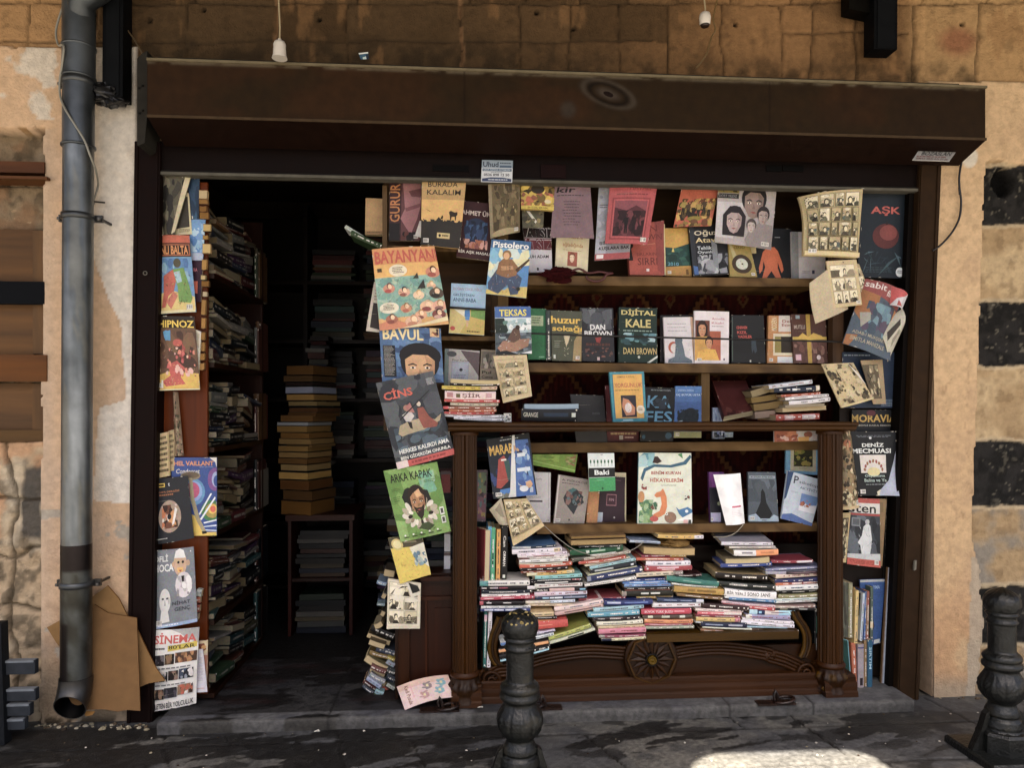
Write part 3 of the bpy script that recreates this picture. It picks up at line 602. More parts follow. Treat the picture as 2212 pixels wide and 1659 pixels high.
# ---- bollards
def bollard(s_top, cx, Yb, label, first=None):
    base = Vector((cx, Yb, 0)); k = .000386
    t = thing('bollard', label, 'bollard', base, 'dark ornamental iron bollards on the pavement')
    if first:
        for ch in first.children:
            c = ch.copy(); sc.collection.objects.link(c); c.parent = t
        return t
    P = [(1330, 160), (1310, 145), (1290, 150), (1240, 140), (1220, 118), (1200, 130), (1170, 125), (1130, 105), (1110, 100), (1095, 116), (1080, 130), (1055, 150), (1030, 160), (1000, 168), (970, 170), (940, 167), (920, 160), (895, 149), (870, 135), (845, 124), (830, 125), (812, 148), (800, 152), (780, 150), (766, 130), (745, 145), (728, 147), (712, 140), (690, 115), (680, 103), (640, 102), (580, 102), (520, 103), (455, 104), (447, 112), (435, 120), (423, 112), (415, 104), (388, 106), (380, 116), (370, 122), (360, 115), (350, 108), (342, 124), (320, 132), (300, 138), (270, 139), (240, 134), (215, 118), (195, 96), (178, 68), (165, 40), (152, 8)]
    prof = [(h_*k, (1560-y)*k) for y, h_ in P]
    def fr(th, z):
        y = 1560-z/k
        if 840 < y < 1100:
            v = (y-840)/260; q = (th*3/math.pi) % 1.0; d = abs(q-.5)*2       # six leaves
            e = math.sin(math.pi*min(1, v*1.05)); rib = math.exp(-(d/.09)**2)
            veins = .5+.5*math.cos((v*7-d*3.2)*math.pi*1.6)
            return (.0030*rib+.0024*veins*(d < .8)*(.25 < v < .95)-.003*(d > .93))*e
        if y < 330: return .0012*math.sin(th*9+y*.05)*math.sin(th*5)
        return 0
    def dense(pr):
        out = []
        for (r0, z0), (r1, z1) in zip(pr, pr[1:]):
            n = max(1, int(abs(z1-z0)/.0035)); out += [(r0+(r1-r0)*i/n, z0+(z1-z0)*i/n) for i in range(n)]
        return out+[pr[-1]]
    def bc(i, j):
        n = float(fbm(np.array([i*.13]), np.array([j*.09]), 601, 4)[0]); c = Vector(hx('2c302f')).lerp(Vector(hx('161817')), min(1, max(0, (n-.35)*3)))
        return tuple(c.lerp(Vector(hx('4a463a')), .8 if n < .3 else 0))
    mb = MB(); mb.lathe(base, dense(prof), 96, bc, fr); part(mb, 'post', 'iron', t)
    mb = MB(); mb.lathe(base, [(.078, .022), (.076, .080), (.070, .088), (.058, .094)], 8, '232624', a0=math.pi/8, smooth=False); part(mb, 'octagonal_base', 'iron', t)
    mb = MB(); w_ = .115
    rows = [[base+Vector((sx*q, sy*q, z)) for sx, sy in ((-1, -1), (1, -1), (1, 1), (-1, 1))] for q, z in ((w_, -.003), (w_, .018), (w_-.006, .024), (.05, .026))]
    mb.grid(rows, '272a28', closed=True, smooth=False); mb.poly(rows[-1], '272a28'); part(mb, 'base_plate', 'iron', t)
    for sx in (-1, 1):
        mb = MB(); mb.prism([base+Vector((sx*.050, -.012, .150)), base+Vector((sx*.062, -.012, .140)), base+Vector((sx*.080, -.012, .085)), base+Vector((sx*.104, -.012, .035)), base+Vector((sx*.108, -.012, .022)), base+Vector((sx*.05, -.012, .022))], (0, .024, 0), '20221f'); part(mb, 'fin', 'iron', t)
    return t
B2 = bollard(0, U(2172, 1500, -.49).x-.012, -.49, 'black ornamental bollard at the right edge in front of the stone wall')
B1 = bollard(0, U(1123, 1500, -.636).x, -.636, 'black ornamental bollard with chipped yellowish top in front of the book display', B2)
mb = MB(); rnd = random.Random(8); cb = Vector(B1['_org'])
for i in range(22):
    th = rnd.uniform(-2.9, -.3); el = rnd.uniform(.35, 1.1); R0 = .0545; cz = (1560-285)*.000386
    c_ = Vector((math.cos(th)*math.cos(el), math.sin(th)*math.cos(el), math.sin(el)*.95)); u_ = Vector((-math.sin(th), math.cos(th), 0)); v_ = c_.cross(u_).normalized(); s_ = rnd.uniform(.002, .006)
    ctr = cb+Vector((0, 0, cz))+c_*R0; mb.poly([ctr+u_*s_*math.cos(k)*rnd.uniform(.5, 1.5)+v_*s_*math.sin(k)*rnd.uniform(.4, 1)+c_*.0006 for k in (0, 1, 2.1, 3.1, 4.2, 5.2)], rnd.choice(['8a7a4c', '6a5c3a', '9a8a5c']))
part(mb, 'chipped_paint', 'matte', B1)

# ---- rusty ring fixings on the doorstep
def ringbolt(x, y, label, flip=1):
    t = thing('iron_ring', label, 'iron ring', (x, y, .044), 'rusty iron rings fixed to the doorstep'); b = Vector((x, y, .044))
    mb = MB(); mb.wbox(x-.07, x+.07, y-.02, y+.02, .043, .050, '4a2f22'); part(mb, 'base_plate', 'iron', t)
    mb = MB(); mb.tube([b+Vector((0, 0, .0)), b+Vector((-.005, 0, .03)), b+Vector((.0, 0, .046)), b+Vector((.008, 0, .03)), b+Vector((.012, 0, 0))], .006, 8, '3a241a'); part(mb, 'staple', 'iron', t)
    mb = MB(); mb.grid([[b+Vector((flip*.03+.036*math.cos(q)+.006*math.cos(s_)*math.cos(q), -.005+.026*math.sin(q)+.006*math.cos(s_)*math.sin(q), .014+.006*math.sin(s_)+.006*math.cos(q))) for s_ in np.linspace(0, 6.283, 8)] for q in np.linspace(0, 6.283, 22)], '45291c'); part(mb, 'ring', 'iron', t)
p = G(*K('B3', 1560, 1178), .045); ringbolt(p.x, p.y, 'rusty iron ring under the fallen booklet at the left of the cabinet')
p = G(*K('C3', 350, 1160), .045); ringbolt(p.x-.015, p.y, 'rusty iron ring on the doorstep just behind the middle bollard', -1)
p = G(*K('D3', 140, 1120), .045); ringbolt(p.x, p.y, 'rusty iron ring in front of the right end of the cabinet plinth')
for (s, u, v, la) in (('B3', 1900, 1160, 'tiny white paper scrap on the doorstep left of the middle bollard'), ('B3', 540, 1360, 'tiny white paper scrap at the foot of the doorstep near the doorway')):
    p = G(*K(s, u, v), .045 if v < 1300 else .004); mb = MB(); mb.prism([p+Vector((dx, dy, dz)) for dx, dy, dz in ((-.01, 0, 0), (0, -.007, .004), (.01, 0, .001), (.003, .009, .003))], (0, 0, .002), 'e0dcd0'); o = mb.build('paper_scrap', 'matte', None, p); tag(o, la, 'paper')

# ================================================================== SHOP FITTINGS
CUP = thing('book_cabinet', 'dark brown carved cabinet with fluted columns, counter top and open book bay', 'cabinet', (.55, -.02, .04))
WD = '5a3a26'
def fc(s, u0, v0, u1, v1, y0, y1, col, name, mat='wood', parent=CUP, mb=None):
    m = mb or MB(); rb(s, u0, v0, u1, v1, y0, y1, col, m)
    if mb is None: return part(m, name, mat, parent)
# counter top with moulded edge
a, b = U(968, 916, -.09), U(1851, 911, -.09); zc = (a.z+b.z)/2+.002
mb = MB(); prof = [(-.10, .0), (-.105, -.004), (-.105, -.010), (-.098, -.014), (-.090, -.018), (-.088, -.026), (-.078, -.032), (-.072, -.034)]
rows = [[Vector((x, y, zc+z)) for y, z in [(.06, 0)]+prof+[(-.02, -.034)]] for x in (a.x, b.x)]
mb.grid(rows, '6a4e38', smooth=False); 
for r_ in rows: mb.poly(r_ if r_ is rows[0] else r_[::-1], '5a4230')
part(mb, 'counter_top', 'wood', CUP); ZC = zc
def column(xc, label_col):
    t = MB(); z0, z1 = .16, ZC-.035; n = 72
    rows = [[Vector((xc+(r_:=.046-.0045*(abs(math.sin(th*8)) < .55)-tp*.002)*math.cos(th), -.035+r_*math.sin(th), z)) for th in [2*math.pi*k/n for k in range(n)]] for z, tp in ((z0, 0), (z1, 1))]
    t.grid(rows, '5c3d26', closed=True, smooth=False); part(t, 'fluted_column', 'vwood', CUP)
    m = MB(); m.lathe((xc, -.035, z1-.012), [(.050, 0), (.052, .006), (.049, .012)], 32, '5c3d26'); part(m, 'collar', 'wood', CUP); m = MB(); m.lathe((xc, -.035, z0-.02), [(.049, .0), (.054, .005), (.055, .012), (.050, .018), (.048, .022)], 32, '5a3a26'); part(m, 'collar', 'wood', CUP)
    def fr(th, z):
        v = (z)/.085; q = (th*6/math.pi) % 1.0; d = abs(q-.5)*2
        return .007*math.exp(-(d/.45)**2)*math.sin(math.pi*min(1, max(0, v)))+.004*(math.cos(v*9+d*2) > .3)
    m = MB(); prof = [(.050+.006*math.sin(i/14*3.1)-(.004 if i > 10 else 0)+(.012*max(0, 1-i/4)), .085*i/14) for i in range(15)]
    m.lathe((xc, -.035, z0-.105), prof, 60, label_col, fr)
    for sx in (-1, 1):                                  # scrolled feet
        c = Vector((xc+sx*.040, -.075, z0-.092)); m.tube([c+Vector((sx*.010*math.cos(q)*(1-q/14), 0, .010*math.sin(q)*(1-q/14))) for q in np.linspace(0, 9, 22)], .0042, 6, '8a6a3a' if xc > 1 else '4a3524')
    m.tube([Vector((xc-.04, -.078, z0-.10)), Vector((xc, -.082, z0-.094)), Vector((xc+.04, -.078, z0-.10))], .004, 6, '8a6a3a' if xc > 1 else '4a3524')
    part(m, 'carved_foot', 'iron' if False else 'wood', CUP)
xl = U(1004, 1200, -.035).x; xr = U(1793, 1200, -.035).x
column(xl, lambda i, j: '4a3526'); column(xr, lambda i, j: '7a5c38' if (i in (9, 10, 11) and j % 10 < 5) else '4a3222')
# plinth
mb = MB(); x0, x1 = U(1040, 1500, -.05).x, U(1768, 1490, -.04).x
def plinth(mb, x0, x1, yf):
    sec = [(.10, .118), (yf+.012, .118), (yf+.006, .112), (yf+.006, .100), (yf-.002, .094), (yf-.004, .080), (yf-.004, .066), (yf-.010, .060), (yf-.012, .044), (.10, .044)]
    rows = [[Vector((x, y, z)) for y, z in sec] for x in (x0, x1)]; mb.grid(rows, '5c4030', smooth=False)
    for r_ in rows: mb.poly(r_ if r_ is rows[0] else r_[::-1], '4a3226')
plinth(mb, x0, x1, -.05); plinth(mb, x1+.001, U(1851, 1500, -.085).x, -.085); plinth(mb, U(975, 1500, -.085).x, x0-.001, -.085)
mb.wbox(U(975, 1500, -.06).x, U(1850, 1500, -.06).x, -.045, .1, .045, .058, '44271c'); part(mb, 'plinth', 'wood', CUP)
# lower panel, arch bands, scrolls, rosette
yp = .0
mb = MB(); a, b = U(1040, 1372, yp), U(1768, 1490, yp); mb.wbox(a.x, b.x, yp, yp+.02, .10, U(1400, 1400, yp).z, '4a2c16'); part(mb, 'lower_panel', 'wood', CUP)
def band(pts, w_, n, col, mb, yb):
    "moulding of n parallel beads following a line"
    for i in range(n):
        off = (i-(n-1)/2)*w_/n; P = []
        for j, p in enumerate(pts):
            d = (pts[min(j+1, len(pts)-1)]-pts[max(j-1, 0)]).normalized(); nn = Vector((-d.z, 0, d.x)); P.append(p+nn*off+Vector((0, yb, 0)))
        mb.tube(P, w_/n*.56, 7, col)
def smoothpts(pts, k=6):
    P = [pts[0]]+pts+[pts[-1]]; out = []
    for i in range(1, len(P)-2):
        for j in range(k):
            t = j/k; a, b, c, d = P[i-1:i+3]; out.append(.5*((2*b)+(c-a)*t+(2*a-5*b+4*c-d)*t*t+(3*b-a-3*c+d)*t**3))
    return out+[P[-2]]
rc = U(*K('C3', 1220, 748), -.03)
mb = MB()
Lp = [K('C3', u, v) for u, v in ((1030, 708), (900, 698), (700, 690), (500, 712), (300, 750))]+[K('B3', u, v) for u, v in ((2130, 840), (2060, 850), (1990, 885))]
Rp = [K('C3', u, v) for u, v in ((1430, 700), (1600, 672), (1800, 662), (2000, 680), (2200, 715))]+[K('D3', u, v) for u, v in ((100, 730), (220, 765), (330, 815), (400, 850))]
for Q in (Lp, Rp):
    band(smoothpts([U(x, y, -.012) for x, y in Q]), .052, 4, '54341c', mb, 0)
part(mb, 'arch_moulding', 'wood', CUP)
for s, u, v, sg in (('B3', 1985, 925, -1), ('D3', 398, 858, 1)):
    c = U(*K(s, u, v), -.018); m = MB(); pts = []
    for i in range(60):
        q = i/59*4.4*math.pi; r_ = .046*(1-i/59*.86); pts.append(c+Vector((sg*r_*math.sin(q+.6), -.002-.012*(i/59), r_*math.cos(q+.6))))
    m.tube(pts, lambda t: .0075*(1-.45*t), 8, '54341c'); m.lathe((c.x, c.y+.012, c.z), [(.0, 0)], 3, '333333') if False else None
    disc = [c+Vector((.045*math.cos(q), .012, .045*math.sin(q))) for q in np.linspace(0, 6.283, 28)[:-1]]; m.prism(disc, (0, .012, 0), '3f2614'); part(m, 'scroll', 'wood', CUP)
for s, P_ in (('S4', [(480, 330), (440, 450), (370, 600), (335, 760), (330, 900), (370, 1040), (440, 1130)]), ('S5', [(1560, 230), (1610, 350), (1700, 480), (1760, 620), (1770, 780), (1740, 920), (1700, 1000)])):
    m = MB(); pts = smoothpts([U(*K(s, u, v), -.02) for u, v in P_])
    for off, cc in ((-.011, '7a5a30'), (0, '3f2a18'), (.011, '5c4024')): m.tube([p+Vector((off, 0, 0)) for p in pts], lambda t: .0075, 8, cc)
    part(m, 'scroll_bracket', 'wood', CUP)
def rosette():
    m = MB(); r0 = .098; c = rc
    def oc(r_, y, tw=0.0): return [c+Vector((r_*math.sin(math.pi/4*k+tw), y, r_*math.cos(math.pi/4*k+tw))) for k in range(8)]
    n = 40; rim = [[c+Vector(((r0*q)*math.sin(2*math.pi*k/n), y, (r0*q)*math.cos(2*math.pi*k/n))) for k in range(n)] for q, y in ((1.0, .03), (1.04, .0), (1.0, -.008), (.9, -.006))]
    m.grid(rim, '4a2e18', closed=True); m.poly(rim[-1][::-1], '3f2615')
    m.grid([oc(r0*.96, -.004), oc(r0*.95, -.018), oc(r0*.88, -.018), oc(r0*.87, -.008)], '6a4a28', closed=True, smooth=False)
    for k in range(8):
        th = math.pi/4*k; th2 = th+math.pi/8
        def P(r_, t, y): return c+Vector((r_*r0*math.sin(t), y, r_*r0*math.cos(t)))
        for t_, w_ in ((th, .30), (th2, .26)):
            y0 = -.020 if t_ == th else -.014
            m.poly([P(.22, t_, y0), P(.5, t_-w_*.7, -.010), P(.84, t_, -.012)], '55361c'); m.poly([P(.22, t_, y0), P(.84, t_, -.012), P(.5, t_+w_*.7, -.010)], '4a2d17')
        m.poly([P(.22, th, -.021), P(.86, th-.02, -.016), P(.86, th+.02, -.016)], '6a4828')
    m2 = [[c+Vector((q*r0*math.sin(2*math.pi*k/20), y, q*r0*math.cos(2*math.pi*k/20))) for k in range(20)] for q, y in ((.25, -.008), (.25, -.016), (.22, -.022), (.19, -.016), (.17, -.016), (.16, -.026), (.13, -.028), (.10, -.023), (.05, -.026), (.01, -.027))]
    m.grid(m2[:5], '20140c', closed=True); m.grid(m2[4:], '9a7c44', closed=True); part(m, 'rosette', 'wood', CUP)
rosette()
# left wing of the cabinet with raised panels
WG = []
mb = MB(); yw = .03
a, b = U(862, 1240, yw), U(982, 1495, yw); mb.wbox(a.x, b.x, yw, yw+.12, .045, a.z, '4a2616'); rb('B3', 1205, 480, 1310, 980, yw-.012, yw+.02, '54301a', mb)
rb('B3', 1402, 70, 1660, 100, yw-.03, yw+.1, '542c1a', mb); rb('B3', 1402, 102, 1660, 118, yw-.018, yw+.1, '3f2014', mb); rb('B3', 1402, 235, 1660, 262, yw-.012, yw+.05, '5a301c', mb)
rb('B3', 1438, 262, 1458, 900, yw-.010, yw+.05, '5a301c', mb); rb('B3', 1520, 330, 1660, 900, yw-.006, yw+.05, '4f2817', mb); part(mb, 'side_wing', 'vwood', CUP)
mb = MB(); rb('B3', 1190, 490, 1212, 1090, yw-.02, .25, '3a2418', mb); part(mb, 'wing_edge', 'vwood', CUP)
# backing between the columns
mb = MB(); a, b = U(1035, 925, .2), U(1775, 1480, .2); mb.wbox(a.x, b.x, .215, .23, .1, .56, '2c1a12'); part(mb, 'back_board', 'wood', CUP)
mb = MB(); rb('S5', -900, 625, 1628, 700, -.06, .16, '6a4e2a', mb); part(mb, 'bay_board', 'wood', CUP)

# ---- shelf boards of the upper display, all one rough shelf unit
UN = thing('shelf_unit', 'rough pale wooden wall shelving behind the cabinet, carrying the displayed books', 'shelf unit', (.75, .2, .05))
def plank(x0p, x1p, yt, yb, Yf, Yb, col, name='shelf'):
    (ya, yb_), (yc, yd) = yt, yb; m = MB(); tl, tr = U(x0p, ya, Yf), U(x1p, yb_, Yf); bl, br = U(x0p, yc, Yf), U(x1p, yd, Yf)
    rows = []
    nseg = 24
    for d in (0, 1):
        pass
    Y2 = Vector((0, Yb-Yf, 0)); n = 30; T, Bm = [], []
    for i in range(n+1):
        t = i/n; wv = (float(fbm(np.array([t*9+x0p]), np.array([yt[0]*.1]), 33, 3)[0])-.5)*.004
        T.append(tl.lerp(tr, t)+Vector((0, wv, wv*.5))); Bm.append(bl.lerp(br, t)+Vector((0, wv, -wv*.5)))
    cf = lambda i, j: [col, '7a5c34', '8a6b42', '5f4526'][int(float(vnoise(np.array([j*.8+x0p]), np.array([i*3.1]), 9)[0])*3.99)] if isinstance(col, str) else col
    m.grid([[p+Y2 for p in T], T, Bm, [p+Y2 for p in Bm]], cf, smooth=False)
    m.poly([T[0], T[0]+Y2, Bm[0]+Y2, Bm[0]], col); m.poly([T[-1], Bm[-1], Bm[-1]+Y2, T[-1]+Y2], col); part(m, name, 'wood', UN)
plank(1090, 1770, (594, 602), (615, 619), .07, .30, '8f6f45')
plank(1095, 1795, (783, 788), (803, 806), .07, .30, '6f5433')
plank(1130, 1772, (957, 954), (979, 972), .09, .30, '74562f')
plank(1160, 1770, (1134, 1130), (1154, 1148), .04, .30, '6a4c2a')
plank(835, 1092, (530, 535), (540, 546), .08, .30, '7a5a36'); plank(835, 1092, (725, 727), (734, 736), .08, .30, '7a5a36'); plank(835, 1100, (908, 908), (917, 917), .06, .30, '6a4a2c')
for x0p, x1p, y0p, y1p, Yf, col in ((1076, 1098, 380, 790, .06, '8a6d45'), (1515, 1533, 806, 910, .09, '8a6a3c'), (1799, 1822, 380, 800, .06, '6a4e38'), (826, 836, 400, 560, .06, '8a6c48'), (1062, 1078, 380, 760, .20, '6a5034')):
    m = MB(); a, b = U(x0p, y0p, Yf), U(x1p, y1p, Yf); m.wbox(a.x, b.x, Yf, Yf+.04, b.z, a.z, col); part(m, 'upright', 'vwood', UN)
m = MB(); a, b = U(828, 380, .29), U(1095, 930, .29); m.wbox(a.x, b.x, .302, .315, b.z, a.z+.05, '5f452c'); a, b = U(1095, 380, .29), U(1800, 600, .29); m.wbox(a.x, b.x, .302, .315, b.z, a.z+.05, '4f3a24'); part(m, 'back_board', 'wood', UN)
m = MB(); a = U(1850, 380, .12); m.wbox(U(1815, 800, .08).x, U(1955, 800, .08).x, .085, .10, .05, 2.05, '2a1c14'); part(m, 'end_panel', 'vwood', UN)

# ---- patterned rug behind the shelves
def rug():
    x0, x1 = U(1080, 800, .285).x, U(1800, 800, .285).x; z0, z1 = .55, U(1400, 600, .285).z
    xs = np.arange(x0, x1, .006); zs = np.arange(z0, z1, .006); X, Z = np.meshgrid(xs, zs)
    C = np.broadcast_to(np.array(hx('4a1a18')), X.shape+(3,)).copy()
    pw = .31; u = ((X-x0)/pw+.2) % 1; v = ((z1-Z)/.31) % 1; st = np.floor(u*20)/20; tri = np.abs(st-.5)*2
    e = v-(.15+.75*(1-tri)); C = mixc(C, '8a5c38', (np.abs(e) < .05)*.9); C = mixc(C, '2a1214', ((e < -.05) & (e > -.16))*.7)
    comb = (np.sin(u*2*math.pi*14) > .2) & (e > .10) & (e < .30); C = mixc(C, '6f2a22', comb*.8)
    dia = np.abs(u-.5)*1.6+np.abs(v-.28); C = mixc(C, '7d5a3a', ((dia < .13) & (dia > .07))*.9); C = mixc(C, '7a3024', (dia < .05)*.9)
    comb2 = (np.sin(u*2*math.pi*10) > .1) & (e < -.2) & (e > -.42); C = mixc(C, '5c211c', comb2*.7)
    Y = .285+.004*np.sin(X*30)+.003*np.sin(Z*20)
    return X, Y, Z, C
X, Y, Z, C = rug(); o = np_grid('woven_rug', 'wool', X, Y, Z, C); tag(o, 'dark red woven rug with zigzags hung behind the shelves', 'rug')
o.location = (0, 0, 0)
cable('stretched_line', 'black elastic cord stretched across the front of the middle shelf books', [U(1060, 715, .03), U(1190, 722, .035), U(1400, 728, .035), U(1600, 733, .035), U(1799, 738, .035), U(1825, 741, .03)], .0038, '0c0a0a', 'line')
# ================================================================== BOOKS, COMICS AND MAGAZINES
# lettering outlines are taken once per string from Blender's own face
_tx = {}
def text_tris(s, bold):
    k = (s, bold)
    if k in _tx: return _tx[k]
    cu = bpy.data.curves.new('lettering', 'FONT'); cu.body = s; cu.size = 1; cu.resolution_u = 2; cu.offset = .014 if bold else .003
    if bold > 1: cu.offset = .026
    o = bpy.data.objects.new('lettering', cu); sc.collection.objects.link(o)
    dg = bpy.context.evaluated_depsgraph_get(); me = o.evaluated_get(dg).to_mesh(); me.calc_loop_triangles()
    V = [(v.co.x, v.co.y) for v in me.vertices]; T = [[V[i] for i in t.vertices] for t in me.loop_triangles]
    bpy.data.objects.remove(o); bpy.data.curves.remove(cu)
    if T:
        xs = [p[0] for t in T for p in t]; ys = [p[1] for t in T for p in t]; b = (min(xs), min(ys), max(xs), max(ys))
        T = [[((p[0]-b[0])/(b[2]-b[0]), 1-(p[1]-b[1])/(b[3]-b[1])) for p in t] for t in T]
    _tx[k] = T; return T
# --- drawing lists: every entry is (list of convex polygons in 0..1 page space with v downwards, colour)
def r(x0, y0, x1, y1, c): return [([[(x0, y0), (x1, y0), (x1, y1), (x0, y1)]], c)]
def p(pts, c):
    v = [Vector((a, b, 0)) for a, b in pts]; return [([[pts[i] for i in t] for t in tessellate_polygon([v])], c)]
def e(cx, cy, rx, ry, c, rot=0, n=18):
    q = []
    for i in range(n):
        t = 2*math.pi*i/n; a, b = rx*math.cos(t), ry*math.sin(t); q.append((cx+a*math.cos(rot)-b*math.sin(rot), cy+a*math.sin(rot)+b*math.cos(rot)))
    return [([q], c)]
def t(x, y, w_, h_, s, c, bold=1, slant=0):
    return [([[(x+u*w_+slant*(1-v)*h_, y+v*h_) for u, v in q] for q in text_tris(s, bold)], c)]
def lines(x0, y0, x1, y1, n, c, seed=1, fill=.6):
    R_ = random.Random(seed); out = []; dh = (y1-y0)/n
    for i in range(n):
        x = x0+R_.uniform(0, .06)*(x1-x0)
        while x < x1:
            w_ = R_.uniform(.05, .16)*(x1-x0)
            if x+w_ > x1 or (R_.random() < .12 and x > x0+(x1-x0)*.6): break
            out.append([(x, y0+dh*i), (x+w_, y0+dh*i), (x+w_, y0+dh*(i+fill)), (x, y0+dh*(i+fill))]); x += w_+.025*(x1-x0)
    return [(out, c)]
def blobs(x0, y0, x1, y1, pal, n, size, seed=1, asp=1.0):
    R_ = random.Random(seed); out = []
    for i in range(n):
        cx, cy = R_.uniform(x0, x1), R_.uniform(y0, y1); a0 = R_.uniform(0, 6); s1 = size*R_.uniform(.4, 1.3); q = []
        for k in range(7):
            th = k*math.tau/7; rr = s1*R_.uniform(.55, 1.2); q.append((min(x1, max(x0, cx+rr*math.cos(th)*1.0)), min(y1, max(y0, cy+rr*asp*math.sin(th)))))
        out.append(([q], R_.choice(pal)))
    return out
def strokes(x0, y0, x1, y1, pal, n, ln, wd, seed=1):
    R_ = random.Random(seed); out = []
    for i in range(n):
        cx, cy, th = R_.uniform(x0, x1), R_.uniform(y0, y1), R_.uniform(0, 3.14); l_ = ln*R_.uniform(.4, 1.2); w_ = wd*R_.uniform(.5, 1.3); dx, dy = l_*math.cos(th), l_*math.sin(th); ex, ey = -w_*math.sin(th), w_*math.cos(th)
        q = [(cx-dx, cy-dy), (cx+ex, cy+ey), (cx+dx, cy+dy), (cx-ex*.3, cy-ey*.3)]; out.append(([[(min(x1, max(x0, a)), min(y1, max(y0, b))) for a, b in q]], R_.choice(pal)))
    return out
def panels(x0, y0, x1, y1, rows, seed, paper='d8c8a0', ink='2c251c', tones=('8f8468', '5c5240', 'b8a880', 'e6dcc0')):
    "a page of black and white strip frames with generic inked shapes"
    R_ = random.Random(seed); out = []; H = (y1-y0)/len(rows); g = .012
    for i, nc in enumerate(rows):
        cuts = [0]+sorted(R_.uniform(.9, 1.1)*(k+1)/nc for k in range(nc-1))+[1]
        for a, b in zip(cuts, cuts[1:]):
            xa, xb, ya, yb = x0+a*(x1-x0)+g, x0+b*(x1-x0)-g, y0+i*H+g*.8, y0+(i+1)*H-g*.8
            out += r(xa, ya, xb, yb, ink); out += r(xa+.006, ya+.005, xb-.006, yb-.005, R_.choice((paper, 'e2d6b4', 'c9bb94', paper)))
            W, Hh = xb-xa, yb-ya
            out += blobs(xa+.008, ya+Hh*.4, xb-.008, yb-.006, tones, 5, W*.25, R_.random(), 1)
            fx, fy, fs = xa+W*R_.uniform(.3, .7), ya+Hh*R_.uniform(.42, .6), min(W*.22, Hh*.25)
            out += p([(max(xa+.008, fx-fs*1.5), yb-.006), (fx-fs*.8, fy+fs*.8), (fx+fs*.8, fy+fs*.8), (min(xb-.008, fx+fs*1.5), yb-.006)], R_.choice((ink, '4a4234', tones[0])))
            out += e(fx, fy-fs*.25, fs*.85, fs, ink, 0, 9); out += e(fx+fs*.1, fy, fs*.62, fs*.8, 'e0d2ac', 0, 9)
            out += strokes(xa+.008, ya+Hh*.25, xb-.008, yb-.006, (ink, ink, '6b604a'), 9, W*.16, .006, R_.random())
            if R_.random() < .6: out += e(xa+W*R_.uniform(.3, .7), ya+Hh*.14, W*.28, Hh*.10, 'ece2c4', 0, 10); out += lines(xa+W*.25, ya+Hh*.09, xa+W*.7, ya+Hh*.19, 2, ink, i, .4)
    return out
def person_fig(cx, cy, h_, skin, top, legs, hair='2a1c14', lean=0.0, asp=.7):
    "small generic standing figure, h_ high, feet at cy"
    u = h_; w_ = h_*asp; L = lambda y: lean*(1-y)*u
    out = p([(cx-w_*.13, cy), (cx-w_*.15+L(.5)*.5, cy-u*.48), (cx+w_*.02+L(.5)*.5, cy-u*.46), (cx-w_*.02, cy)], legs)
    out += p([(cx+w_*.08, cy), (cx-w_*.02+L(.5)*.5, cy-u*.46), (cx+w_*.16+L(.5)*.5, cy-u*.48), (cx+w_*.2, cy)], legs)
    out += p([(cx-w_*.18+L(.5)*.5, cy-u*.44), (cx-w_*.25+L(0)*.8, cy-u*.80), (cx+w_*.25+L(0)*.8, cy-u*.82), (cx+w_*.18+L(.5)*.5, cy-u*.44)], top)
    out += p([(cx-w_*.24+L(0)*.8, cy-u*.80), (cx-w_*.42+L(0)*.6, cy-u*.56), (cx-w_*.30+L(0)*.6, cy-u*.5), (cx-w_*.16+L(0)*.8, cy-u*.72)], top)
    out += p([(cx+w_*.24+L(0)*.8, cy-u*.82), (cx+w_*.46+L(0)*.6, cy-u*.66), (cx+w_*.34+L(0)*.6, cy-u*.56), (cx+w_*.16+L(0)*.8, cy-u*.70)], skin)
    out += e(cx+L(0), cy-u*.91, w_*.12, u*.085, hair, 0, 10)+e(cx+L(0)+w_*.015, cy-u*.895, w_*.085, u*.07, skin, 0, 10)
    return out
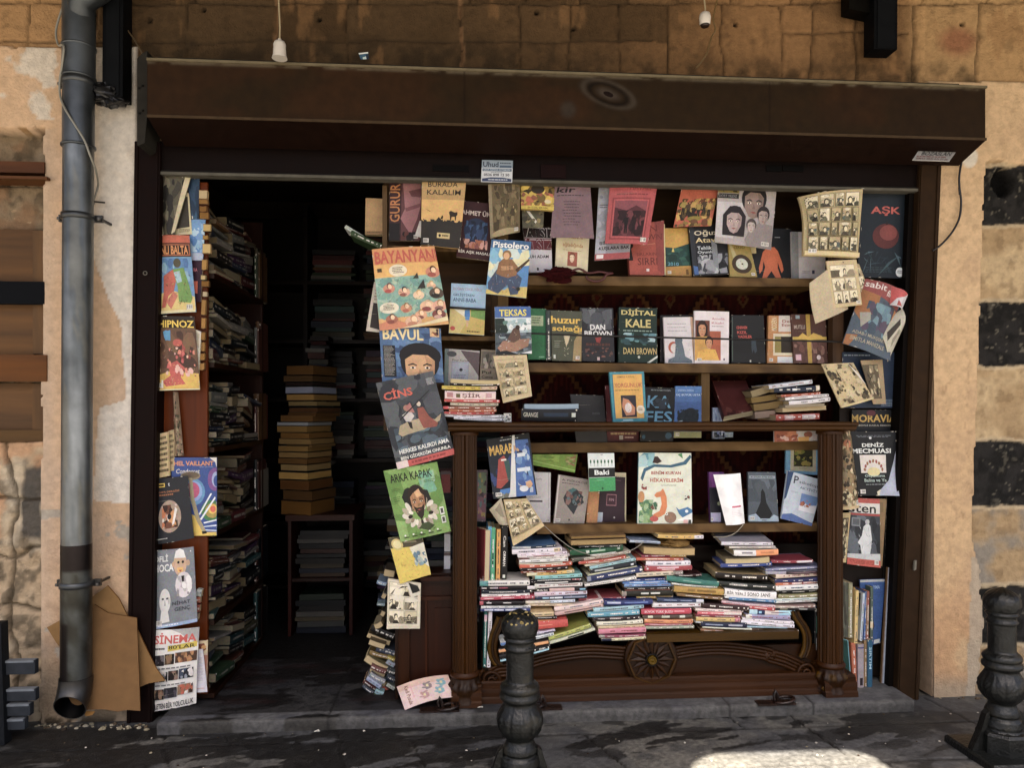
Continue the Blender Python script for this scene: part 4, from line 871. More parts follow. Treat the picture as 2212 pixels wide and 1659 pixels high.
def face(cx, cy, s, skin, hair, shade, asp=.75, beard=None, long_=False):
    "generic drawn head: s = half height of the face"
    w_ = s*asp; out = []; shade = tuple(.45*a+.55*b for a, b in zip(hx(shade), hx(skin)))
    if long_: out += p([(cx-w_*1.3, cy+s*1.2), (cx-w_*1.35, cy-s*.5), (cx-w_*.6, cy-s*1.25), (cx+w_*.6, cy-s*1.25), (cx+w_*1.35, cy-s*.5), (cx+w_*1.3, cy+s*1.2)], hair)
    out += e(cx, cy-s*.32, w_*1.16, s*1.0, hair, 0, 22)
    out += p([(cx-w_*.88, cy-s*.45), (cx-w_*.4, cy-s*.72), (cx+w_*.5, cy-s*.70), (cx+w_*.9, cy-s*.4), (cx+w_*.85, cy+s*.3), (cx+w_*.45, cy+s*.85), (cx, cy+s), (cx-w_*.45, cy+s*.85), (cx-w_*.85, cy+s*.3)], skin)
    out += p([(cx+w_*.3, cy-s*.7), (cx+w_*.9, cy-s*.4), (cx+w_*.85, cy+s*.3), (cx+w_*.45, cy+s*.85), (cx+w_*.1, cy+s*.95), (cx+w_*.5, cy+s*.2)], shade)
    if beard: out += p([(cx-w_*.7, cy+s*.25), (cx-w_*.3, cy+s*.42), (cx+w_*.3, cy+s*.42), (cx+w_*.75, cy+s*.2), (cx+w_*.4, cy+s*1.05), (cx, cy+s*1.35), (cx-w_*.4, cy+s*1.0)], beard)
    for sx in (-1, 1):
        out += p([(cx+sx*w_*.18, cy-s*.17), (cx+sx*w_*.42, cy-s*.27), (cx+sx*w_*.72, cy-s*.18), (cx+sx*w_*.70, cy-s*.12), (cx+sx*w_*.42, cy-s*.19), (cx+sx*w_*.18, cy-s*.11)], hair)
        out += e(cx+sx*w_*.43, cy-s*.02, w_*.17, s*.06, 'e8e0d0', 0, 10)+e(cx+sx*w_*.43, cy-s*.02, w_*.08, s*.06, '1c1410', 0, 8)
    out += p([(cx-w_*.02, cy), (cx+w_*.14, cy+s*.36), (cx-w_*.16, cy+s*.36)], shade)+p([(cx-w_*.3, cy+s*.58), (cx, cy+s*.53), (cx+w_*.3, cy+s*.58), (cx, cy+s*.66)], '8a3a34')
    return out
INK = '1e1916'
EPS = .00016
def spread(mb, F, art, d0=0.0, maxe=None, gap=.00002):
    "lay a drawing on the surface F(u, v, d)"
    lay = 0
    for polys, c in art:
        lay += 1; d = d0-.00012-lay*gap
        for q in polys:
            q = [(min(1, max(0, a)), min(1, max(0, b))) for a, b in q]
            if maxe:
                tris = [(q[0], q[i], q[i+1]) for i in range(1, len(q)-1)]
                while tris:
                    a, b, c_ = tris.pop(); L_ = [(math.dist(a, b), a, b, c_), (math.dist(b, c_), b, c_, a), (math.dist(c_, a), c_, a, b)]; m_ = max(L_)
                    if m_[0] > maxe:
                        _, a, b, c_ = m_; h_ = ((a[0]+b[0])/2, (a[1]+b[1])/2); tris += [(a, h_, c_), (h_, b, c_)]
                    else: mb.poly([F(*a, d), F(*b, d), F(*c_, d)], c, 0.0, True)
            else: mb.poly([F(*x_, d) for x_ in q], c)
def shell(mb, F, u0, u1, v0, v1, d0, d1, col, n=1, stv=0, mcol=None):
    "closed slab between depths d0 (front) and d1"
    us = [u0+(u1-u0)*i/n for i in range(n+1)]; vs = [v0+(v1-v0)*i/n for i in range(n+1)]
    mb.grid([[F(u, v, d0) for u in us] for v in vs], col); mb.grid([[F(u, v, d1) for u in us[::-1]] for v in vs], mcol or col)
    edge = [(u, v0) for u in us]+[(u1, v) for v in vs[1:]]+[(u, v1) for u in us[::-1][1:]]+[(u0, v) for v in vs[::-1][1:]]
    mb.grid([[F(u, v, d0) for u, v in edge], [F(u, v, d1) for u, v in edge]], mcol or col, False, lambda i, j: i*9.0*stv+.01, smooth=False)
def flat(name, label, cat, C, Y, th, base, art=(), pages='d8caa4', mat='print', bend=0.0, bendv=0.0, curl=None, group=None, back=None, spine=None, inset=(.0, .015, .008), pk=True, under=None, ret=False):
    "a book, comic or magazine showing its front; C = four survey corners TL TR BR BL, Y = depth or four depths"
    Ys = Y if isinstance(Y, (tuple, list)) else (Y,)*4
    q = [U(c[0], c[1], y) for c, y in zip(C, Ys)]
    nrm = ((q[1]-q[0]).cross(q[3]-q[0])).normalized()
    if nrm.y > 0: nrm = -nrm                                  # nrm points to the street
    def F(u, v, d):
        P0 = (q[0]*(1-u)+q[1]*u)*(1-v)+(q[3]*(1-u)+q[2]*u)*v
        k = bend*math.sin(math.pi*u)+bendv*math.sin(math.pi*v)
        if curl:
            cu, cv, cr, ca = curl; dd = max(0, 1-math.dist((u, v), (cu, cv))/cr); k += ca*dd*dd
        return P0+nrm*(k-d)
    bmax = max(abs(bend), abs(bendv), abs(curl[3])/max(.3, curl[2])**2*.8 if curl else 0); n = 16 if bmax else 1
    base_pt = min(q, key=lambda a: a.z)+Vector((0, th*.5, 0)); c0 = (q[2]+q[3])/2; loc = Vector((c0.x, c0.y, min(q[2].z, q[3].z)))
    T = thing(name, label, cat, loc, group); mb = MB(); tc = min(.0009, th*.2)
    shell(mb, F, 0, 1, 0, 1, 0, tc, base, n); 
    if th > .0025:
        shell(mb, F, 0, 1, 0, 1, th-tc, th, back or base, n)
        for d_ in (0,):                                       # spine at the left
            mb.grid([[F(0, v/n, 0) for v in range(n+1)], [F(-.003, v/n, th*.25) for v in range(n+1)], [F(-.003, v/n, th*.75) for v in range(n+1)], [F(0, v/n, th) for v in range(n+1)]], spine or base)
    Rw = random.Random(label); wear = []
    if name in ('book', 'comic', 'magazine', 'comic_magazine', 'comic_album'):
        for i in range(9):                                    # scuffed edges and a bent corner where bare paper shows
            a_ = Rw.random(); d_ = Rw.uniform(.004, .012); l_ = Rw.uniform(.02, .09)
            wear += [(lambda q: ([q], Rw.choice(('c8bfae', 'b0a692', 'd4ccbc'))))([[(a_, 0), (a_+l_, 0), (a_+l_*.6, d_)], [(a_, 1), (a_+l_, 1), (a_+l_*.5, 1-d_)], [(1, a_), (1, a_+l_), (1-d_, a_+l_*.5)], [(0, a_), (0, a_+l_), (d_, a_+l_*.5)]][i % 4])]
        y_ = Rw.uniform(.1, .9); wear += p([(0, y_), (.3, y_+.003), (.62, y_-.01), (.3, y_+.006)], 'a89e8c') if Rw.random() < .4 else []
        if th > .002 and len(art) > 3 and Rw.random() < .45:
            bx = Rw.choice((.06, .80)); wear += r(bx, .90, bx+.14, .965, 'd4d0c8')+[([[(bx+.01+k*.012, .91), (bx+.016+k*.012, .91), (bx+.016+k*.012, .95), (bx+.01+k*.012, .95)] for k in range(10) if Rw.random() < .8], '2a2826')]
    gp = .00006 if len(art) < 90 else .00003
    spread(mb, F, list(art)+wear, -.0002 if n > 1 else 0, max(.035, math.sqrt(.00006/(1.23*bmax))) if n > 1 else None, gp if n > 1 else .00002); part(mb, 'cover', mat, T)
    if th > .0025 and pk:
        m = MB(); shell(m, F, .004, 1-inset[1], inset[2], 1-inset[2], tc+.0001, th-tc-.0001, pages, n, 1); part(m, 'pages', 'pages', T)
    if ret: return T, F
    return T
def rect(s, u0, v0, u1, v1): return [K(s, u0, v0), K(s, u1, v0), K(s, u1, v1), K(s, u0, v1)]
def quad(s, *uv): return [K(s, uv[i], uv[i+1]) for i in range(0, 8, 2)]

# --- a book lying or standing with its spine (or fore edge) to the street
SINK = []
def slab(label, s, xa, ya, xb, yb, h_, col, Y=0.0, D=.14, yaw=0.0, kind='S', segs=(), txt=None, tcol='e8e2d6', name='book', group=None, back=None, pages='cbb68e', seed=None, tilt=0.0, axis=None):
    """A-B is the long axis of the visible edge in sheet s, h_ its thickness in sheet pixels.
    kind S = spine to the street, P = page block to the street."""
    a, b = U(*K(s, xa, ya), Y), U(*K(s, xb, yb), Y); px = K(s, xa, ya)[0]
    th = h_*KS(s)*dep(px, Y)/FPX
    if axis: a, b, th = axis
    L = (b-a); ll = L.length; L.normalize()
    if yaw: L = Matrix.Rotation(yaw, 3, 'Z') @ L; 
    Dv = Vector((-L.y, L.x, 0)).normalized() if abs(L.z) < .9 else Vector((math.sin(-yaw), math.cos(yaw), 0))
    if abs(L.z) >= .9: L = (b-a).normalized(); Dv = (Dv-L*Dv.dot(L)).normalized()
    if Dv.y < 0 and not yaw and not axis: Dv = -Dv
    if tilt: Dv = (Dv+Vector((0, 0, tilt))).normalized()
    T_ = L.cross(Dv).normalized(); 
    R_ = random.Random(seed if seed is not None else label); tc = .0011 if th > .006 else th*.12
    o = a-T_*th/2
    zs = [o, o+T_*th, o+L*ll, o+L*ll+T_*th]; z0 = min(v.z for v in zs+[v+Dv*D for v in zs])
    T = None if SINK else thing(name, label, 'book', Vector((a+L*ll/2+Dv*D/2)[:2]+(z0,)), group)
    sag = 0 if SINK or axis or abs(L.z) > .6 else R_.uniform(-.0008, .0034)
    def sweep(m_, o_, l_, d_, t_, c_):
        rows = [[o_+l_*(i/4)-T_*sag*math.sin(math.pi*i/4)+q_ for q_ in (Vector((0, 0, 0)), d_, d_+t_, t_)] for i in range(5)]
        m_.grid(rows, c_, True, lambda i, j: 9.0 if j > 1 else .01, smooth=False)
        m_.poly(rows[0], c_, [.01, .01, 9.0, 9.0]); m_.poly(rows[-1][::-1], c_, [9.0, 9.0, .01, .01])
    mb = SINK[0] if SINK else MB(); bk = back or col; rr = min(.003, th*.18)
    if kind == 'S':
        n = 4; F = lambda u, v, d: o+L*ll*u+T_*(th*v-sag*math.sin(math.pi*u))+Dv*(d+rr*(2*v-1)**2)
        mb.grid([[F(u/4, i/n, 0) for i in range(n+1)] for u in range(5)], col)
        mb.grid([[F(u/4, i/n, .001) for i in range(n+1)][::-1] for u in range(5)], col)
        for u in (0, 1): mb.grid([[F(u, i/n, 0) for i in range(n+1)], [F(u, i/n, .0012) for i in range(n+1)]], col)
        art = []
        for g in segs: art += r(g[0], g[3] if len(g) > 3 else 0.0, g[1], g[4] if len(g) > 4 else 1.0, g[2])
        if txt: 
            for q in txt: art += t(q[0], q[1] if len(q) > 4 else .25, q[-3 if len(q) > 4 else -2]-q[0] if False else q[2], q[3] if len(q) > 4 else .5, q[-1], tcol, 1)
        elif txt is None and th > .006:
            lum = sum(hx(col)); c2 = tcol if lum < .9 else R_.choice(('3a3a44', '7a3030', '2c4060', '55504a'))
            x = R_.uniform(.06, .2)
            while x < .9:
                w_ = R_.uniform(.012, .03); 
                if R_.random() < .16: x += R_.uniform(.05, .14)
                art += r(x, .36, min(.95, x+w_), .36+R_.uniform(.2, .3), c2); x += w_+.007
            art += r(.955, .3, .975, .7, c2)
        for i in range(5):
            x = R_.choice((R_.uniform(0, .03), R_.uniform(.96, .99), R_.random()*.95)); k_ = R_.choice((0, .88)); art += r(x, k_, x+R_.uniform(.004, .03), k_+.12, R_.choice(('c8c0b0', '8a8070', 'd8d0c4')))
        # spine drawing: F has v upwards for lying books
        spread(mb, lambda u, v, d: F(u, 1-v, d), art, 0, .26)
        x0, x1 = rr, D
    else: x0, x1 = 0.0, D
    for k in (0, 1):
        sweep(mb, o+T_*(th-tc)*k+Dv*x0, L*ll, Dv*(x1-x0), T_*tc, bk)
    if kind == 'P': mb.box(o+Dv*(D-.001), L*ll, Dv*.001, T_*th, bk)
    if not SINK: part(mb, 'cover', 'print', T)
    m = SINK[0] if SINK else MB(); ins = .002 if kind == 'S' else .0012
    sweep(m, o+T_*tc*1.02+L*ins+Dv*(.003 if kind == 'S' else .0015), L*(ll-2*ins), Dv*(D-.005), T_*(th-tc*2.04), pages)
    if not SINK: part(m, 'pages', 'pages', T)
    return T
ORD = ['topmost', 'second', 'third', 'fourth', 'fifth', 'sixth', 'seventh', 'eighth', 'ninth', 'tenth', 'eleventh', 'twelfth', 'thirteenth', 'fourteenth', 'fifteenth', 'sixteenth', 'seventeenth', 'eighteenth', 'nineteenth', 'twentieth', 'twenty-first', 'twenty-second', 'twenty-third']
def cname(c):
    import colorsys
    rr, g, b = [int(c[i:i+2], 16)/255 for i in (0, 2, 4)]; h_, s_, v_ = colorsys.rgb_to_hsv(rr, g, b)
    if v_ < .24: return 'black'
    if s_ < .16: return 'white' if v_ > .78 else ('pale grey' if v_ > .55 else 'dark grey')
    h_ *= 360; dk = 'dark ' if v_ < .5 else ('pale ' if s_ < .38 and v_ > .6 else '')
    if v_ > .8 and s_ < .24 and 20 < h_ < 60: return 'cream'
    n = 'red' if h_ < 12 or h_ > 345 else 'orange' if h_ < 33 and v_ > .62 else 'brown' if h_ < 42 and v_ < .7 else 'yellow' if h_ < 66 else 'green' if h_ < 165 else 'teal' if h_ < 192 else 'blue' if h_ < 255 else 'purple' if h_ < 310 else 'pink'
    if n == 'brown' and s_ < .4: return 'tan'
    return dk+n
def pile(desc, s, rows, Y=0.0, D=.14, group=None, yaw=0.0):
    "rows from the top of the pile: (xa, ya, xb, yb, h, colour, options)"
    n = len(rows)
    for i, q in enumerate(rows):
        opt = dict(q[6]) if len(q) > 6 else {}; ss = opt.pop('s', s); kd = opt.get('kind', 'S'); nm = opt.pop('what', None)
        what = nm or ('page-edge book' if kd == 'P' else cname(q[5])+'-spined book')

        pos = 'topmost' if i == 0 else ('bottom' if i == n-1 else ORD[i]+' from the top')
        slab(f'{what} {pos} {desc}', ss, *q[:6], Y=opt.pop('Y', Y+random.Random(i*7+n).uniform(-.006, .006)), D=opt.pop('D', D), yaw=opt.pop('yaw', yaw)+random.Random(i*13+n).uniform(-.05, .05), group=group, **opt)
def tr(x, y, w_, h_, s, c, cw=False):
    "lettering turned to read up (or down) the page"
    return [([[((x+(1-v)*w_, y+u*h_) if cw else (x+v*w_, y+(1-u)*h_)) for u, v in q] for q in text_tris(s, 1)], c)]
HUNG = 'comics and magazines hung up for sale'; FACE = 'books shown face out on the shelves'
def hung(label, C, Y, base, art, th=.003, name='magazine', **k): return flat(name, label, name.replace('_', ' '), C, Y, th, base, art, group=HUNG, **k)
def shown(label, C, Y, base, art, th=.018, **k): return flat('book', label, 'book', C, Y, th, base, art, group=FACE, **k)
def mq(*a):                                       # corners given on different sheets: ('B1',u,v)...
    return [K(*q) for q in a]
SEPIA = ('8a7c5e', '5c5038', 'c4b48c', '3a3226')
# ---------------- left strip beside the door post
mb = MB(); a, b = U(300, 383, .035), U(447, 1520, .035); mb.wbox(a.x, b.x, .04, .055, .07, 1.95, '9a4c24')
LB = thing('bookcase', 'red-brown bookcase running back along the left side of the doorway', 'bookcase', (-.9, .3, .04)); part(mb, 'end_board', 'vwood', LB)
hung('creased open magazine with grey photo at the top of the left strip', quad('A1', 1290, -70, 1590, -70, 1455, 405, 1350, 412), .012, '54503f', blobs(0, 0, 1, 1, ('2a2722', '3e3a30', '6b6452', '1e1c18'), 26, .16, 3)+p([(.86, 0), (1, 0), (.98, .95), (.80, 1)], 'c8bc98')+p([(0, .3), (.05, .3), (.2, 1), (.1, 1)], 'cfc4a0'), bend=.012)
hung('cream-edged magazine page behind the creased grey magazine', quad('A1', 1530, 40, 1572, 60, 1600, 402, 1430, 412), .026, 'c9bd92', p([(.1, .1), (.8, .1), (.9, .82), (.1, .86)], '3a352c')+lines(.3, .86, .95, .95, 3, '6b6248', 2))
hung('tall dark blue booklet at the top behind the left strip', quad('A1', 1560, -60, 1662, -60, 1655, 285, 1598, 285), .030, '1f3f5c', blobs(0, 0, 1, 1, ('24506e', '16304a'), 8, .3, 4))
hung('sky blue booklet hanging beside the axe comic', quad('A1', 1590, 282, 1712, 280, 1690, 622, 1575, 620), .030, '5f93c8', blobs(0, .05, 1, .8, ('86b4d8', '3f78b4', 'a9c8de', '4a86c4'), 22, .22, 5, .4)+r(0, .82, 1, 1, 'a9b4cc'), bend=.004)
shown('dark purple book below the sky blue booklet', quad('A1', 1590, 622, 1692, 620, 1672, 965, 1600, 965), .030, '35182c', t(.2, .18, .35, .09, 'RA', 'c46a7a')+r(.2, .50, .6, .8, 'c4502c'), .01)
hung('colourful comic with red running figure and orange title on brown', quad('A1', 1290, 412, 1578, 412, 1634, 1050, 1290, 1072), .008, '6fa0c4',
     r(0, 0, 1, .10, 'b8502a')+r(0, .10, 1, .28, '2a1a14')+r(.02, .115, .98, .265, 'a85a30')+r(.05, .13, .95, .25, '2c1c18')+t(-.02, .135, .95, .11, 'KANLI BALTA', 'd88a3c', 2)
     + r(0, .29, 1, .97, '5f92c0')+blobs(0, .3, 1, .6, ('4a80b4', '88b4cc', '3c6ca4'), 16, .18, 7)+p([(0, .78), (.4, .7), (1, .8), (1, .97), (0, .97)], 'd8c070')+p([(.25, .52), (.5, .44), (.62, .5), (.5, .72), (.36, .78), (.28, .92), (.18, .93), (.24, .74)], 'b8503a')+p([(.5, .44), (.78, .42), (.88, .62), (.95, .82), (.9, .88), (.62, .86), (.6, .66)], '6f9a4c')+p([(.52, .48), (.68, .46), (.72, .6), (.6, .62)], '9fc0cc')
     + e(.62, .36, .10, .06, '54503c')+p([(.3, .85), (.5, .72), (.6, .78), (.42, .95)], 'c46a50')+strokes(.2, .45, .95, .92, ('2a1c14', '3c2418', '8fb05c', 'c8785a'), 40, .05, .006, 8)+r(0, .965, 1, 1, 'd8cc9c'), name='comic', bend=.006)
hung('yellow-titled comic with red creature, lowest comic of the left upper strip', quad('A1', 1285, 1085, 1618, 1090, 1668, 1698, 1275, 1708), .004, '6a4c34',
     r(0, 0, 1, .16, '2a2018')+t(.12, .055, .86, .10, 'HIPNOZ', 'e4c02c', 2)+r(0, .2, 1, 1, '6a4a34')+blobs(0, .2, 1, .7, ('5c4030', '78583c', '4a3226'), 18, .16, 9)+blobs(.08, .19, .42, .33, ('4a94c0',), 5, .10, 2)+p([(0, .82), (.4, .74), (1, .78), (1, 1), (0, 1)], 'd4ac3c')
     + p([(.35, .66), (.55, .6), (.72, .7), (.62, .82), (.72, .92), (.3, .95), (.22, .88), (.4, .8)], 'b8463a')+e(.58, .36, .11, .05, 'b84a38')+p([(.68, .36), (.76, .44), (.66, .56), (.6, .54), (.68, .44)], 'a03a30')+blobs(.3, .42, .95, .82, ('c8504a', 'e0b0a0', '8a2c26', 'd87a60'), 34, .045, 10)+strokes(.1, .3, .95, .95, ('d8c0a0', '2a1812', 'e0c060'), 30, .04, .005, 11)+r(.20, .86, .24, .97, 'e8e4d8')+r(0, .985, 1, 1, 'd8d0a8'), name='comic', bend=.010)
hung('white page stack peeping out behind the yellow-titled comic', quad('A1', 1600, 1185, 1675, 1215, 1650, 1650, 1600, 1650), .014, 'd8d2c0', lines(.1, .05, .9, .95, 2, 'b0a890', 3), .008)
pile('in the column behind the left strip', 'A1', [(1655, 68+i*0, 1726, 70, 70, 'a8834c', {'kind': 'P'})]+[(1650+dx, y, 1735+dx2, y+2, h_, c_, {'kind': 'P', 'pages': pg}) for dx, dx2, y, h_, c_, pg in (
    (5, -5, 130, 40, '6a4424', '9a7444'), (8, -14, 185, 48, '5a3820', '8a6438'), (10, 2, 245, 60, '4a2c1c', '8f6a3c'), (40, 20, 345, 62, '3c2a1c', 'd0b47c'), (36, -4, 425, 36, '5c3c20', 'ac8850'), (34, 18, 520, 80, '7a5a34', 'd8bc84'), (28, -14, 650, 88, '5c4024', 'b89058'), (20, -24, 760, 42, '1f3a24', 'd0b888'), (25, 4, 812, 50, '3c2814', '8a6436'), (35, -10, 900, 44, '5a3c20', 'c8b898'), (24, -22, 1010, 130, '4a3420', 'a88250'), (24, -24, 1140, 90, '5a3c22', 'b88c54'), (8, -28, 1250, 70, '3a2616', 'a07a48'), (8, -30, 1340, 80, '4c3018', 'ac8450'), (6, -30, 1420, 60, '4a2e18', 'a87e48'), (4, -34, 1500, 60, '5c3a1e', 'b88e58'))], Y=.020, D=.018, group='piled books of the left bookcase')
# lower part of the left strip
hung('narrow twisted strip of floral cloth hanging down the red-brown board', quad('A2', 1450, 165, 1482, 170, 1530, 700, 1455, 705), .02, '8a7458', blobs(0, 0, 1, 1, ('7a4a3c', 'a89470', '54503c', 'b08470', '3c3828'), 60, .12, 12, .25), name='cloth_strip', bend=.012, curl=(0, 0, .9, .01)) 
hung('yellowed text page hanging left of the floral cloth strip', quad('A2', 1290, 530, 1405, 500, 1418, 868, 1290, 892), .012, 'c4ac78', lines(.35, .08, .92, .95, 7, '4a3c24', 13, .5)+r(.92, 0, 1, 1, 'a8905c'), bend=.006)
hung('folded brown page between the yellowed page and the cloth strip', quad('A2', 1402, 495, 1455, 480, 1450, 825, 1420, 830), .02, 'b09a6c', lines(.1, .1, .9, .9, 6, '5c4c30', 14, .5))
hung('large blue comic album with coloured rings and orange title', quad('A2', 1425, 716, 1806, 716, 1804, 1366, 1440, 1372), .022, '24458a',
     t(-.17, .045, 1.10, .06, 'MICHEL VAILLANT', 'd8884c', 2)+t(.62, .115, .3, .018, 'JEAN GRATON', '8fa0c8', 0)+e(.50, .44, .24, .17, '4f8ab4')+e(.48, .43, .20, .135, '7f9ccc')+e(.46, .42, .16, .105, 'b0406c')+e(.96, .28, .16, .15, '7a4a8a')+e(.99, .28, .10, .10, '9aa4cc')+e(.99, .30, .06, .07, '24458a')+e(.88, .68, .23, .135, '3f7a44')+e(.90, .68, .16, .095, 'a8903c')+e(.91, .66, .10, .062, 'e0b83c')+e(.92, .66, .065, .042, 'd0502c')
     + p([(.60, .72), (.86, .46), (.90, .46), (.62, .74)], 'dfe4e8')+p([(.62, .79), (.96, .50), (.98, .52), (.66, .80)], 'dfe4e8')+p([(.70, .83), (1, .79), (1, .81), (.72, .845)], 'dfe4e8')+p([(.70, .88), (1, .86), (1, .88), (.72, .89)], 'c8d4e4')+p([(.72, .92), (1, .93), (1, .945), (.74, .935)], 'c8d4e4')+p([(0, 0.62), (.50, .74), (.75, .955), (1, .955), (1, 1), (0, 1)], 'dcb83c')
     + t(.10, .145, .52, .06, 'Condorcet', 'd0ccc0', 1, .2)+e(.42, .235, .22, .055, '8a7c64')+e(.42, .225, .19, .04, '6a5c48')+p([(.38, .26), (.46, .26), (.50, .52), (.62, .78), (.76, .94), (.70, .97), (.54, .80), (.42, .55)], 'a09474')+p([(.66, .945), (.77, .94), (.78, .97), (.68, .98)], '1c1a18')+p([(.84, 0), (1, .0), (1, .13), (.97, .06), (.9, .03)], 'e0dcd0'), .006, name='comic_album')
hung('black magazine with oval collage picture hanging over the blue album', quad('A2', 1290, 893, 1562, 868, 1616, 1388, 1275, 1448), .004, '23262c',
     r(.05, .08, .32, .14, 'd4b02c')+r(.09, .095, .29, .125, '3a3010')+t(.42, .08, .05, .05, 't', 'd8dce0', 1)+t(.12, .195, .62, .035, 'KAFA DERGİSİ', 'b06a34', 1)+lines(.12, .25, .6, .28, 1, '9a5c30', 2, .8)
     + e(.44, .60, .30, .25, 'a8907c', .0, 28)+[(x_[0], x_[1]) for x_ in blobs(.24, .42, .64, .78, ('2c2018', 'c06a30', 'e0d4c8', '6a3c28', 'c88848', '3a241c', 'b89a84'), 44, .075, 15)]+p([(.60, .46), (.66, .5), (.56, .72), (.5, .74)], 'e4dcd4')+e(.44, .60, .055, .045, '1a1a1e')+lines(.1, .92, .4, .945, 1, 'b8b8b0', 4, .6), bend=.006)
hung('grey caricature magazine with two cartoon heads', mq(('A2', 1290, 1492), ('A2', 1612, 1460), ('A3', 1645, 440), ('A3', 1285, 505)), .0, '7d8288',
     t(-.10, .055, .46, .10, 'SOFLİ', 'e0e0dc', 2)+t(.0, .185, .50, .10, 'HOCA', 'e4e4e0', 2)+e(.66, .19, .16, .17, 'c8a484')+p([(.52, .12), (.56, .03), (.66, 0), (.76, .03), (.8, .13)], 'e4e2dc')+e(.50, .2, .04, .04, 'c09a78')+e(.85, .2, .05, .04, 'c09a78')+e(.62, .18, .03, .018, INK)+e(.73, .18, .03, .018, INK)+p([(.58, .25), (.74, .25), (.72, .31), (.6, .31)], 'e0ae54')+p([(.62, .28), (.7, .28), (.67, .31)], 'b0342c')
     + e(.73, .48, .20, .17, 'd8d0d0')+blobs(.56, .36, .92, .62, ('b8aeb0', 'ece8e4', '9a9094'), 16, .06, 16)+p([(.68, .36), (.75, .36), (.74, .44), (.7, .44)], INK)+e(.27, .66, .14, .16, 'd8d6d0')+p([(.18, .78), (.34, .78), (.38, .93), (.14, .94)], 'd8d6d0')+e(.22, .63, .03, .014, '4a4a4c')+e(.33, .63, .03, .014, '4a4a4c')+p([(.27, .64), (.30, .72), (.25, .72)], 'a8a6a0')+e(.37, .66, .02, .05, 'b8b6b0')
     + t(.45, .67, .42, .06, 'NİHAT', '3f434a', 1)+t(.50, .76, .36, .06, 'GENÇ', '3f434a', 1)+r(0, .955, 1, 1, '8fa4c4')+lines(.08, .965, .6, .985, 1, 'd8dce4', 3, .8)+e(.93, .05, .012, .01, 'e8e8e8'), bend=.008)
for k_, (v0, v1, c_) in enumerate(((130, 330, '9a4a2c'), (170, 300, 'a8b0a4'), (330, 450, '7a3a24'))): pass
hung('wavy film magazine with red title and photo rows at the foot of the left strip', quad('A3', 1285, 512, 1660, 488, 1634, 1122, 1270, 1192), -.004, 'dcd8d0',
     p([(.4, 0), (1, 0), (1, .2), (.8, .14), (.6, .05)], 'a8a4a0')+t(.02, .035, .94, .14, 'SİNEMA', 'c03a2c', 2)+p([(.34, .2), (.98, .17), (.98, .24), (.34, .27)], 'c8b028')+t(.36, .195, .58, .05, "80'LAR", '2a2414', 1)+lines(.05, .22, .28, .25, 1, '3a3a3a', 3, .8)
     + sum([r(x0, y0, x1, y1, c_)+blobs(x0, y0, x1, y1, pl_, 14, .05, int(x0*90+y0*700)) for x0, y0, x1, y1, c_, pl_ in (
         (.02, .31, .27, .44, '1e1c1e', ('3c3a40', '6a6468', '2a2428')), (.28, .30, .50, .43, '2c2018', ('5c4430', '8a6844', '1c1410')), (.52, .29, .99, .42, '4a3020', ('8a5c34', '2a1c14', 'b07a44', '6a3c24')),
         (.02, .52, .15, .64, '8a2c24', ('5c1c18', '3a3030')), (.16, .52, .36, .64, '2c2a2e', ('8a8484', '1a1a1c', 'c8c0bc')), (.38, .51, .60, .63, '3a2c28', ('6a4c3c', '8a7060', '241c1c')), (.62, .50, .93, .63, '1e2028', ('3c4458', 'd8d0cc', '2a2c34', '8a8c98')),
         (.03, .73, .28, .86, '2a2422', ('6a4a38', '1c1818', '8a6c54')), (.29, .72, .58, .85, '1e1c20', ('4a464c', '2c2a30')), (.60, .70, .93, .83, '8a6a50', ('d8ccc0', '3a2820', 'b0502c', 'e4dcd4')))], [])
     + lines(.04, .465, .97, .495, 1, '6a6a6a', 7, .5)+lines(.04, .675, .97, .70, 1, '6a6a6a', 8, .5)+t(-.02, .885, .97, .09, 'İZLETEN BİR YOLCULUK', '2a2a2c', 1), bend=.010, bendv=.006)
hung('picture magazine showing its right edge beside the film magazine', quad('A3', 1620, 602, 1732, 596, 1722, 1010, 1630, 1032), .02, 'c8b48c', p([(.3, .06), (.75, .05), (.9, .18), (.45, .24)], '7a3a24')+e(.72, .13, .18, .04, 'c08a44')+r(.0, .25, 1, 1, 'c0a890')+p([(.55, .28), (1, .3), (.95, .75), (.75, .8)], '9a5c44'), bend=.004)
hung('narrow white printed page in front of the picture magazine', quad('A3', 1655, 672, 1690, 670, 1728, 1028, 1618, 1034), .008, 'cfcad0', lines(.2, .2, .75, .75, 16, 'a09ca4', 5, .4)+lines(.1, .9, .8, .93, 1, 'c08a80', 5, .6))
pile('beside the caricature magazine', 'A3', [(1635, 200, 1678, 205, 60, 'a8b0a4'), (1630, 262, 1668, 262, 50, '9a4a2c'), (1625, 330, 1662, 332, 60, '8a3c24'), (1628, 400, 1650, 402, 60, '6a2c1c')], Y=.02, D=.03)

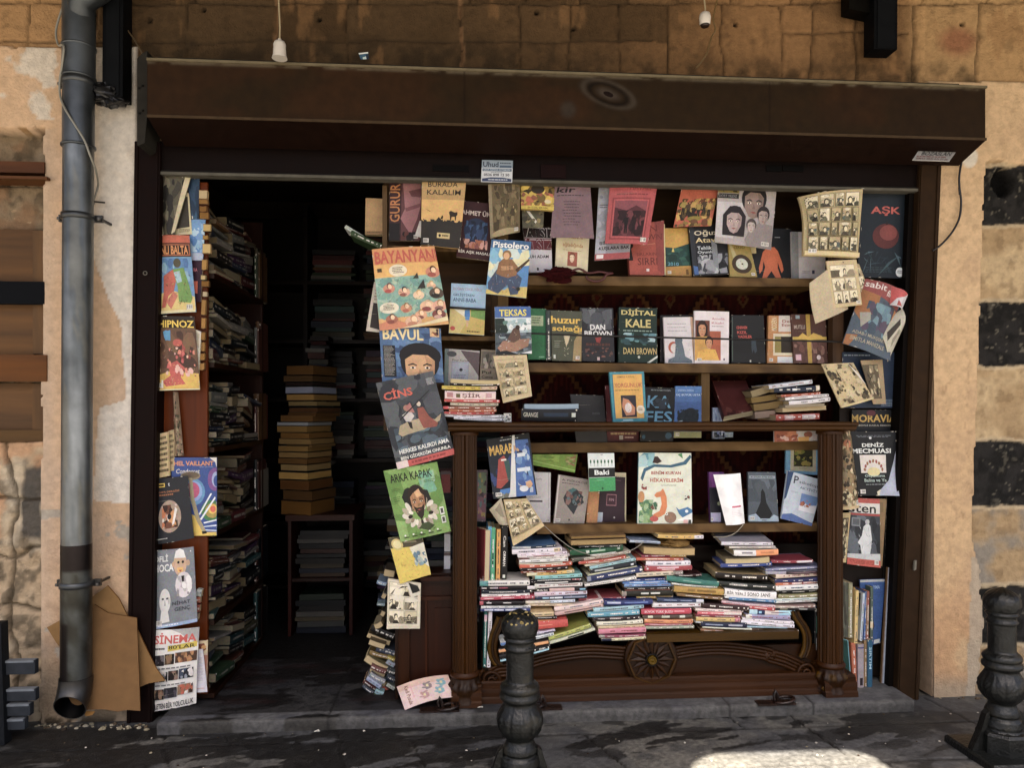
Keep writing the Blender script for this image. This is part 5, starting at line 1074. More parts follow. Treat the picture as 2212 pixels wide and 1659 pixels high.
# ---------------- hanging and standing things left of the cabinet
shown('plain tan book standing at the left end of the top shelf', quad('B1', 945, 100, 1085, 105, 1085, 405, 940, 405), .10, 'a5814f', r(0, .9, 1, 1, '8a683c')+lines(.1, .92, .9, .97, 1, '5c4426', 3, .6), .03)
slab('narrow dark green book leaning out from the end of the top shelf', 'B1', 775, 335, 930, 432, 30, 'b0b8b0', Y=.10, D=.12, group=FACE)
slab('long mottled green book leaning down to the comic of bathers', 'B1', 820, 385, 1080, 500, 42, '2c4424', Y=.09, D=.13, group=FACE)
shown('dark biography with big pink face and orange vertical title', quad('B1', 1145, -30, 1410, -30, 1396, 455, 1138, 455), .07, '3a2024', r(.38, 0, 1, 1, '5c3438')+p([(.42, 0), (.98, 0), (1, .4), (.9, .62), (.7, .9), (.5, .74), (.36, .62), (.5, .45)], '9a6468')+p([(.6, .15), (1, .1), (1, .26), (.7, .24)], '6a3c42')+p([(.5, .44), (.98, .36), (1, .42), (.55, .5)], '7a444a')+tr(.02, .02, .32, .66, 'GURUR', 'b8702c')+r(0, .7, .34, 1, '1a1416')+blobs(.3, .85, 1, 1, ('1e1416', '5c2c24'), 10, .1, 3))
shown('white-edged pages fanning under the yellow novel with a horse silhouette', quad('B1', 1395, 290, 1415, 290, 1410, 432, 1355, 415), .05, 'd8d4d0', (), .002)
shown('yellow and black novel with horse and rider silhouette', quad('B1', 1415, -70, 1785, -70, 1728, 522, 1405, 492), .0, 'c09a54',
      r(0, 0, 1, .32, 'b08c50')+r(0, .32, 1, .64, 'd0a458')+t(.14, .06, .68, .075, 'BURADA', '3a3226', 1)+t(.12, .175, .78, .075, 'KALALIM', '3a3226', 1)+p([(0, .64), (.15, .645), (.35, .63), (.42, .57), (.47, .6), (.52, .63), (.66, .62), (.85, .64), (1, .62), (1, 1), (0, 1)], '2c2824')+blobs(0, .61, 1, .66, ('2c2824',), 30, .03, 4)+p([(.66, .50), (.70, .475), (.80, .50), (.86, .49), (.87, .53), (.84, .55), (.84, .61), (.82, .61), (.81, .56), (.73, .56), (.72, .61), (.70, .61), (.69, .55)], '2c2418')+p([(.46, .60), (.50, .545), (.53, .56), (.52, .60)], '2c2418')+p([(.08, .455), (.22, .495), (.21, .5)], '6a5430')+r(.40, .80, .72, .88, 'c8b078')+e(.47, .84, .03, .022, INK)+lines(.52, .825, .70, .855, 1, '4a3c20', 2, .8), .01, curl=(.2, 1, .5, .012))
shown('dark red novel with blue rosebud picture between yellow novel and gun comic', quad('B1', 1748, 120, 2010, 150, 1978, 625, 1700, 590), .07, '3a1418',
      t(.02, .13, 1.12, .11, 'AHMET ÜMİT', 'd0c0b8', 2)+e(.52, .50, .38, .22, '1c2c4c')+blobs(.2, .34, .86, .66, ('24406c', '142038', '2f5480', '182c50'), 40, .09, 5)+blobs(.08, .66, .9, .82, ('c08070', '8a4c44', 'd8a090', 'a8603c'), 24, .07, 6)+t(.04, .85, .95, .075, 'BİR AŞK MASALI', 'd8d0c8', 2), .02)
hung('dim parchment magazine with engraved bathers under the lintel', mq(('B1', 1965, -40), ('C1', 130, -40), ('C1', 128, 385), ('B1', 1985, 440)), .01, '6a5a3c', r(0, 0, .1, 1, '8a7c60')+blobs(.12, .02, .95, .9, ('54482c', '7a6a48', '463a24', '6a5a38'), 40, .12, 7)+e(.5, .95, .45, .07, 'a09068')+person_fig(.42, .84, .42, '9a8458', '5c4c30', '8a7650')+person_fig(.74, .84, .38, '9a8458', '463a24', '8a7650', lean=.1)+strokes(.1, .1, .95, .9, ('3c3220', '8a7a54'), 50, .06, .005, 8), bend=.012)
hung('western comic with a rifleman in blue sitting against the sky', mq(('B1', 1995, 445), ('C1', 225, 465), ('C1', 180, 938), ('B1', 1945, 897)), -.01, '5f9fcc',
     r(0, 0, 1, .15, '2a5c8c')+t(.05, .03, .9, .115, 'Pistolero', 'e8e8e4', 2)+blobs(0, .15, 1, .7, ('78b4d4', 'c8d8d4', '4a90c4', 'e0dcb0'), 22, .16, 9)+p([(.55, .34), (1, .30), (1, .44), (.6, .52)], 'e0d8a8')+p([(.5, .5), (1, .42), (1, .86), (.55, .9)], '3c7cb8')+p([(0, .92), (.45, .9), (.55, .84), (1, .8), (1, 1), (0, 1)], 'c8b058')
     + p([(.02, .8), (.2, .55), (.55, .5), (.85, .66), (.78, .95), (.6, .98), (.5, .8), (.3, .98), (.05, .92)], '3c4c68')+p([(.2, .62), (.24, .42), (.34, .34), (.56, .34), (.74, .48), (.7, .62), (.5, .68), (.34, .66)], '8a6038')+p([(.3, .48), (.6, .46), (.62, .52), (.32, .56)], 'b88858')+e(.42, .27, .11, .085, '8a6438')+e(.41, .29, .075, .065, 'd0a070')+p([(.66, .52), (.98, .30), (1, .33), (.72, .57)], '4a3420')+strokes(.1, .4, .8, .95, ('2c3448', '5c4428', '84a4c4', 'a8784c'), 50, .05, .007, 10)+e(.78, .86, .045, .035, '2a2a24'), .006, name='comic', bend=.006, curl=(1, 1, .5, .008))
hung('grey and black magazine page peeping out left of the bathers comic', quad('B1', 1015, 800, 1100, 800, 1100, 1225, 948, 1208), .01, 'c0b8a8', p([(.2, .42), (.9, .44), (.9, .96), (.18, .92)], '2c2624')+lines(.2, .1, .9, .4, 5, '6a6458', 5, .4))
hung('orange-titled comic magazine crowded with cartoon bathers in the sea', quad('B1', 998, 528, 1518, 502, 1640, 1150, 1066, 1208), -.035, 'd8a45c',
     r(0, 0, 1, .2, 'cf8a44')+r(0, .2, 1, .36, 'dda850')+r(0, .36, 1, .86, '88b0a0')+blobs(0, .36, 1, .9, ('7aa898', '9cbcac', '6c9c94', 'a8c0a8'), 60, .10, 11, .5)+t(.03, .035, .98, .155, 'BAYANYANI', 'b8442c', 2)+p([(0, .92), (.2, .88), (.5, .97), (.5, 1), (0, 1)], 'c87850')+e(.9, .17, .055, .035, 'c46a34')+r(.05, .245, .12, .29, '4a3a24')
     + e(.37, .285, .14, .075, 'e4d8bc')+lines(.28, .245, .46, .325, 4, '6a604c', 6, .5)+e(.17, .735, .145, .07, 'e0d8c0')+lines(.08, .70, .26, .77, 4, '6a604c', 7, .5)+p([(.58, .40), (.66, .325), (.67, .40)], '3c3830')+p([(.62, .53), (.74, .415), (.75, .53)], '34302c')
     + sum([e(x_, y_, rx_, rx_*.62, sk)+e(x_+.01, y_-.035, rx_*.45, rx_*.42, hr)+e(x_+.015, y_-.025, rx_*.34, rx_*.33, 'ecc8a0')+e(x_-rx_*.2, y_+.03, rx_*.6, rx_*.25, sw) for x_, y_, rx_, sk, hr, sw in (
         (.90, .33, .11, 'c87c5c', '4a2418', '9a4434'), (.20, .50, .09, 'c88468', '6a3c38', 'a83c34'), (.42, .56, .09, 'd8a484', '2c2a34', '8a4c40'), (.63, .61, .085, 'e4c09c', 'c8a05c', 'e0c8a0'), (.84, .50, .07, 'd8a884', 'c4a05c', '6a8c80'), (.90, .60, .11, '54483c', '6a5440', '2c2824'), (.74, .76, .12, 'e0b088', 'd8b088', '8a3c38'), (.92, .76, .11, 'd89c80', 'b08454', '8a5c54'), (.42, .76, .085, 'c8845c', '9a6a3c', 'a85a44'), (.19, .88, .09, 'a86044', '5c3c34', '8a4434'), (.62, .86, .09, 'd8a078', 'a8783c', '7a4438'), (.50, .93, .12, 'd8a888', 'c08860', 'b87858'), (.88, .87, .10, '7a3c34', '3c2420', 'c8a090'))], [])
     + strokes(.03, .38, .98, .95, ('4a3c34', '6a5444', 'c8d8cc', '3c3430', 'e8e0cc'), 90, .03, .004, 12)+p([(.68, .955), (1, .90), (1, .96), (.55, 1), (.3, 1)], 'e0d0a0'), .005, name='comic_magazine', bend=.012, curl=(0, 1, .4, .01))
hung('blue magazine with cropped painted face and cream title', quad('B1', 1058, 1165, 1570, 1190, 1596, 1640, 1085, 1640), -.02, '3f6490',
     blobs(.2, .1, 1, 1, ('34567f', '4c76a4', '5c80a8', '2c4870'), 26, .14, 13)+r(.04, .34, .24, .9, '1c1e26')+lines(.05, .36, .23, .88, 24, 'a8a49c', 8, .35)+t(.05, .04, .66, .20, 'BAVUL', 'e0cc94', 2)+r(.82, 0, .97, .16, 'c8a878')+blobs(.83, .01, .96, .15, ('7a3c24', '3c2c28', 'd8a868'), 9, .03, 5)+e(.64, .52, .34, .24, '1a181c')+face(.63, .74, .34, 'c89868', '1a181c', '8a5c38', .80), .004, bend=.010)
hung('dark stormy magazine with red-dressed pair riding a fish', quad('B2', 1030, 95, 1505, -6, 1690, 688, 1212, 815), -.05, '3f4348',
     blobs(0, 0, 1, 1, ('34383e', '4a4e54', '2c3038', '555a5e'), 50, .16, 14)+blobs(.1, .55, .95, .85, ('4c5c68', '3c4c58', '5a6c78'), 26, .14, 15, .4)+t(.07, .10, .5, .12, 'CİNS', 'c4482c', 2)+lines(.84, .07, .97, .15, 6, 'b0b0b0', 5, .5)+p([(.16, .62), (.22, .53), (.4, .50), (.66, .50), (.82, .55), (.95, .50), (.90, .575), (.8, .60), (.6, .635), (.32, .645), (.22, .655)], 'a89878')+p([(.30, .42), (.45, .38), (.5, .46), (.40, .52), (.34, .5)], 'c0b8b4')+e(.40, .35, .05, .035, 'a87864')+p([(.38, .34), (.48, .30), (.52, .42), (.42, .4)], 'a86860')
     + p([(.58, .38), (.68, .38), (.74, .5), (.86, .60), (.82, .635), (.6, .62), (.56, .5)], '8a4434')+e(.62, .335, .035, .03, 'c8b8a8')+p([(.36, .5), (.43, .52), (.42, .60), (.38, .58)], '2a2624')+p([(.24, .46), (.86, .20), (.86, .21), (.25, .475)], '22242a')+t(.10, .795, .86, .05, 'HERKES KALIRDI AMA', 'd8d8d0', 2)+t(.10, .865, .86, .05, 'BEN GİDERDİM ONUNLA', 'd8d8d0', 2)+r(.0, .93, 1, 1, 'b83c34')+r(0, .92, .20, 1, 'd8c4c0')+lines(.25, .95, .9, .98, 1, '8a2420', 4, .8), .004, bend=.006)
hung('green magazine with bearded head in white ruff collar', quad('B2', 1093, 828, 1540, 752, 1656, 1330, 1238, 1422), -.04, '6c9440',
     blobs(0, 0, 1, 1, ('7aa04c', '5f8838', '88ac5c', '7c9c54'), 40, .2, 16)+blobs(.6, .1, .9, .4, ('6aa484', '8ab490'), 8, .1, 3)+t(.08, .07, .78, .115, 'ARKA KAPAK', '22241c', 1)+lines(.06, .27, .24, .31, 2, '4c6a2c', 3, .5)+lines(.06, .38, .2, .46, 3, '4c6a2c', 4, .5)+lines(.68, .22, .9, .26, 2, '4c6a2c', 5, .5)
     + p([(.22, .40), (.3, .3), (.36, .28), (.72, .36), (.76, .52), (.3, .62)], '20201c')+[q for k in range(16) for q in e(.50+.28*math.cos(k*.42-.3), .655+.155*math.sin(k*.42-.3), .075, .04, ('d8d0bc', 'b0a48c')[k % 2], k*.42)]+[q for k in range(12) for q in e(.50+.2*math.cos(k*.52), .68+.11*math.sin(k*.52), .045, .025, ('2a221a', 'e4dcc8', '8a7a60')[k % 3], k*.5)]
     + face(.50, .50, .185, 'b07c4c', '2a1c14', '6a4024', .80, '2c2018')+p([(.46, .36), (.56, .32), (.6, .42), (.5, .44)], 'd8a870')+strokes(.36, .4, .66, .66, ('4a2c18', 'd0a068', '2a1a10'), 26, .03, .006, 17)+p([(.42, .86), (.5, .80), (.62, .80), (.72, .86), (.6, .92)], '3c4c28')+strokes(.3, .84, .75, .95, ('2a2a1c',), 8, .05, .008, 4)+r(.87, .63, .95, .74, 'd8d8cc')+r(.885, .65, .935, .72, '4a4a44')+r(.87, .76, .95, .86, 'd8d8cc')+r(.885, .775, .935, .84, '4a4a44')+[q for k in range(5) for q in e(.12+k*.16, .925, .018, .012, 'e8e8d8')+r(.09+k*.16, .945, .19+k*.16, .96, '34401c')], .004, bend=.007)
hung('bright yellow booklet with blue flower corner under the green magazine', mq(('B2', 1130, 1385), ('B2', 1415, 1372), ('B3', 1490, 45), ('B3', 1232, 127)), -.03, 'd8bc3c', r(0, 0, 1, .24, '4a4430')+e(.22, .16, .17, .13, 'c8b468')+e(.22, .16, .12, .09, 'd8cc90')+r(.42, .08, .8, .14, '8a8060')+p([(.55, .26), (1, .16), (1, .8), (.8, .62), (.62, .5)], 'd8d4bc')+blobs(.6, .35, .98, .72, ('7a98a0', 'a8b8b0', '5c7c8c', 'd0ccb0'), 20, .07, 18)+strokes(.1, .3, .9, .95, ('8a7420', '5c4c14', 'a88c28'), 34, .06, .007, 19), .003, curl=(1, 1, .3, .008))
hung('open black and white strip comic hanging over the cabinet side wing', quad('B3', 1130, 82, 1405, 122, 1397, 500, 1122, 500), -.02, 'cfc4a8', r(.03, .02, .97, .94, 'd8cdb0')+panels(.04, .04, .92, .90, (1, 2, 2), 31, 'd8cdb0')+e(.32, .36, .20, .06, 'ddd4bc')+e(.74, .38, .18, .05, 'ddd4bc')+lines(.5, .76, .9, .86, 3, INK, 4, .6)+p([(.55, .02), (.62, .02), (.75, .24), (.99, .18), (.98, .24), (.72, .34)], 'd8d0bc')+p([(.63, .02), (.9, .06), (.98, .16), (.76, .24)], '1e1c1a'), .008, name='comic', curl=(0, 1, .3, .006))
flat('booklet', 'curled pale pink booklet fallen on the doorstep against the cabinet', 'booklet', quad('B3', 1205, 985, 1632, 884, 1700, 1066, 1272, 1178), (-.03, -.02, -.085, -.095), .003, 'd8bcb4', r(0, 0, 1, .25, 'd0ac98')+tr(.12, .12, .08, .78, 'Kedi Pusula', '7a4434', True)+tr(.22, .2, .05, .5, 'gunluk', 'd08a94', True)+[q for a_, b_, c_ in ((.55, .35, '8a7c7c'), (.75, .62, '7aa4ac'), (.45, .7, 'b88a88'), (.82, .3, '7aa4ac')) for k in range(5) for q in e(a_+.05*math.cos(k*1.257), b_+.11*math.sin(k*1.257), .035, .08, c_, k)]+[q for a_, b_ in ((.55, .35), (.75, .62), (.45, .7), (.82, .3)) for q in e(a_, b_, .025, .06, 'd8c890')], bend=.02)
shown('pale blue parenting book over a walking child cover, beside the bathers comic', quad('B1', 1660, 810, 1950, 826, 1932, 1245, 1638, 1225), .05, '9cc0dc', r(0, 0, 1, .47, '98bcd8')+t(.06, .06, .82, .07, 'DOĞAN CÜCELOĞLU', '9a6474', 0)+t(.07, .185, .60, .075, 'GELİŞTİREN', '2c4c6c', 1)+t(.07, .285, .66, .075, 'ANNE-BABA', '2c4c6c', 1)+r(0, .51, 1, 1, 'c0a850')+p([(0, .51), (.3, .51), (.5, .75), (.3, 1), (0, 1)], 'd0bc74')+p([(.1, .51), (.4, .51), (.55, .68), (.5, .7)], 'e0dcc8')+p([(.6, .51), (1, .51), (1, .7), (.6, .65)], '6a9448')+p([(.42, .52), (.56, .51), (.58, .64), (.42, .66)], '2c70b0')+p([(.44, .66), (.57, .64), (.56, .72), (.45, .72)], '3c84c0')+p([(.48, .72), (.55, .72), (.53, .85), (.48, .85)], 'c8a080')+e(.10, .90, .07, .045, 'b83c2c')+lines(.5, .93, .88, .96, 1, '3c3420', 3, .8), .012)
cable('elastic_band', 'black elastic band holding the pale blue parenting book', [U(*K('B1', 1640, 1012), .046), U(*K('B1', 1800, 1022), .040), U(*K('B1', 1945, 1030), .046)], .0045, '0c0a0a', 'elastic band')
shown('grey book with cassette pictured, standing behind the small red pile', quad('B1', 1606, 1355, 1896, 1375, 1880, 1700, 1598, 1700), .07, 'a8a4a0', r(0, 0, .12, 1, '6a7c7c')+p([(.45, .02), (1, .05), (1, .65), (.8, .4), (.6, .2)], '5a4c50')+e(.2, .12, .14, .07, '4a4c50')+t(.22, .24, .48, .05, 'Pinar Kursat', '2c2c34', 0)+r(.2, .30, .70, .82, '8a90a0')+r(.22, .33, .68, .79, '9aa0b0')+e(.48, .50, .05, .04, '2a2c34')+lines(.25, .62, .66, .78, 4, '5c6070', 4, .4), .012)
shown('brown photo book half hidden by the cream strip comic', quad('B1', 1908, 1362, 2065, 1372, 2045, 1680, 1892, 1680), .08, '8a7c6a', r(.05, .05, .95, .5, '6a6258')+blobs(.06, .06, .94, .5, ('4a4640', '8a8478', 'a8a090'), 16, .12, 5)+t(.1, .56, .5, .08, 'Pul', '2c241c', 1)+t(.1, .68, .6, .08, 'Conta', '2c241c', 1), .012)
hung('landscape comic with boat, blue sky band and yellow title', mq(('B1', 2020, 1008), ('C1', 218, 1005), ('C1', 228, 1398), ('B1', 2030, 1408)), -.0, 'a8bcc0',
     r(0, 0, 1, .23, '2c5a9c')+t(.12, .06, .76, .14, 'TEKSAS', 'e0d040', 2)+r(.0, .23, 1, .30, 'c8d4d8')+p([(0, .24), (.25, .24), (.36, .5), (.2, .66), (0, .7)], '22302c')+blobs(.2, .26, 1, .5, ('dfe4e4', 'b8ccd0', '9cb8c0', '5c8078'), 22, .12, 20, .5)+r(0, .55, 1, 1, '4c5860')+blobs(0, .55, 1, 1, ('3c464e', '6a7880', '8a98a0', '2a3038'), 30, .12, 21, .4)+p([(.05, .86), (.2, .72), (.5, .7), (.95, .68), (.9, .84), (.55, .95), (.15, .95)], '9a7058')+p([(.3, .72), (.5, .46), (.66, .42), (.7, .68), (.5, .76)], '5c4438')+e(.62, .44, .06, .05, '3c2c24')+p([(0, .94), (.3, .92), (.6, 1), (0, 1)], '1c2024')+p([(.7, .98), (1, .94), (1, 1)], 'd8dce0')+strokes(.1, .4, .95, .95, ('2a241f', 'c8a890', 'd0d8dc'), 34, .05, .006, 22), .006, name='comic', bend=.005)
hung('cream strip comic page hanging below the boat comic', mq(('B1', 2008, 1418), ('C1', 186, 1408), ('C2', 230, 205), ('C2', -10, 262)), -.005, 'c8b488', r(.03, .04, .97, .95, 'c4b084')+panels(.06, .08, .88, .90, (1, 2, 2, 2), 41, 'c4b084', '4a4030', ('a08e62', '7a6c4c', 'b8a880', '8a8468'))+e(.6, .035, .015, .008, INK), .007, name='comic', bend=.008)
for i_, (u0, u1, v0, v1, c_) in enumerate(((1575, 1650, 830, 1010, '8a3a34'), (1600, 1650, 1330, 1500, 'd8d8dc'), (1598, 1650, 1510, 1680, 'cfd0d8'))):
    shown(('dull red book', 'upper white book', 'lower white book')[i_]+' in the dark gap left of the fluted column', quad('B2', u0, v0, u1, v0, u1, v1, u0, v1), .10, c_, r(0, 0, 1, .15, '6a5c5c'), .01)

# ---------------- top shelf, right part
YT = .115
hung('yellow comic of a jungle scene under the lintel', quad('C1', 132, -60, 420, -60, 410, 215, 138, 200), .03, '9a7c24', blobs(0, 0, 1, .9, ('c0a030', '6a5420', '3a3018', 'b85c30', 'd8b83c', '8a4c2c'), 60, .12, 23)+e(.5, .35, .2, .14, '2c2418')+e(.8, .72, .1, .06, 'd8c8a0')+r(0, .86, 1, .97, 'd0b838')+t(.2, .88, .6, .07, 'EN GÜZEL SERÜVEN', '3a3014', 1), name='comic', bend=.008)
hung('small picture sheet with a white blade above the red-lettered white book', quad('C1', 145, 196, 332, 200, 322, 350, 150, 350), .05, '54503c', p([(.2, .08), (.35, .1), (.9, .95), (.8, 1)], 'd0ccc0')+blobs(0, 0, 1, 1, ('6a6448', '3c3828', '8a7a4c'), 12, .14, 24), name='page')
hung('mauve magazine page of centred text hanging under the lintel', quad('C1', 420, -45, 712, -45, 746, 440, 384, 432), .03, '7a6068', t(.06, .12, .50, .10, 'kir', '1e181c', 1, .3)+lines(.08, .26, .82, .29, 1, '3c3034', 3, .5)+[q for k in range(9) for q in lines(.24+.02*(k % 3), .37+k*.05, .70, .395+k*.05, 1, '4a3c44', k+5, .5)], bend=.012)
shown('white book with black and maroon capitals beside the western comic', quad('C1', 150, 335, 390, 348, 398, 714, 210, 722), YT, 'd0ccd4', r(0, 0, 1, .48, 'c8c0c4')+r(0, 0, 1, .24, '2c1c20')+t(.08, .01, 1.05, .22, 'ATSIZ', 'c8c4c8', 2)+t(.1, .03, 1.0, .20, 'ATSIZ', '1c1618', 2)+r(0, .25, 1, .5, '5c1c28')+t(-.1, .27, 1.1, .24, 'ATSIZ', 'c8bcc4', 2)+t(-.08, .29, 1.06, .22, 'ATSIZ', '6a1828', 2)+t(.02, .62, .85, .07, 'RUH ADAM', '2c2428', 2)+r(.34, .90, .42, .96, INK), .02)
shown('cream book with small red picture and brown script title', quad('C1', 440, 320, 712, 345, 692, 722, 424, 690), YT-.015, 'd8cda8', t(.22, .15, .58, .13, 'Nietzsche', 'a8642c', 0)+t(.2, .38, .62, .11, 'ağladığında', 'a8642c', 0)+lines(.2, .54, .8, .565, 1, 'a89468', 3, .5)+r(.36, .58, .66, .90, '9a4c34')+face(.50, .72, .10, 'e0c8a8', '7a3c24', 'c09878', .8)+lines(.7, .93, .9, .95, 1, '8a7c58', 4, .6), .02, curl=(1, 0, .5, .008))
hung('grey-lilac magazine with bold black caption behind the red booklet', quad('C1', 790, -45, 1080, -45, 1042, 602, 752, 622), .06, '8c8c98', r(0, 0, .3, 1, 'a0a4b0')+blobs(.02, .05, .28, .9, ('b4b8c4', '84889a'), 10, .1, 25, .4)+lines(.05, .3, .3, .36, 2, '4a4a58', 4, .4)+t(.10, .76, .50, .05, 'ŞİMDİ', '1c1c22', 2)+t(.10, .83, .88, .055, 'KUŞLARA BAK', '1c1c22', 2)+r(0, .92, 1, 1, '9a3c40')+r(.04, .93, .24, .98, 'd8d4d4'), .006)
hung('red booklet with framed dark scene hanging under the lintel', quad('C1', 885, -65, 1285, -65, 1190, 490, 838, 478), .02, 'a83c40', t(.42, .105, .45, .08, 'HAYALI', '7a2428', 1)+lines(.15, .24, .85, .27, 1, '7a2428', 3, .6)+r(.08, .30, .90, .94, '8a2c30')+r(.11, .325, .87, .915, 'b04448')+r(.14, .35, .84, .89, '54242c')+p([(.14, .45), (.4, .5), (.6, .42), (.84, .5), (.84, .35), (.14, .35)], '84404a')+blobs(.15, .5, .83, .88, ('3a1c20', '6a3038', '2c1418'), 26, .1, 26)+person_fig(.42, .85, .3, '4a2024', '1c1012', '1c1012')+person_fig(.6, .85, .3, '4a2024', '241418', '241418'), .004, bend=.010)
shown('rust-red novel with dark key-shaped notch standing on the top shelf', quad('C1', 1018, 318, 1325, 292, 1335, 745, 1046, 740), YT-.02, '9c3a28', p([(.75, 0), (1, 0), (1, 1), (.8, .9)], '84302a')+t(.14, .06, .68, .12, 'DAN', '6a2420', 0)+t(.10, .225, .84, .11, 'BROWN', '6a2420', 0)+p([(.35, .43), (.75, .40), (.75, .41), (.35, .44)], 'c87858')+t(.22, .57, .56, .06, 'SIRLARIN', '6a2420', 0)+t(.24, .67, .56, .14, 'SIRRI', '5c201c', 0)+e(.04, .42, .1, .07, '1c1210')+p([(0, .4), (.06, .4), (.12, .72), (0, .72)], '1c1210')+r(.48, .88, .56, .93, 'd8d0d0'), .03, curl=(1, 0, .4, .008))
shown('cream page edges curling out beside the rust-red novel', quad('C1', 1318, 315, 1336, 318, 1345, 742, 1210, 744), YT, 'd8cc98', (), .004, curl=(0, 1, .5, .01))
shown('yellow and green seascape diary beside the rust-red novel', quad('C1', 1335, 352, 1525, 350, 1572, 752, 1346, 745), YT, 'b88a2c', r(0, 0, 1, .40, 'c09430')+p([(0, .40), (.4, .42), (1, .32), (1, .78), (0, .82)], '1f4440')+blobs(0, .42, 1, .78, ('2c5c50', '183834', '24504c'), 20, .16, 27, .4)+p([(.25, .50), (.32, .40), (.36, .5)], 'c8b85c')+t(.08, .72, .42, .07, '2010', '5c9cb4', 1)+r(0, .82, 1, 1, 'b0802c')+r(.75, .86, .85, .97, '6a4c1c'), .015)
shown('black novel with white and gold serif title in two lines', quad('C1', 1535, 330, 1856, 315, 1872, 736, 1576, 750), YT-.02, '1c1e24', r(0, 0, .12, 1, '2c3038')+t(.12, .10, .62, .13, 'Oğuz', 'd8ccb0', 1)+t(.14, .25, .54, .13, 'Atay', 'd8c490', 1)+t(.17, .42, .52, .07, 'Tehlikeli', 'c4ccd4', 1)+t(.17, .51, .50, .07, 'Oyunlar', 'c4ccd4', 1)+blobs(.15, .58, .98, .97, ('6a6e78', '8a8e98', '3c404a', 'a8acb4', '2a2c34'), 36, .12, 28)+p([(.55, .3), (.7, .4), (.72, .9), (.58, .8)], '7c828c')+p([(.02, .8), (.14, .82), (.15, .98), (.03, .98)], '2c5c9c'), .02)
shown('gold-brown book with round film reel picture', quad('C1', 1862, 400, 2020, 395, 2108, 760, 1880, 756), YT-.03, '94803c', p([(0, .2), (.1, .2), (.5, .8), (.3, .9)], 'a8a070')+t(.16, .16, .62, .07, 'ERMANNO', '5c4c1c', 1)+t(.24, .28, .50, .07, 'CEKAD', '5c4c1c', 1)+e(.50, .70, .40, .22, '3c2c1c')+e(.50, .70, .24, .13, 'c0c4b8')+e(.52, .70, .04, .02, '4a3c24')+strokes(.3, .6, .7, .8, ('8a8c80', 'e0e0d8'), 8, .05, .01, 5), .012)
shown('cream page block standing between film reel book and cinema poster', quad('C1', 2028, 395, 2092, 395, 2098, 560, 2060, 560), YT, 'c8b884', (), .02)
hung('orange-red comic with a crowd of riders under the lintel', quad('C1', 1485, -20, 1790, -20, 1722, 332, 1410, 342), .07, 'b8502a', t(.12, .04, .5, .10, 'Zafer', 'd8ccc0', 2, .1)+blobs(0, .35, 1, 1, ('8a6c2c', '2c2418', 'b08c38', '54401c', 'c49c40', '6a3c20'), 90, .08, 29)+sum([person_fig(.15+.14*k, .72+.05*(k % 2), .36, 'a87c44', ('9a8438', '4a3a24', 'b89440')[k % 3], '2c2418') for k in range(6)], [])+e(.5, .82, .2, .06, '8a7828')+e(.5, .88, .1, .05, '6a4424'), .004, name='comic')
hung('pale cinema poster of four black and white faces', mq(('C1', 1785, -20), ('D1', 152, 10), ('D1', 104, 532), ('C1', 1752, 470)), .05, 'a8a0a0', p([(0, .3), (.45, .3), (.3, .9), (0, .9)], 'c0bcc0')+r(0, .16, .35, .24, '2c2c30')+t(.02, .17, .3, .05, 'DÖRT YILDIZ', '8a8a90', 1)+r(0, 0, .35, .15, '8a7838')+strokes(.02, .02, .33, .14, ('3c3414',), 6, .08, .02, 2)
     + face(.62, .30, .25, '8a746c', '1e1a1c', '5c4844', .75)+face(.30, .62, .20, 'b09a98', '241c20', '7a6468', .72, None, True)+p([(.60, .70), (.74, .60), (.98, .62), (1, 1), (.55, 1), (.5, .9)], '8a8080')+face(.80, .50, .13, 'a89490', '2a2224', '6a5a5a', .75)+face(.60, .68, .10, 'b8a8a4', '4a4040', '8a7a78', .75), .003, bend=.008)
shown('black book with orange headless torso figure', mq(('D1', -90, 350), ('D1', 272, 356), ('D1', 272, 768), ('D1', -105, 765)), YT+.01, '1c1f24', lines(.62, .17, .75, .2, 1, '9aa0a8', 3, .6)+p([(.46, .38), (.62, .38), (.70, .46), (.80, .70), (.83, .84), (.79, .9), (.75, .82), (.70, .68), (.70, .8), (.78, 1), (.66, 1), (.56, .86), (.46, 1), (.36, 1), (.42, .78), (.38, .66), (.36, .84), (.30, .92), (.28, .80), (.36, .48)], 'c85a1c')+strokes(.4, .45, .7, .8, ('a04414',), 10, .02, .004, 4), .02)
shown('white book behind the big yellowed comic pages', quad('D1', 272, 380, 560, 392, 555, 772, 282, 770), YT, 'b8b4b8', r(0, 0, .2, 1, '8a8c90')+r(.2, .55, 1, 1, 'cac6cc')+lines(.3, .84, .55, .90, 2, '8a8a9c', 4, .4)+r(.6, .82, .68, .9, '3c4060'), .02)
hung('big open comic of yellowed strip pages curling over the top right shelf', mq(('D1', 385, 60), ('D1', 870, 25), ('D1', 826, 602), ('D1', 372, 580)), -.03, 'b8a474', r(.02, .04, .98, .93, 'b0a070')+panels(.05, .03, .95, .92, (4, 5, 5, 5), 51, 'b4a478', '2c281c', ('6a6650', '4a4838', '8a8468', '54605c'))+r(0, .93, 1, 1, 'cfbc88'), .014, name='comic', curl=(0, 0, .6, -.05), bend=.01)
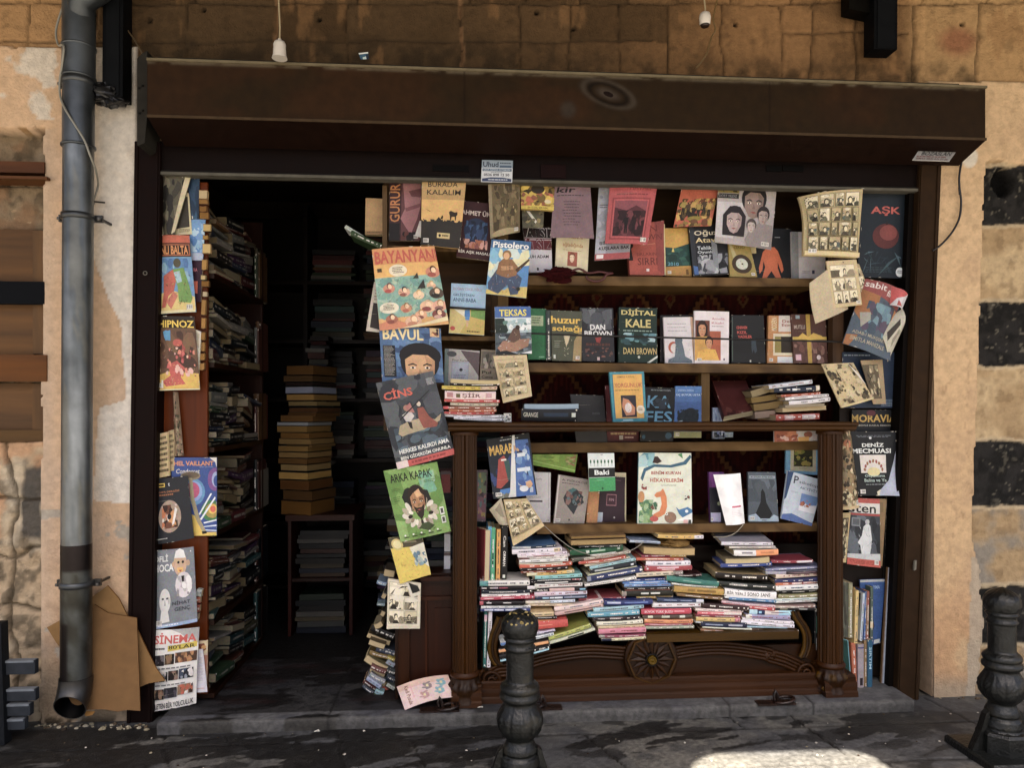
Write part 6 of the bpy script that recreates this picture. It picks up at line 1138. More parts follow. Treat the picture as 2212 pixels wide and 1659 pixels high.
hung('dark navy magazine with red title and dim red apple', quad('D1', 848, 40, 1248, 50, 1216, 772, 828, 762), .03, '15202a', t(.22, .175, .62, .11, 'AŞK', 'b04438', 2)+e(.55, .52, .28, .145, '54201f')+e(.60, .48, .19, .09, '7a3430')+p([(.54, .39), (.56, .34), (.58, .39)], '2a1814')+strokes(.1, .7, .9, .95, ('2c4450', '1f323c', '48606a'), 14, .16, .01, 30)+p([(.4, .98), (.62, .82), (.85, .74), (.62, .86)], '3a545c')+lines(.12, .88, .7, .95, 4, '384c54', 5, .3)+e(.88, .93, .09, .055, 'c8d0d4')+lines(.82, .91, .94, .95, 2, '4a545c', 2, .5), .004, bend=.006)
hung('plain cream cover bent outwards below the top right shelf', quad('D1', 395, 820, 640, 640, 748, 1025, 476, 1148), -.01, 'b8a888', (), .003, name='comic', bend=.02, curl=(0, 0, .8, .03))
hung('sepia page edge behind the small strip comic at top right', quad('D1', 790, 640, 838, 650, 936, 908, 850, 962), .0, 'a8946c', panels(.1, .1, .9, .9, (1, 1, 1), 52, 'a8946c'), .003, name='comic')
hung('small black and white strip comic hanging over the bent cream cover', quad('D1', 565, 626, 816, 612, 863, 990, 625, 1018), -.03, 'c4b082', panels(.07, .09, .90, .93, (1, 2, 3), 53, 'd0c09a')+e(.54, .05, .02, .012, INK), .008, name='comic')
hung('crumpled blue and orange culture magazine on the right side', quad('D1', 892, 772, 1205, 885, 1062, 1462, 700, 1312), .0, '4c5a68', p([(.0, 0), (1, 0), (.95, .3), (.5, .22), (0, .16)], '8a3c38')+t(.03, .02, .46, .09, 'sabit', 'd8ccc8', 1)+t(.52, .08, .24, .09, 'fikir', 'd8ccc8', 1, .2)+p([(0, .16), (.4, .2), (.42, .42), (.15, .60), (0, .5)], '9a6028')+p([(.5, .25), (.95, .3), (.9, .62), (.6, .65), (.45, .5)], '464c5c')+blobs(.2, .3, .8, .75, ('5c7c8c', '3c4c5c', '6a8c98', '54485c'), 24, .11, 31)+p([(.1, .5), (.3, .46), (.34, .56), (.2, .7)], 'a09c90')+p([(.0, .85), (.2, .82), (.1, 1), (0, 1)], '9a6028')+t(.08, .76, .72, .06, 'ADAB-I MUAŞERET', 'a8a08c', 1)+t(.08, .85, .72, .06, 'SIMITLA MANIZALE', 'a8a08c', 1)+p([(.85, .3), (1, .34), (.9, .7), (.8, .6)], 'a86c3c'), .004, bend=.03, curl=(1, 1, .5, .03))
hung('fanned white pages of the crumpled culture magazine', quad('D1', 1200, 1020, 1198, 1200, 1078, 1465, 985, 1175), -.01, 'b8b4a0', p([(.3, .2), (.5, .25), (.5, .9), (.3, .8)], '3c342c')+p([(.6, .3), (.75, .3), (.75, .8), (.6, .7)], '8a8474'), .003, bend=.02)
hung('folded red and white corner of the crumpled culture magazine', quad('D1', 1108, 838, 1245, 905, 1195, 1032, 1092, 992), -.03, 'c8c4c8', p([(0, 0), (1, 0), (.75, .3), (.3, .55), (0, 1)], 'b83c3c')+p([(.4, .62), (.75, .9), (.35, .95)], 'a83c34'), .002, bend=.02)
hung('dark blue magazine on the right side behind the sepia comics', mq(('D1', 700, 1385), ('D1', 1178, 1388), ('D2', 1142, 302), ('D2', 700, 302)), .055, '1f3048', lines(.02, .045, .5, .07, 1, '8a98a8', 3, .8)+lines(.72, .85, .98, .98, 5, '7a8ca0', 4, .4), .004)
hung('creased sepia strip comic hanging by the right shelf upright', quad('D1', 526, 1486, 790, 1474, 956, 1774, 690, 1850), -.02, 'c0ac7c', blobs(.02, .02, .98, .96, SEPIA, 90, .07, 33)+p([(.3, .15), (.72, .1), (.78, .5), (.38, .56)], 'bca87c')+t(.5, .2, .07, .05, 'II', '2c241c', 2)+strokes(.02, .05, .98, .92, ('2c251c', '3c3428'), 60, .04, .008, 34)+p([(.75, .0), (.95, .3), (1, .62), (.9, .4)], 'd8d0c0')+r(0, .95, 1, 1, 'c8b480'), .006, name='comic', bend=.012)
hung('sepia comic page with wide tan margin behind the creased strip comic', quad('D1', 850, 1455, 1032, 1448, 1062, 1816, 958, 1820), .02, '9c8560', r(.0, .1, .75, .88, '5c503a')+blobs(.02, .12, .73, .86, SEPIA, 40, .1, 35), .004, name='comic')
# ---------------- right side column
shown('black novel with gold author name at the right side', quad('D2', 780, 318, 1155, 318, 1155, 498, 780, 498), .06, '171a1e', t(-.02, .22, 1.0, .36, 'MORAVIA', 'b08c34', 2)+t(.14, .66, .84, .10, 'BÖYLE KABUL EDECEĞİM', 'a8a498', 1)+e(.42, .15, .1, .14, '54202c'), .01)
hung('black magazine with white title and beaded picture, lower corner curled', quad('D2', 768, 500, 1145, 498, 1142, 1030, 832, 1036), .02, '16191e', lines(.1, .06, .95, .10, 2, '6a7078', 4, .4)+e(.42, .10, .03, .02, 'c8ccd0')+t(.22, .165, .50, .075, 'DENİZ', 'd8dcd8', 2)+t(-.02, .265, .90, .075, 'MECMUASI', 'd8dcd8', 2)+r(.14, .365, .76, .645, 'cfc8c0')+[q for k in range(9) for q in e(.45+.22*math.cos(math.pi*(k+.5)/9), .62-.16*math.sin(math.pi*(k+.5)/9), .025, .03, ('8a5c34', '8a3c34')[k % 2], k)]+e(.45, .63, .16, .07, 'd0c48c')+t(.22, .67, .5, .05, 'Okyanusta', 'a8bcb4', 1)+t(.2, .735, .55, .05, 'Balina ve Ya', 'a8bcb4', 1)+lines(.2, .82, .75, .84, 1, '8a9494', 6, .5)+p([(1, .28), (1, 1), (.52, 1), (.58, .92), (.8, .76), (.93, .5)], 'a8b0c4')+p([(.5, .94), (.6, .9), (.56, 1), (.52, 1)], 'd0c8b0'), .004, curl=(1, 1, .55, .025))
hung('grey-framed tan magazine back behind the black and white photo magazine', quad('D2', 940, 1058, 1068, 1062, 1030, 1622, 940, 1622), .035, '8a6f48', r(.2, .05, .8, .2, '7a6440'), .004)
hung('magazine with white robed figure photo and red bands', quad('D2', 760, 1050, 1010, 1062, 1012, 1634, 734, 1602), .02, '3c4046', r(0, 0, 1, .08, 'a83c30')+r(0, .07, 1, .22, 'c8c4bc')+t(-.12, .085, .98, .13, 'isten', '1c1c1e', 1)+r(0, .225, 1, .255, '9a3028')+r(0, .255, 1, .90, '3c4248')+blobs(0, .26, 1, .88, ('2c3036', '4a5058', '5c646c', '24282c'), 30, .16, 36)+r(.08, .29, .34, .42, '787c80')+r(.11, .31, .31, .40, '54585c')+p([(.44, .42), (.56, .36), (.66, .40), (.72, .6), (.66, .85), (.42, .86), (.36, .7), (.28, .66), (.40, .55)], 'c8cccc')+e(.56, .345, .07, .04, 'a8aaac')+p([(0, .84), (1, .80), (1, .9), (0, .9)], 'b8bcbc')+strokes(.3, .4, .75, .85, ('8a9094', 'e0e4e4'), 20, .06, .008, 37)+r(0, .90, 1, 1, 'b0402c')+lines(.04, .92, .96, .98, 3, '7a2418', 5, .4), .004, bend=.006)
hung('torn brown strip comic hanging beside the right fluted column', quad('D2', 690, 480, 768, 498, 836, 1132, 684, 1152), -.01, '8f7650', blobs(0, 0, 1, 1, SEPIA, 100, .12, 38, .3)+e(.4, .17, .3, .05, 'a8643c')+face(.38, .20, .055, 'b88c5c', '5c3420', '8a6440', 1.6)+r(0, .96, 1, 1, 'c0a878'), .006, name='comic', bend=.015)
hung('narrow sepia comic low beside the right fluted column', quad('D2', 684, 1178, 768, 1176, 730, 1592, 684, 1592), .01, 'b8a06c', r(.2, .1, .85, .92, '4a4230')+blobs(.2, .1, .85, .92, ('8a7c5c', '2c261c', 'c4b48c'), 30, .16, 39, .4), .005, name='comic')
mb = MB(); q = [U(*K('D2', u, v), .062) for u, v in ((1066, 1050), (1135, 1050), (1108, 2640), (1040, 2640))]
def board(name, label, s, Cn, Y, th, cf, mat, n=40, cat='board'):
    q = [U(*K(s, *c_), Y) for c_ in Cn]; base = min(q, key=lambda a: a.z); m = MB(); n2 = max(3, n//6)
    F = lambda u, v: (q[0]*(1-u)+q[1]*u)*(1-v)+(q[3]*(1-u)+q[2]*u)*v
    m.grid([[F(u/n2, v/n) for u in range(n2+1)] for v in range(n+1)], cf, smooth=False)
    D_ = Vector((0, th, 0)); m.grid([[F(u, v)+D_ for u in (1, 0)] for v in (0, 1)], cf)
    for a, b in (((0, 0), (1, 0)), ((1, 0), (1, 1)), ((1, 1), (0, 1)), ((0, 1), (0, 0))): m.poly([F(*a), F(*b), F(*b)+D_, F(*a)+D_], cf)
    o = m.build(name, mat, None, base); tag(o, label, cat); return o
R9 = random.Random(9)
board('speckled_board', 'black and white speckled marbled board standing at the right side', 'D2', ((1062, 1045), (1138, 1045), (1112, 2640), (1030, 2640)), .062, .01, lambda i, j: ('24221f', '4a463e', '2c2a26', '6a665c')[R9.randrange(4)], 'matte', 120)
board('white_board', 'long bluish white board with brown edge leaning at the far right', 'D3', ((1078, -10), (1118, -10), (1088, 992), (1020, 990)), .03, .012, lambda i, j: '7a5c3c' if j == 0 else 'a8b4c4', 'matte', 24)
shown('tall blue folder behind the standing books at bottom right', quad('W5', 330, 118, 645, 108, 582, 905, 380, 960), .055, '1f4c8a', t(.52, .09, .28, .055, 'YMA', '8aa8cc', 1)+r(.0, 0, 1, .035, 'b0b4b0')+p([(.35, .3), (.62, .72), (.5, .8), (.3, .6)], '2a1c18')+r(.6, .93, .95, .99, 'c8ccc4'), .008)
G5 = 'books standing upright at bottom right'
def W(label, xa, ya, xb, yb, h_, c_, Y=.0, **k): return slab(label, 'W5', xa, ya, xb, yb, h_, c_, Y=Y, group=G5, **k)
for a_ in ((180, 160, 182, 845, 150, '4f5245', 0), ):
    shown('thick olive grey book turned sideways, leftmost of the standing books', quad('W5', 85, 140, 192, 150, 192, 838, 82, 838), .0, '54564a', blobs(0, 0, 1, 1, ('4a4c40', '5c5e50', '3c3a30'), 14, .2, 3), .03)
W('olive cream spine of the leftmost standing book pair', 218, 155, 214, 842, 50, '8f8a68', -.006)
W('brown-gold book standing second among the upright books', 260, 215, 258, 860, 26, '9a7438', .012)
W('yellow-spined standing book with vertical printed title', 300, 250, 280, 912, 40, 'd0b26a', -.004)
W('black standing book between the yellow and white ones', 335, 280, 332, 860, 26, '16181c', .02)
W('bluish white slanting standing book', 382, 285, 345, 880, 30, 'b4c0cc', .004)
W('narrow blue standing book right of the white one', 410, 262, 388, 868, 24, '3c64a0', .012)
W('mottled red-brown standing book', 436, 258, 422, 860, 34, '8a4a3c', .008, segs=((.3, .9, '8a6a50'),))
W('worn green-spined standing book with cream label', 482, 205, 478, 862, 36, '4a5c50', .016, segs=((.66, .78, 'd8c49c'),))
shown('dark green notebook with pale blue edge, lowest at bottom right', quad('W5', 78, 842, 182, 870, 222, 1420, 92, 1420), .0, '143a34', p([(.9, 0), (1, 0), (1, 1), (.94, 1)], '6aa4b0')+r(0, 0, 1, .012, '6aa4b0'), .02)
W('orange-spined book in the lower upright row', 250, 905, 272, 1485, 56, 'b0562c', -.002)
W('grey-white thick book in the lower upright row', 345, 925, 345, 1508, 78, '9a9094', -.006, segs=((.06, .09, '3a3470'), (.72, .88, '2a2024', .2, .7)), txt=())
W('tan-edged book in the lower upright row', 402, 872, 402, 1515, 34, '8a6c44', .004)
W('teal-blue spine with white lettering in the lower upright row', 462, 868, 458, 1518, 62, '15506e', -.004, txt=((.14, .25, .42, .5, 'SIRTIM'),), tcol='9cc4d0')

# ---------------- middle shelf
YM = .105
shown('green book with cream title label beside the boat comic', quad('C1', 215, 1020, 348, 1025, 348, 1446, 195, 1446), YM, '1f6a40', r(0, .14, .82, .34, 'a8b890')+lines(.1, .17, .7, .31, 3, '3c5c3c', 4, .5)+lines(.6, .94, .9, .97, 1, '8ac4a0', 3, .7), .02)
slab('narrow grey spine with white initials left of the yellow-lettered novel', 'C1', 366, 1035, 370, 1452, 42, '3c4444', Y=YM-.01, D=.12, group=FACE)
shown('olive novel with bold yellow lower-case title', quad('C1', 386, 1036, 646, 1046, 641, 1462, 398, 1456), YM-.01, '4c5040', p([(.75, .6), (1, .3), (1, 1), (.7, 1)], '9a8458')+t(.0, .11, .96, .145, 'huzur', 'e0b42c', 2)+t(.03, .29, .98, .145, 'sokağı', 'e0b42c', 2)+p([(.4, .5), (.62, .48), (.55, .64), (.48, .7)], 'c8b898')+lines(.08, .6, .3, .75, 4, '8a9080', 5, .4)+r(.05, .88, .12, .96, 'c8ccc4')+r(.8, .90, .92, .98, 'c86a2c')+strokes(.4, .5, .7, .9, ('d0c4a8', '2c2c24'), 12, .06, .008, 40), .02)
shown('dark thriller with white capitals and red glow', quad('C1', 630, 1015, 905, 1018, 918, 1466, 650, 1460), YM, '2a2a30', blobs(.05, .02, .95, .4, ('54585f', '3c4046', '6a6e74', '4a4c54'), 26, .14, 41)+e(.5, .2, .2, .12, '4a4e56')+t(.28, .31, .46, .105, 'DAN', 'dcdcdc', 2)+t(.10, .43, .84, .10, 'BROWN', 'dcdcdc', 2)+p([(.42, .56), (.62, .54), (.56, .66), (.46, .64)], '8a2420')+lines(.12, .66, .9, .72, 1, '54302c', 3, .8)+blobs(.1, .74, .95, .92, ('5c3c38', '2c1c20', '7a4c40'), 20, .08, 42, .4)+r(.46, .92, .54, .98, 'c0a8a4'), .028)
shown('dark green thriller with gold title and author in capitals', quad('C1', 955, 1010, 1266, 1022, 1276, 1476, 950, 1470), YM-.01, '142c26', t(.06, .02, .90, .14, 'DİJİTAL', 'c8b870', 2)+t(.18, .21, .66, .15, 'KALE', 'c8b870', 2)+lines(.1, .41, .9, .435, 1, '8aa498', 3, .8)+blobs(.05, .46, .98, .68, ('2c4c54', '5c8c98', '1c3438', '9cbcc4', '345c5c'), 24, .14, 43, .35)+t(.12, .73, .86, .12, 'DAN BROWN', 'c0a868', 1)+e(.52, .9, .03, .025, 'c8ccc0')+p([(.72, 1), (1, .86), (1, .9), (.8, 1)], 'c8ccc4'), .026, curl=(1, 0, .4, .012))
shown('black-edged book standing behind the white statue cover', quad('C1', 1300, 1078, 1580, 1075, 1578, 1470, 1298, 1470), YM+.02, '1e1c20', (), .012)
shown('white book with blue-grey seated statue and red circle', quad('C1', 1325, 1095, 1546, 1092, 1578, 1480, 1340, 1476), YM-.005, 'cfcace', [q for k in range(3) for q in lines(.12, .14+k*.075, .85, .165+k*.075, 1, '8a8690', k+3, .5)]+e(.32, .66, .19, .13, 'a8482c')+e(.36, .68, .15, .11, 'd0c8c8')+p([(.38, .50), (.62, .50), (.66, .6), (.72, .85), (.95, .93), (.95, .99), (.1, .99), (.12, .92), (.34, .86), (.4, .62)], '5c6c78')+e(.52, .50, .14, .06, '54626e')+strokes(.2, .55, .9, .97, ('3c4c58', '8a9ca8'), 18, .06, .01, 44), .014)
shown('cream-edged book showing behind the right of the statue cover', quad('C1', 1540, 1090, 1568, 1092, 1582, 1478, 1555, 1480), YM+.005, 'c8a888', (), .01)
shown('white family book with laughing woman and child in yellow', quad('C1', 1583, 1040, 1872, 1048, 1869, 1481, 1586, 1479), YM-.01, 'dcd4d8', t(.5, .12, .38, .045, 'Annelik', 'b05468', 0)+t(.5, .20, .34, .045, 'Kitabi', 'b05468', 0)+lines(.5, .28, .85, .31, 1, '8a7c80', 3, .5)+r(.02, .18, .44, .5, '6a3424')+r(.44, .38, .76, .94, 'a84c24')+face(.22, .36, .14, 'c08458', '2c1a16', '9a6040', .85, None, True)+p([(.0, .5), (.4, .48), (.5, .94), (0, .94)], 'c89434')+face(.42, .62, .11, 'c88c5c', '2c1c18', 'a06844', .9)+p([(.05, .94), (.1, .78), (.3, .72), (.6, .73), (.72, .94)], 'd8a42c')+strokes(.1, .74, .7, .92, ('b88420',), 8, .08, .01, 4)+r(.84, .9, .88, .94, '3c3440'), .014)
shown('black book with three red title lines and standing man', quad('C1', 1888, 1076, 2160, 1078, 2176, 1476, 1890, 1476), YM-.005, '17191c', r(.03, .04, .05, .96, '4a5c54')+t(.16, .23, .32, .06, 'CEHENNEM', 'b83c2c', 2)+t(.18, .33, .30, .06, 'KIZIL', 'b83c2c', 2)+t(.2, .42, .42, .06, 'VADILER', 'b83c2c', 2)+p([(.6, .5), (.72, .48), (.76, .75), (.7, .8), (.66, .72), (.62, .8), (.6, .7)], '2f3c48')+r(.54, .94, .58, .98, 'c8ccc4'), .018)
shown('orange and white novel with framed meadow picture', quad('D1', 85, 1080, 285, 1080, 306, 1480, 74, 1476), YM, 'b0783c', p([(.42, 0), (1, 0), (1, .34), (.40, .34)], 'c8c0b8')+tr(.12, .04, .22, .28, 'MODERN', 'd8c8a0')+t(.56, .09, .4, .06, 'Deli', '8a2c24', 1)+t(.54, .17, .46, .06, 'Esinti', '8a2c24', 1)+r(.2, .38, .98, .84, 'cfc4a8')+r(.26, .44, .98, .78, '8a7c3c')+r(.5, .44, .98, .78, '2c241c')+r(.36, .86, 1, .99, 'c8ccd0'), .016)
shown('brown book with yellow ribbon tied in a bow', quad('D1', 272, 1070, 556, 1070, 577, 1478, 296, 1478), YM-.01, '54342c', blobs(0, .5, 1, 1, ('6a443c', '8a6458', '5c3c34'), 26, .1, 45)+t(.06, .22, .32, .08, 'MUTLU', 'b8a8a0', 1)+r(.42, 0, .54, 1, 'b8942c')+r(0, .46, 1, .52, 'c4a030')+p([(.14, .48), (.3, .38), (.46, .46), (.62, .38), (.86, .44), (.92, .5), (.5, .53)], 'd8b034')+r(.12, .02, .24, .09, '8a9ca8')+r(.06, .82, .22, .94, 'cfa8b4')+e(.74, .88, .06, .05, 'd8c8c8'), .018)

# ---------------- counter top row
YK = .10
slab('black hardback novel with white and blue spine title lying on the counter', 'C2', 140, 358, 602, 364, 100, '141519', Y=-.02, D=.15, yaw=-.10, group='books lying on the counter', txt=((.04, .3, .26, .38, 'GRANGE'),), tcol='c0bca8', segs=((.40, .84, '1a2c40', .3, .62), (.90, .97, 'c8ccc0', .3, .65)))
slab('thin pale blue-edged book on top of the black hardback novel', 'C2', 165, 290, 618, 288, 46, '2a3038', Y=-.015, D=.13, yaw=-.04, kind='P', pages='a4b8c8', group='books lying on the counter')
shown('plain charcoal folder standing behind the counter', quad('C2', 548, 188, 826, 200, 858, 588, 600, 592), YK, '2c2c2e', lines(.6, .37, .85, .42, 2, '54585c', 3, .4), .01)
shown('dark red book mostly hidden behind the yellow and teal book', quad('C2', 840, 115, 1110, 115, 1122, 590, 858, 590), YK+.02, '54181c', lines(.1, .83, .95, .87, 1, 'a88c5c', 3, .8)+r(.38, .88, .5, .95, 'a8a098')+lines(.55, .9, .85, .93, 1, 'c8a498', 4, .8), .015)
shown('yellow book with teal border and clasped hands photo', quad('C2', 874, 4, 1162, -2, 1186, 415, 905, 420), .0, '2c8494', r(.06, .04, .94, .94, '1f6c80')+r(.09, .05, .93, .93, 'd09c34')+t(.2, .08, .52, .04, 'SEMRA KARAL', '8a5c24', 0)+t(.12, .225, .80, .085, 'YORGUNLUK', 'a8442c', 1)+lines(.12, .36, .85, .39, 1, '8a6424', 3, .6)+r(.28, .47, .72, .91, '2c2a34')+p([(.34, .52), (.5, .56), (.68, .72), (.66, .86), (.4, .88), (.30, .7)], 'b87850')+e(.48, .72, .10, .10, 'dcd0c8')+strokes(.34, .6, .6, .84, ('a89890', 'e4dcd8'), 8, .05, .01, 5)+e(.84, .76, .12, .085, 'd8c8b0')+lines(.77, .73, .9, .79, 2, '6a4c34', 3, .5)+r(.3, .95, .6, .985, '8ab8c0'), .02)
shown('black novel with large pale blue letters in two rows', quad('C2', 1168, 128, 1424, 138, 1405, 578, 1130, 580), YK-.01, '101318', t(.22, .03, .62, .03, 'METIN SONER DOĞAN', '9ca8ac', 0)+t(.13, .15, .75, .23, 'KA', '4c88a8', 1)+t(.10, .44, .84, .22, 'FES', '4c88a8', 1)+blobs(.3, .2, .8, .4, ('24303c', '1a242c'), 8, .1, 3)+e(.85, .90, .10, .06, '2c5068')+e(.1, .92, .05, .04, '24506c'), .02)
shown('blue novel cover with dark tree against evening sky', quad('C2', 1425, 120, 1642, 122, 1640, 552, 1410, 552), YK-.01, '2c5c98', r(0, 0, 1, .12, '346aa8')+t(.1, .065, .6, .035, 'STEFAN ZWEIG', 'a8c0d8', 0)+t(.04, .14, .92, .055, 'ÜÇ BÜYÜK USTA', 'b8d0e4', 1)+r(0, .3, 1, .5, '24508c')+e(.5, .62, .40, .16, '131c24')+e(.6, .52, .24, .1, '131c24')+blobs(.1, .45, .9, .75, ('131c24', '18242c'), 20, .08, 46)+p([(0, .7), (.3, .66), (.3, .8), (0, .8)], '8a9ca8')+r(0, .88, 1, 1, '8a8c60'), .014)
shown('maroon novel leaning back with scattered white title letters', quad('C2', 1735, 78, 2012, 72, 2102, 318, 1832, 372), (.20, .20, .06, .06), '4a1a18', p([(0, 0), (.5, 0), (.3, .5), (0, .6)], '6a2a20')+t(.10, .03, .6, .07, 'AYFER TUNÇ', '8a3024', 1)+t(.10, .19, .76, .12, 'YEŞİL PERİ', 'd0c0b4', 2)+t(.26, .38, .56, .12, 'GECESİ', 'd0c0b4', 2)+blobs(.05, .5, .95, 1, ('542420', '3a1414', '5c2c24'), 24, .14, 47), .03, inset=(.0, .004, .002))
for k_, (u0, v0, u1, v1, c_) in enumerate(((1735, 300, 1835, 560, '8494b0'), (1745, 505, 1905, 548, '8898a4'))):
    shown(('blue patterned notebook behind the leaning maroon novel', 'pale grey cover below the counter edge')[k_], quad('C2', u0, v0, u1, v0, u1, v1, u0, v1), .14, c_, blobs(0, 0, 1, 1, ('5c6c94', 'a8b4c8'), 20, .08, 4), .012)
# ================================================================== PILES
GP = 'books lying in piles in the cabinet bay'; GC = 'books lying on the counter'
pile('of the small pile at the left counter end', 'B2', [
    (1650, 75, 2070, 88, 32, 'cdbb90', {'kind': 'P', 'pages': 'd0bf94'}), (1650, 102, 2062, 106, 20, '15120f'), (1580, 130, 2040, 135, 30, 'c8b030', {'segs': ((.7, 1, 'c0a888'),)}), (1605, 190, 2030, 198, 66, 'd8c0bc', {'txt': ((.34, .15, .36, .7, 'ŞİİR'),), 'tcol': '5c2c30', 'segs': ((.04, .16, 'b07878', .2, .8), (.22, .30, '5c5430', .3, .8), (.8, .92, 'b89094', .2, .8))}),
    (1600, 238, 2062, 246, 24, 'b0302c'), (1650, 266, 2050, 270, 26, 'b8b098'), (1592, 300, 2030, 305, 24, '8a4c34', {'segs': ((0, .1, 'c83c3c'),)}), (1640, 322, 2035, 324, 20, 'a8542c'), (1600, 342, 2020, 344, 20, 'a82c28'), (1592, 362, 2100, 372, 22, 'd8d8dc'), (1680, 384, 2100, 400, 22, 'dcdce0')], Y=-.04, D=.15, group=GC)
flat('photo_block', 'small black and white picture block at the left counter end', 'block', quad('B2', 2098, 348, 2158, 346, 2160, 420, 2100, 420), -.05, .03, 'b8b8b4', blobs(.1, .1, .9, .9, ('2a2a2c', '54565a'), 10, .14, 5), pk=False)
pile('of the mixed pile at the right counter end', 'D2', [
    (88, 128, 455, 82, 34, 'b8bcc4', {'segs': ((.3, .95, 'd0d4d8', .1, .6),)}), (130, 152, 516, 135, 44, '1a2438', {'segs': ((.92, 1, 'd8ccb0'), (.4, .5, 'd0d4d8', .3, .7))}), (190, 202, 530, 178, 20, 'a8441c'), (225, 228, 595, 196, 24, 'e0dcdc'), (255, 262, 606, 228, 34, 'd8d4d4'), (222, 292, 560, 275, 22, '8a7c68', {'kind': 'P', 'pages': 'a89c84'}), (200, 322, 585, 300, 34, 'c8b484', {'kind': 'P'}), (145, 385, 520, 372, 50, 'a83c24', {'segs': ((.2, .4, 'c8a49c', .1, .9), (.6, .9, 'c8b8b4', .1, .9))})], Y=.0, D=.16, group=GC, yaw=.06)
pile('of the page-edge pile right of the maroon novel', 'D2', [(-60, 190, 95, 140, 60, '4a3c2c', {'kind': 'P', 'pages': '9a8c6c'}), (-60, 240, 160, 205, 50, '54402c', {'kind': 'P', 'pages': '8a7448'}), (-40, 300, 210, 262, 60, '3c2c20', {'kind': 'P', 'pages': '8a744c'}), (-30, 365, 140, 350, 60, '5c4c3c', {'kind': 'P', 'pages': 'a08c7c'})], Y=.05, D=.12, group=GC)
shown('red and white picture cover leaning below the right counter end', quad('D2', 132, 492, 492, 488, 492, 576, 132, 586), .02, 'b8b0b0', p([(0, 0), (.5, 0), (.55, 1), (0, 1)], '9a4a24')+blobs(.05, .05, .55, .95, ('c8a498', '7a3420', 'b86a3c'), 16, .09, 6, 2)+e(.78, .4, .1, .3, '8a4c34')+r(.55, .6, .8, 1, 'c08c34'), .01)
# pile names
A_ = 'of the pile under the upright coloured spines'
pile(A_, 'S1', [
    (120, 972, 950, 955, 84, 'e0dcd2', {'segs': ((0, .17, '5c9c98'),), 'D': .15}), (135, 1052, 1035, 1030, 58, '1e1a1c', {'segs': ((.86, 1, 'dcd6d4'), (.02, .11, 'd8d0c8', .3, .6), (.17, .32, 'a89c98', .2, .7), (.34, .50, '8a3c4c', .3, .65)), 'txt': ()}), (150, 1112, 1000, 1090, 56, '1e232e'), (150, 1172, 950, 1155, 44, 'e4dcd6'), (130, 1226, 1030, 1190, 50, 'b4304c', {'segs': ((.06, .22, 'd88a98', .3, .7), (.4, .56, 'd05c7c', .3, .7))}), (120, 1300, 870, 1292, 62, '1a1416', {'segs': ((0, .08, 'b84c54'), (.15, .26, 'd8d4d0', .3, .55), (.52, .70, 'd8d4d0', .3, .55)), 'txt': ()}), (140, 1368, 970, 1364, 44, 'd8d8d0'), (130, 1415, 960, 1405, 44, '24336c', {'segs': ((.08, .26, 'c8ccdc', .15, .7), (.28, .47, 'c8ccdc', .15, .7), (.5, .73, 'c8ccdc', .15, .7), (.76, .92, 'c8ccdc', .15, .7)), 'txt': ()})], Y=-.03, group=GP)
B_ = 'of the tall white-topped left pile'
pile(B_, 'S1', [
    (660, 372, 1400, 335, 40, '1c2c3c', {'segs': ((0, .42, 'a8b0b0'),), 'back': '3c6a98', 'D': .16, 'tilt': .06}), (660, 445, 1490, 402, 78, 'dcd4d8', {'segs': ((.84, .97, 'cdb890', .1, .9),)}), (750, 495, 1580, 455, 34, 'e0d4dc'), (755, 524, 1615, 488, 32, 'd8ccc8', {'segs': ((.3, .7, '9a6450', 0, .4),)}), (770, 550, 1585, 522, 34, 'd8d0c4', {'segs': ((0, .22, '5a2a22'),)}), (780, 602, 1590, 565, 50, 'dcdad4'), (780, 642, 1500, 615, 24, 'e0d8c0'), (785, 688, 1665, 635, 68, 'c04a20'), (800, 738, 1600, 710, 44, '1c1214'), (805, 782, 1400, 765, 30, '7a3418'), (905, 820, 1700, 768, 52, 'd8ac50', {'segs': ((0, .22, 'd8d0a8'), (.84, 1, 'd0c090'))}), (1000, 870, 1825, 830, 58, '84c0bc', {'segs': ((0, .05, '6a5c44'),), 'tcol': '24404c'}), (960, 925, 1825, 886, 44, '18151a', {'segs': ((.8, .94, 'b8646c', .3, .7),)}), (975, 960, 1830, 925, 42, '1a1718', {'segs': ((.27, .72, 'dcd8d0', .2, .6),), 'txt': ()}),
    (1035, 1012, 1835, 980, 78, 'e0dcd4'), (1040, 1085, 1900, 1050, 58, '1c1418', {'segs': ((.28, .76, 'cfaaa4'), (.86, .97, '7ab4cc', .25, .7)), 'txt': ((.04, .2, .2, .5, 'Mutlu Son'),)}), (1030, 1157, 1915, 1120, 74, 'dcd4e0', {'segs': ((0, .4, 'd8c0c8'),)}), (1045, 1216, 1910, 1192, 44, '22304c', {'segs': ((.14, .26, '9cc8d8', .2, .8), (.28, .36, 'd8dce0', .2, .8), (.37, .53, 'd8dce0', .2, .8), (.56, .95, '8a94a8', .2, .7)), 'txt': ()}), (885, 1282, 1705, 1255, 46, 'd8ccb8', {'segs': ((.5, 1, 'ccd4e0'),)}), (915, 1326, 1685, 1315, 34, 'e0c8a8')], Y=-.02, group=GP)
C_ = 'of the pile holding the green hardback'
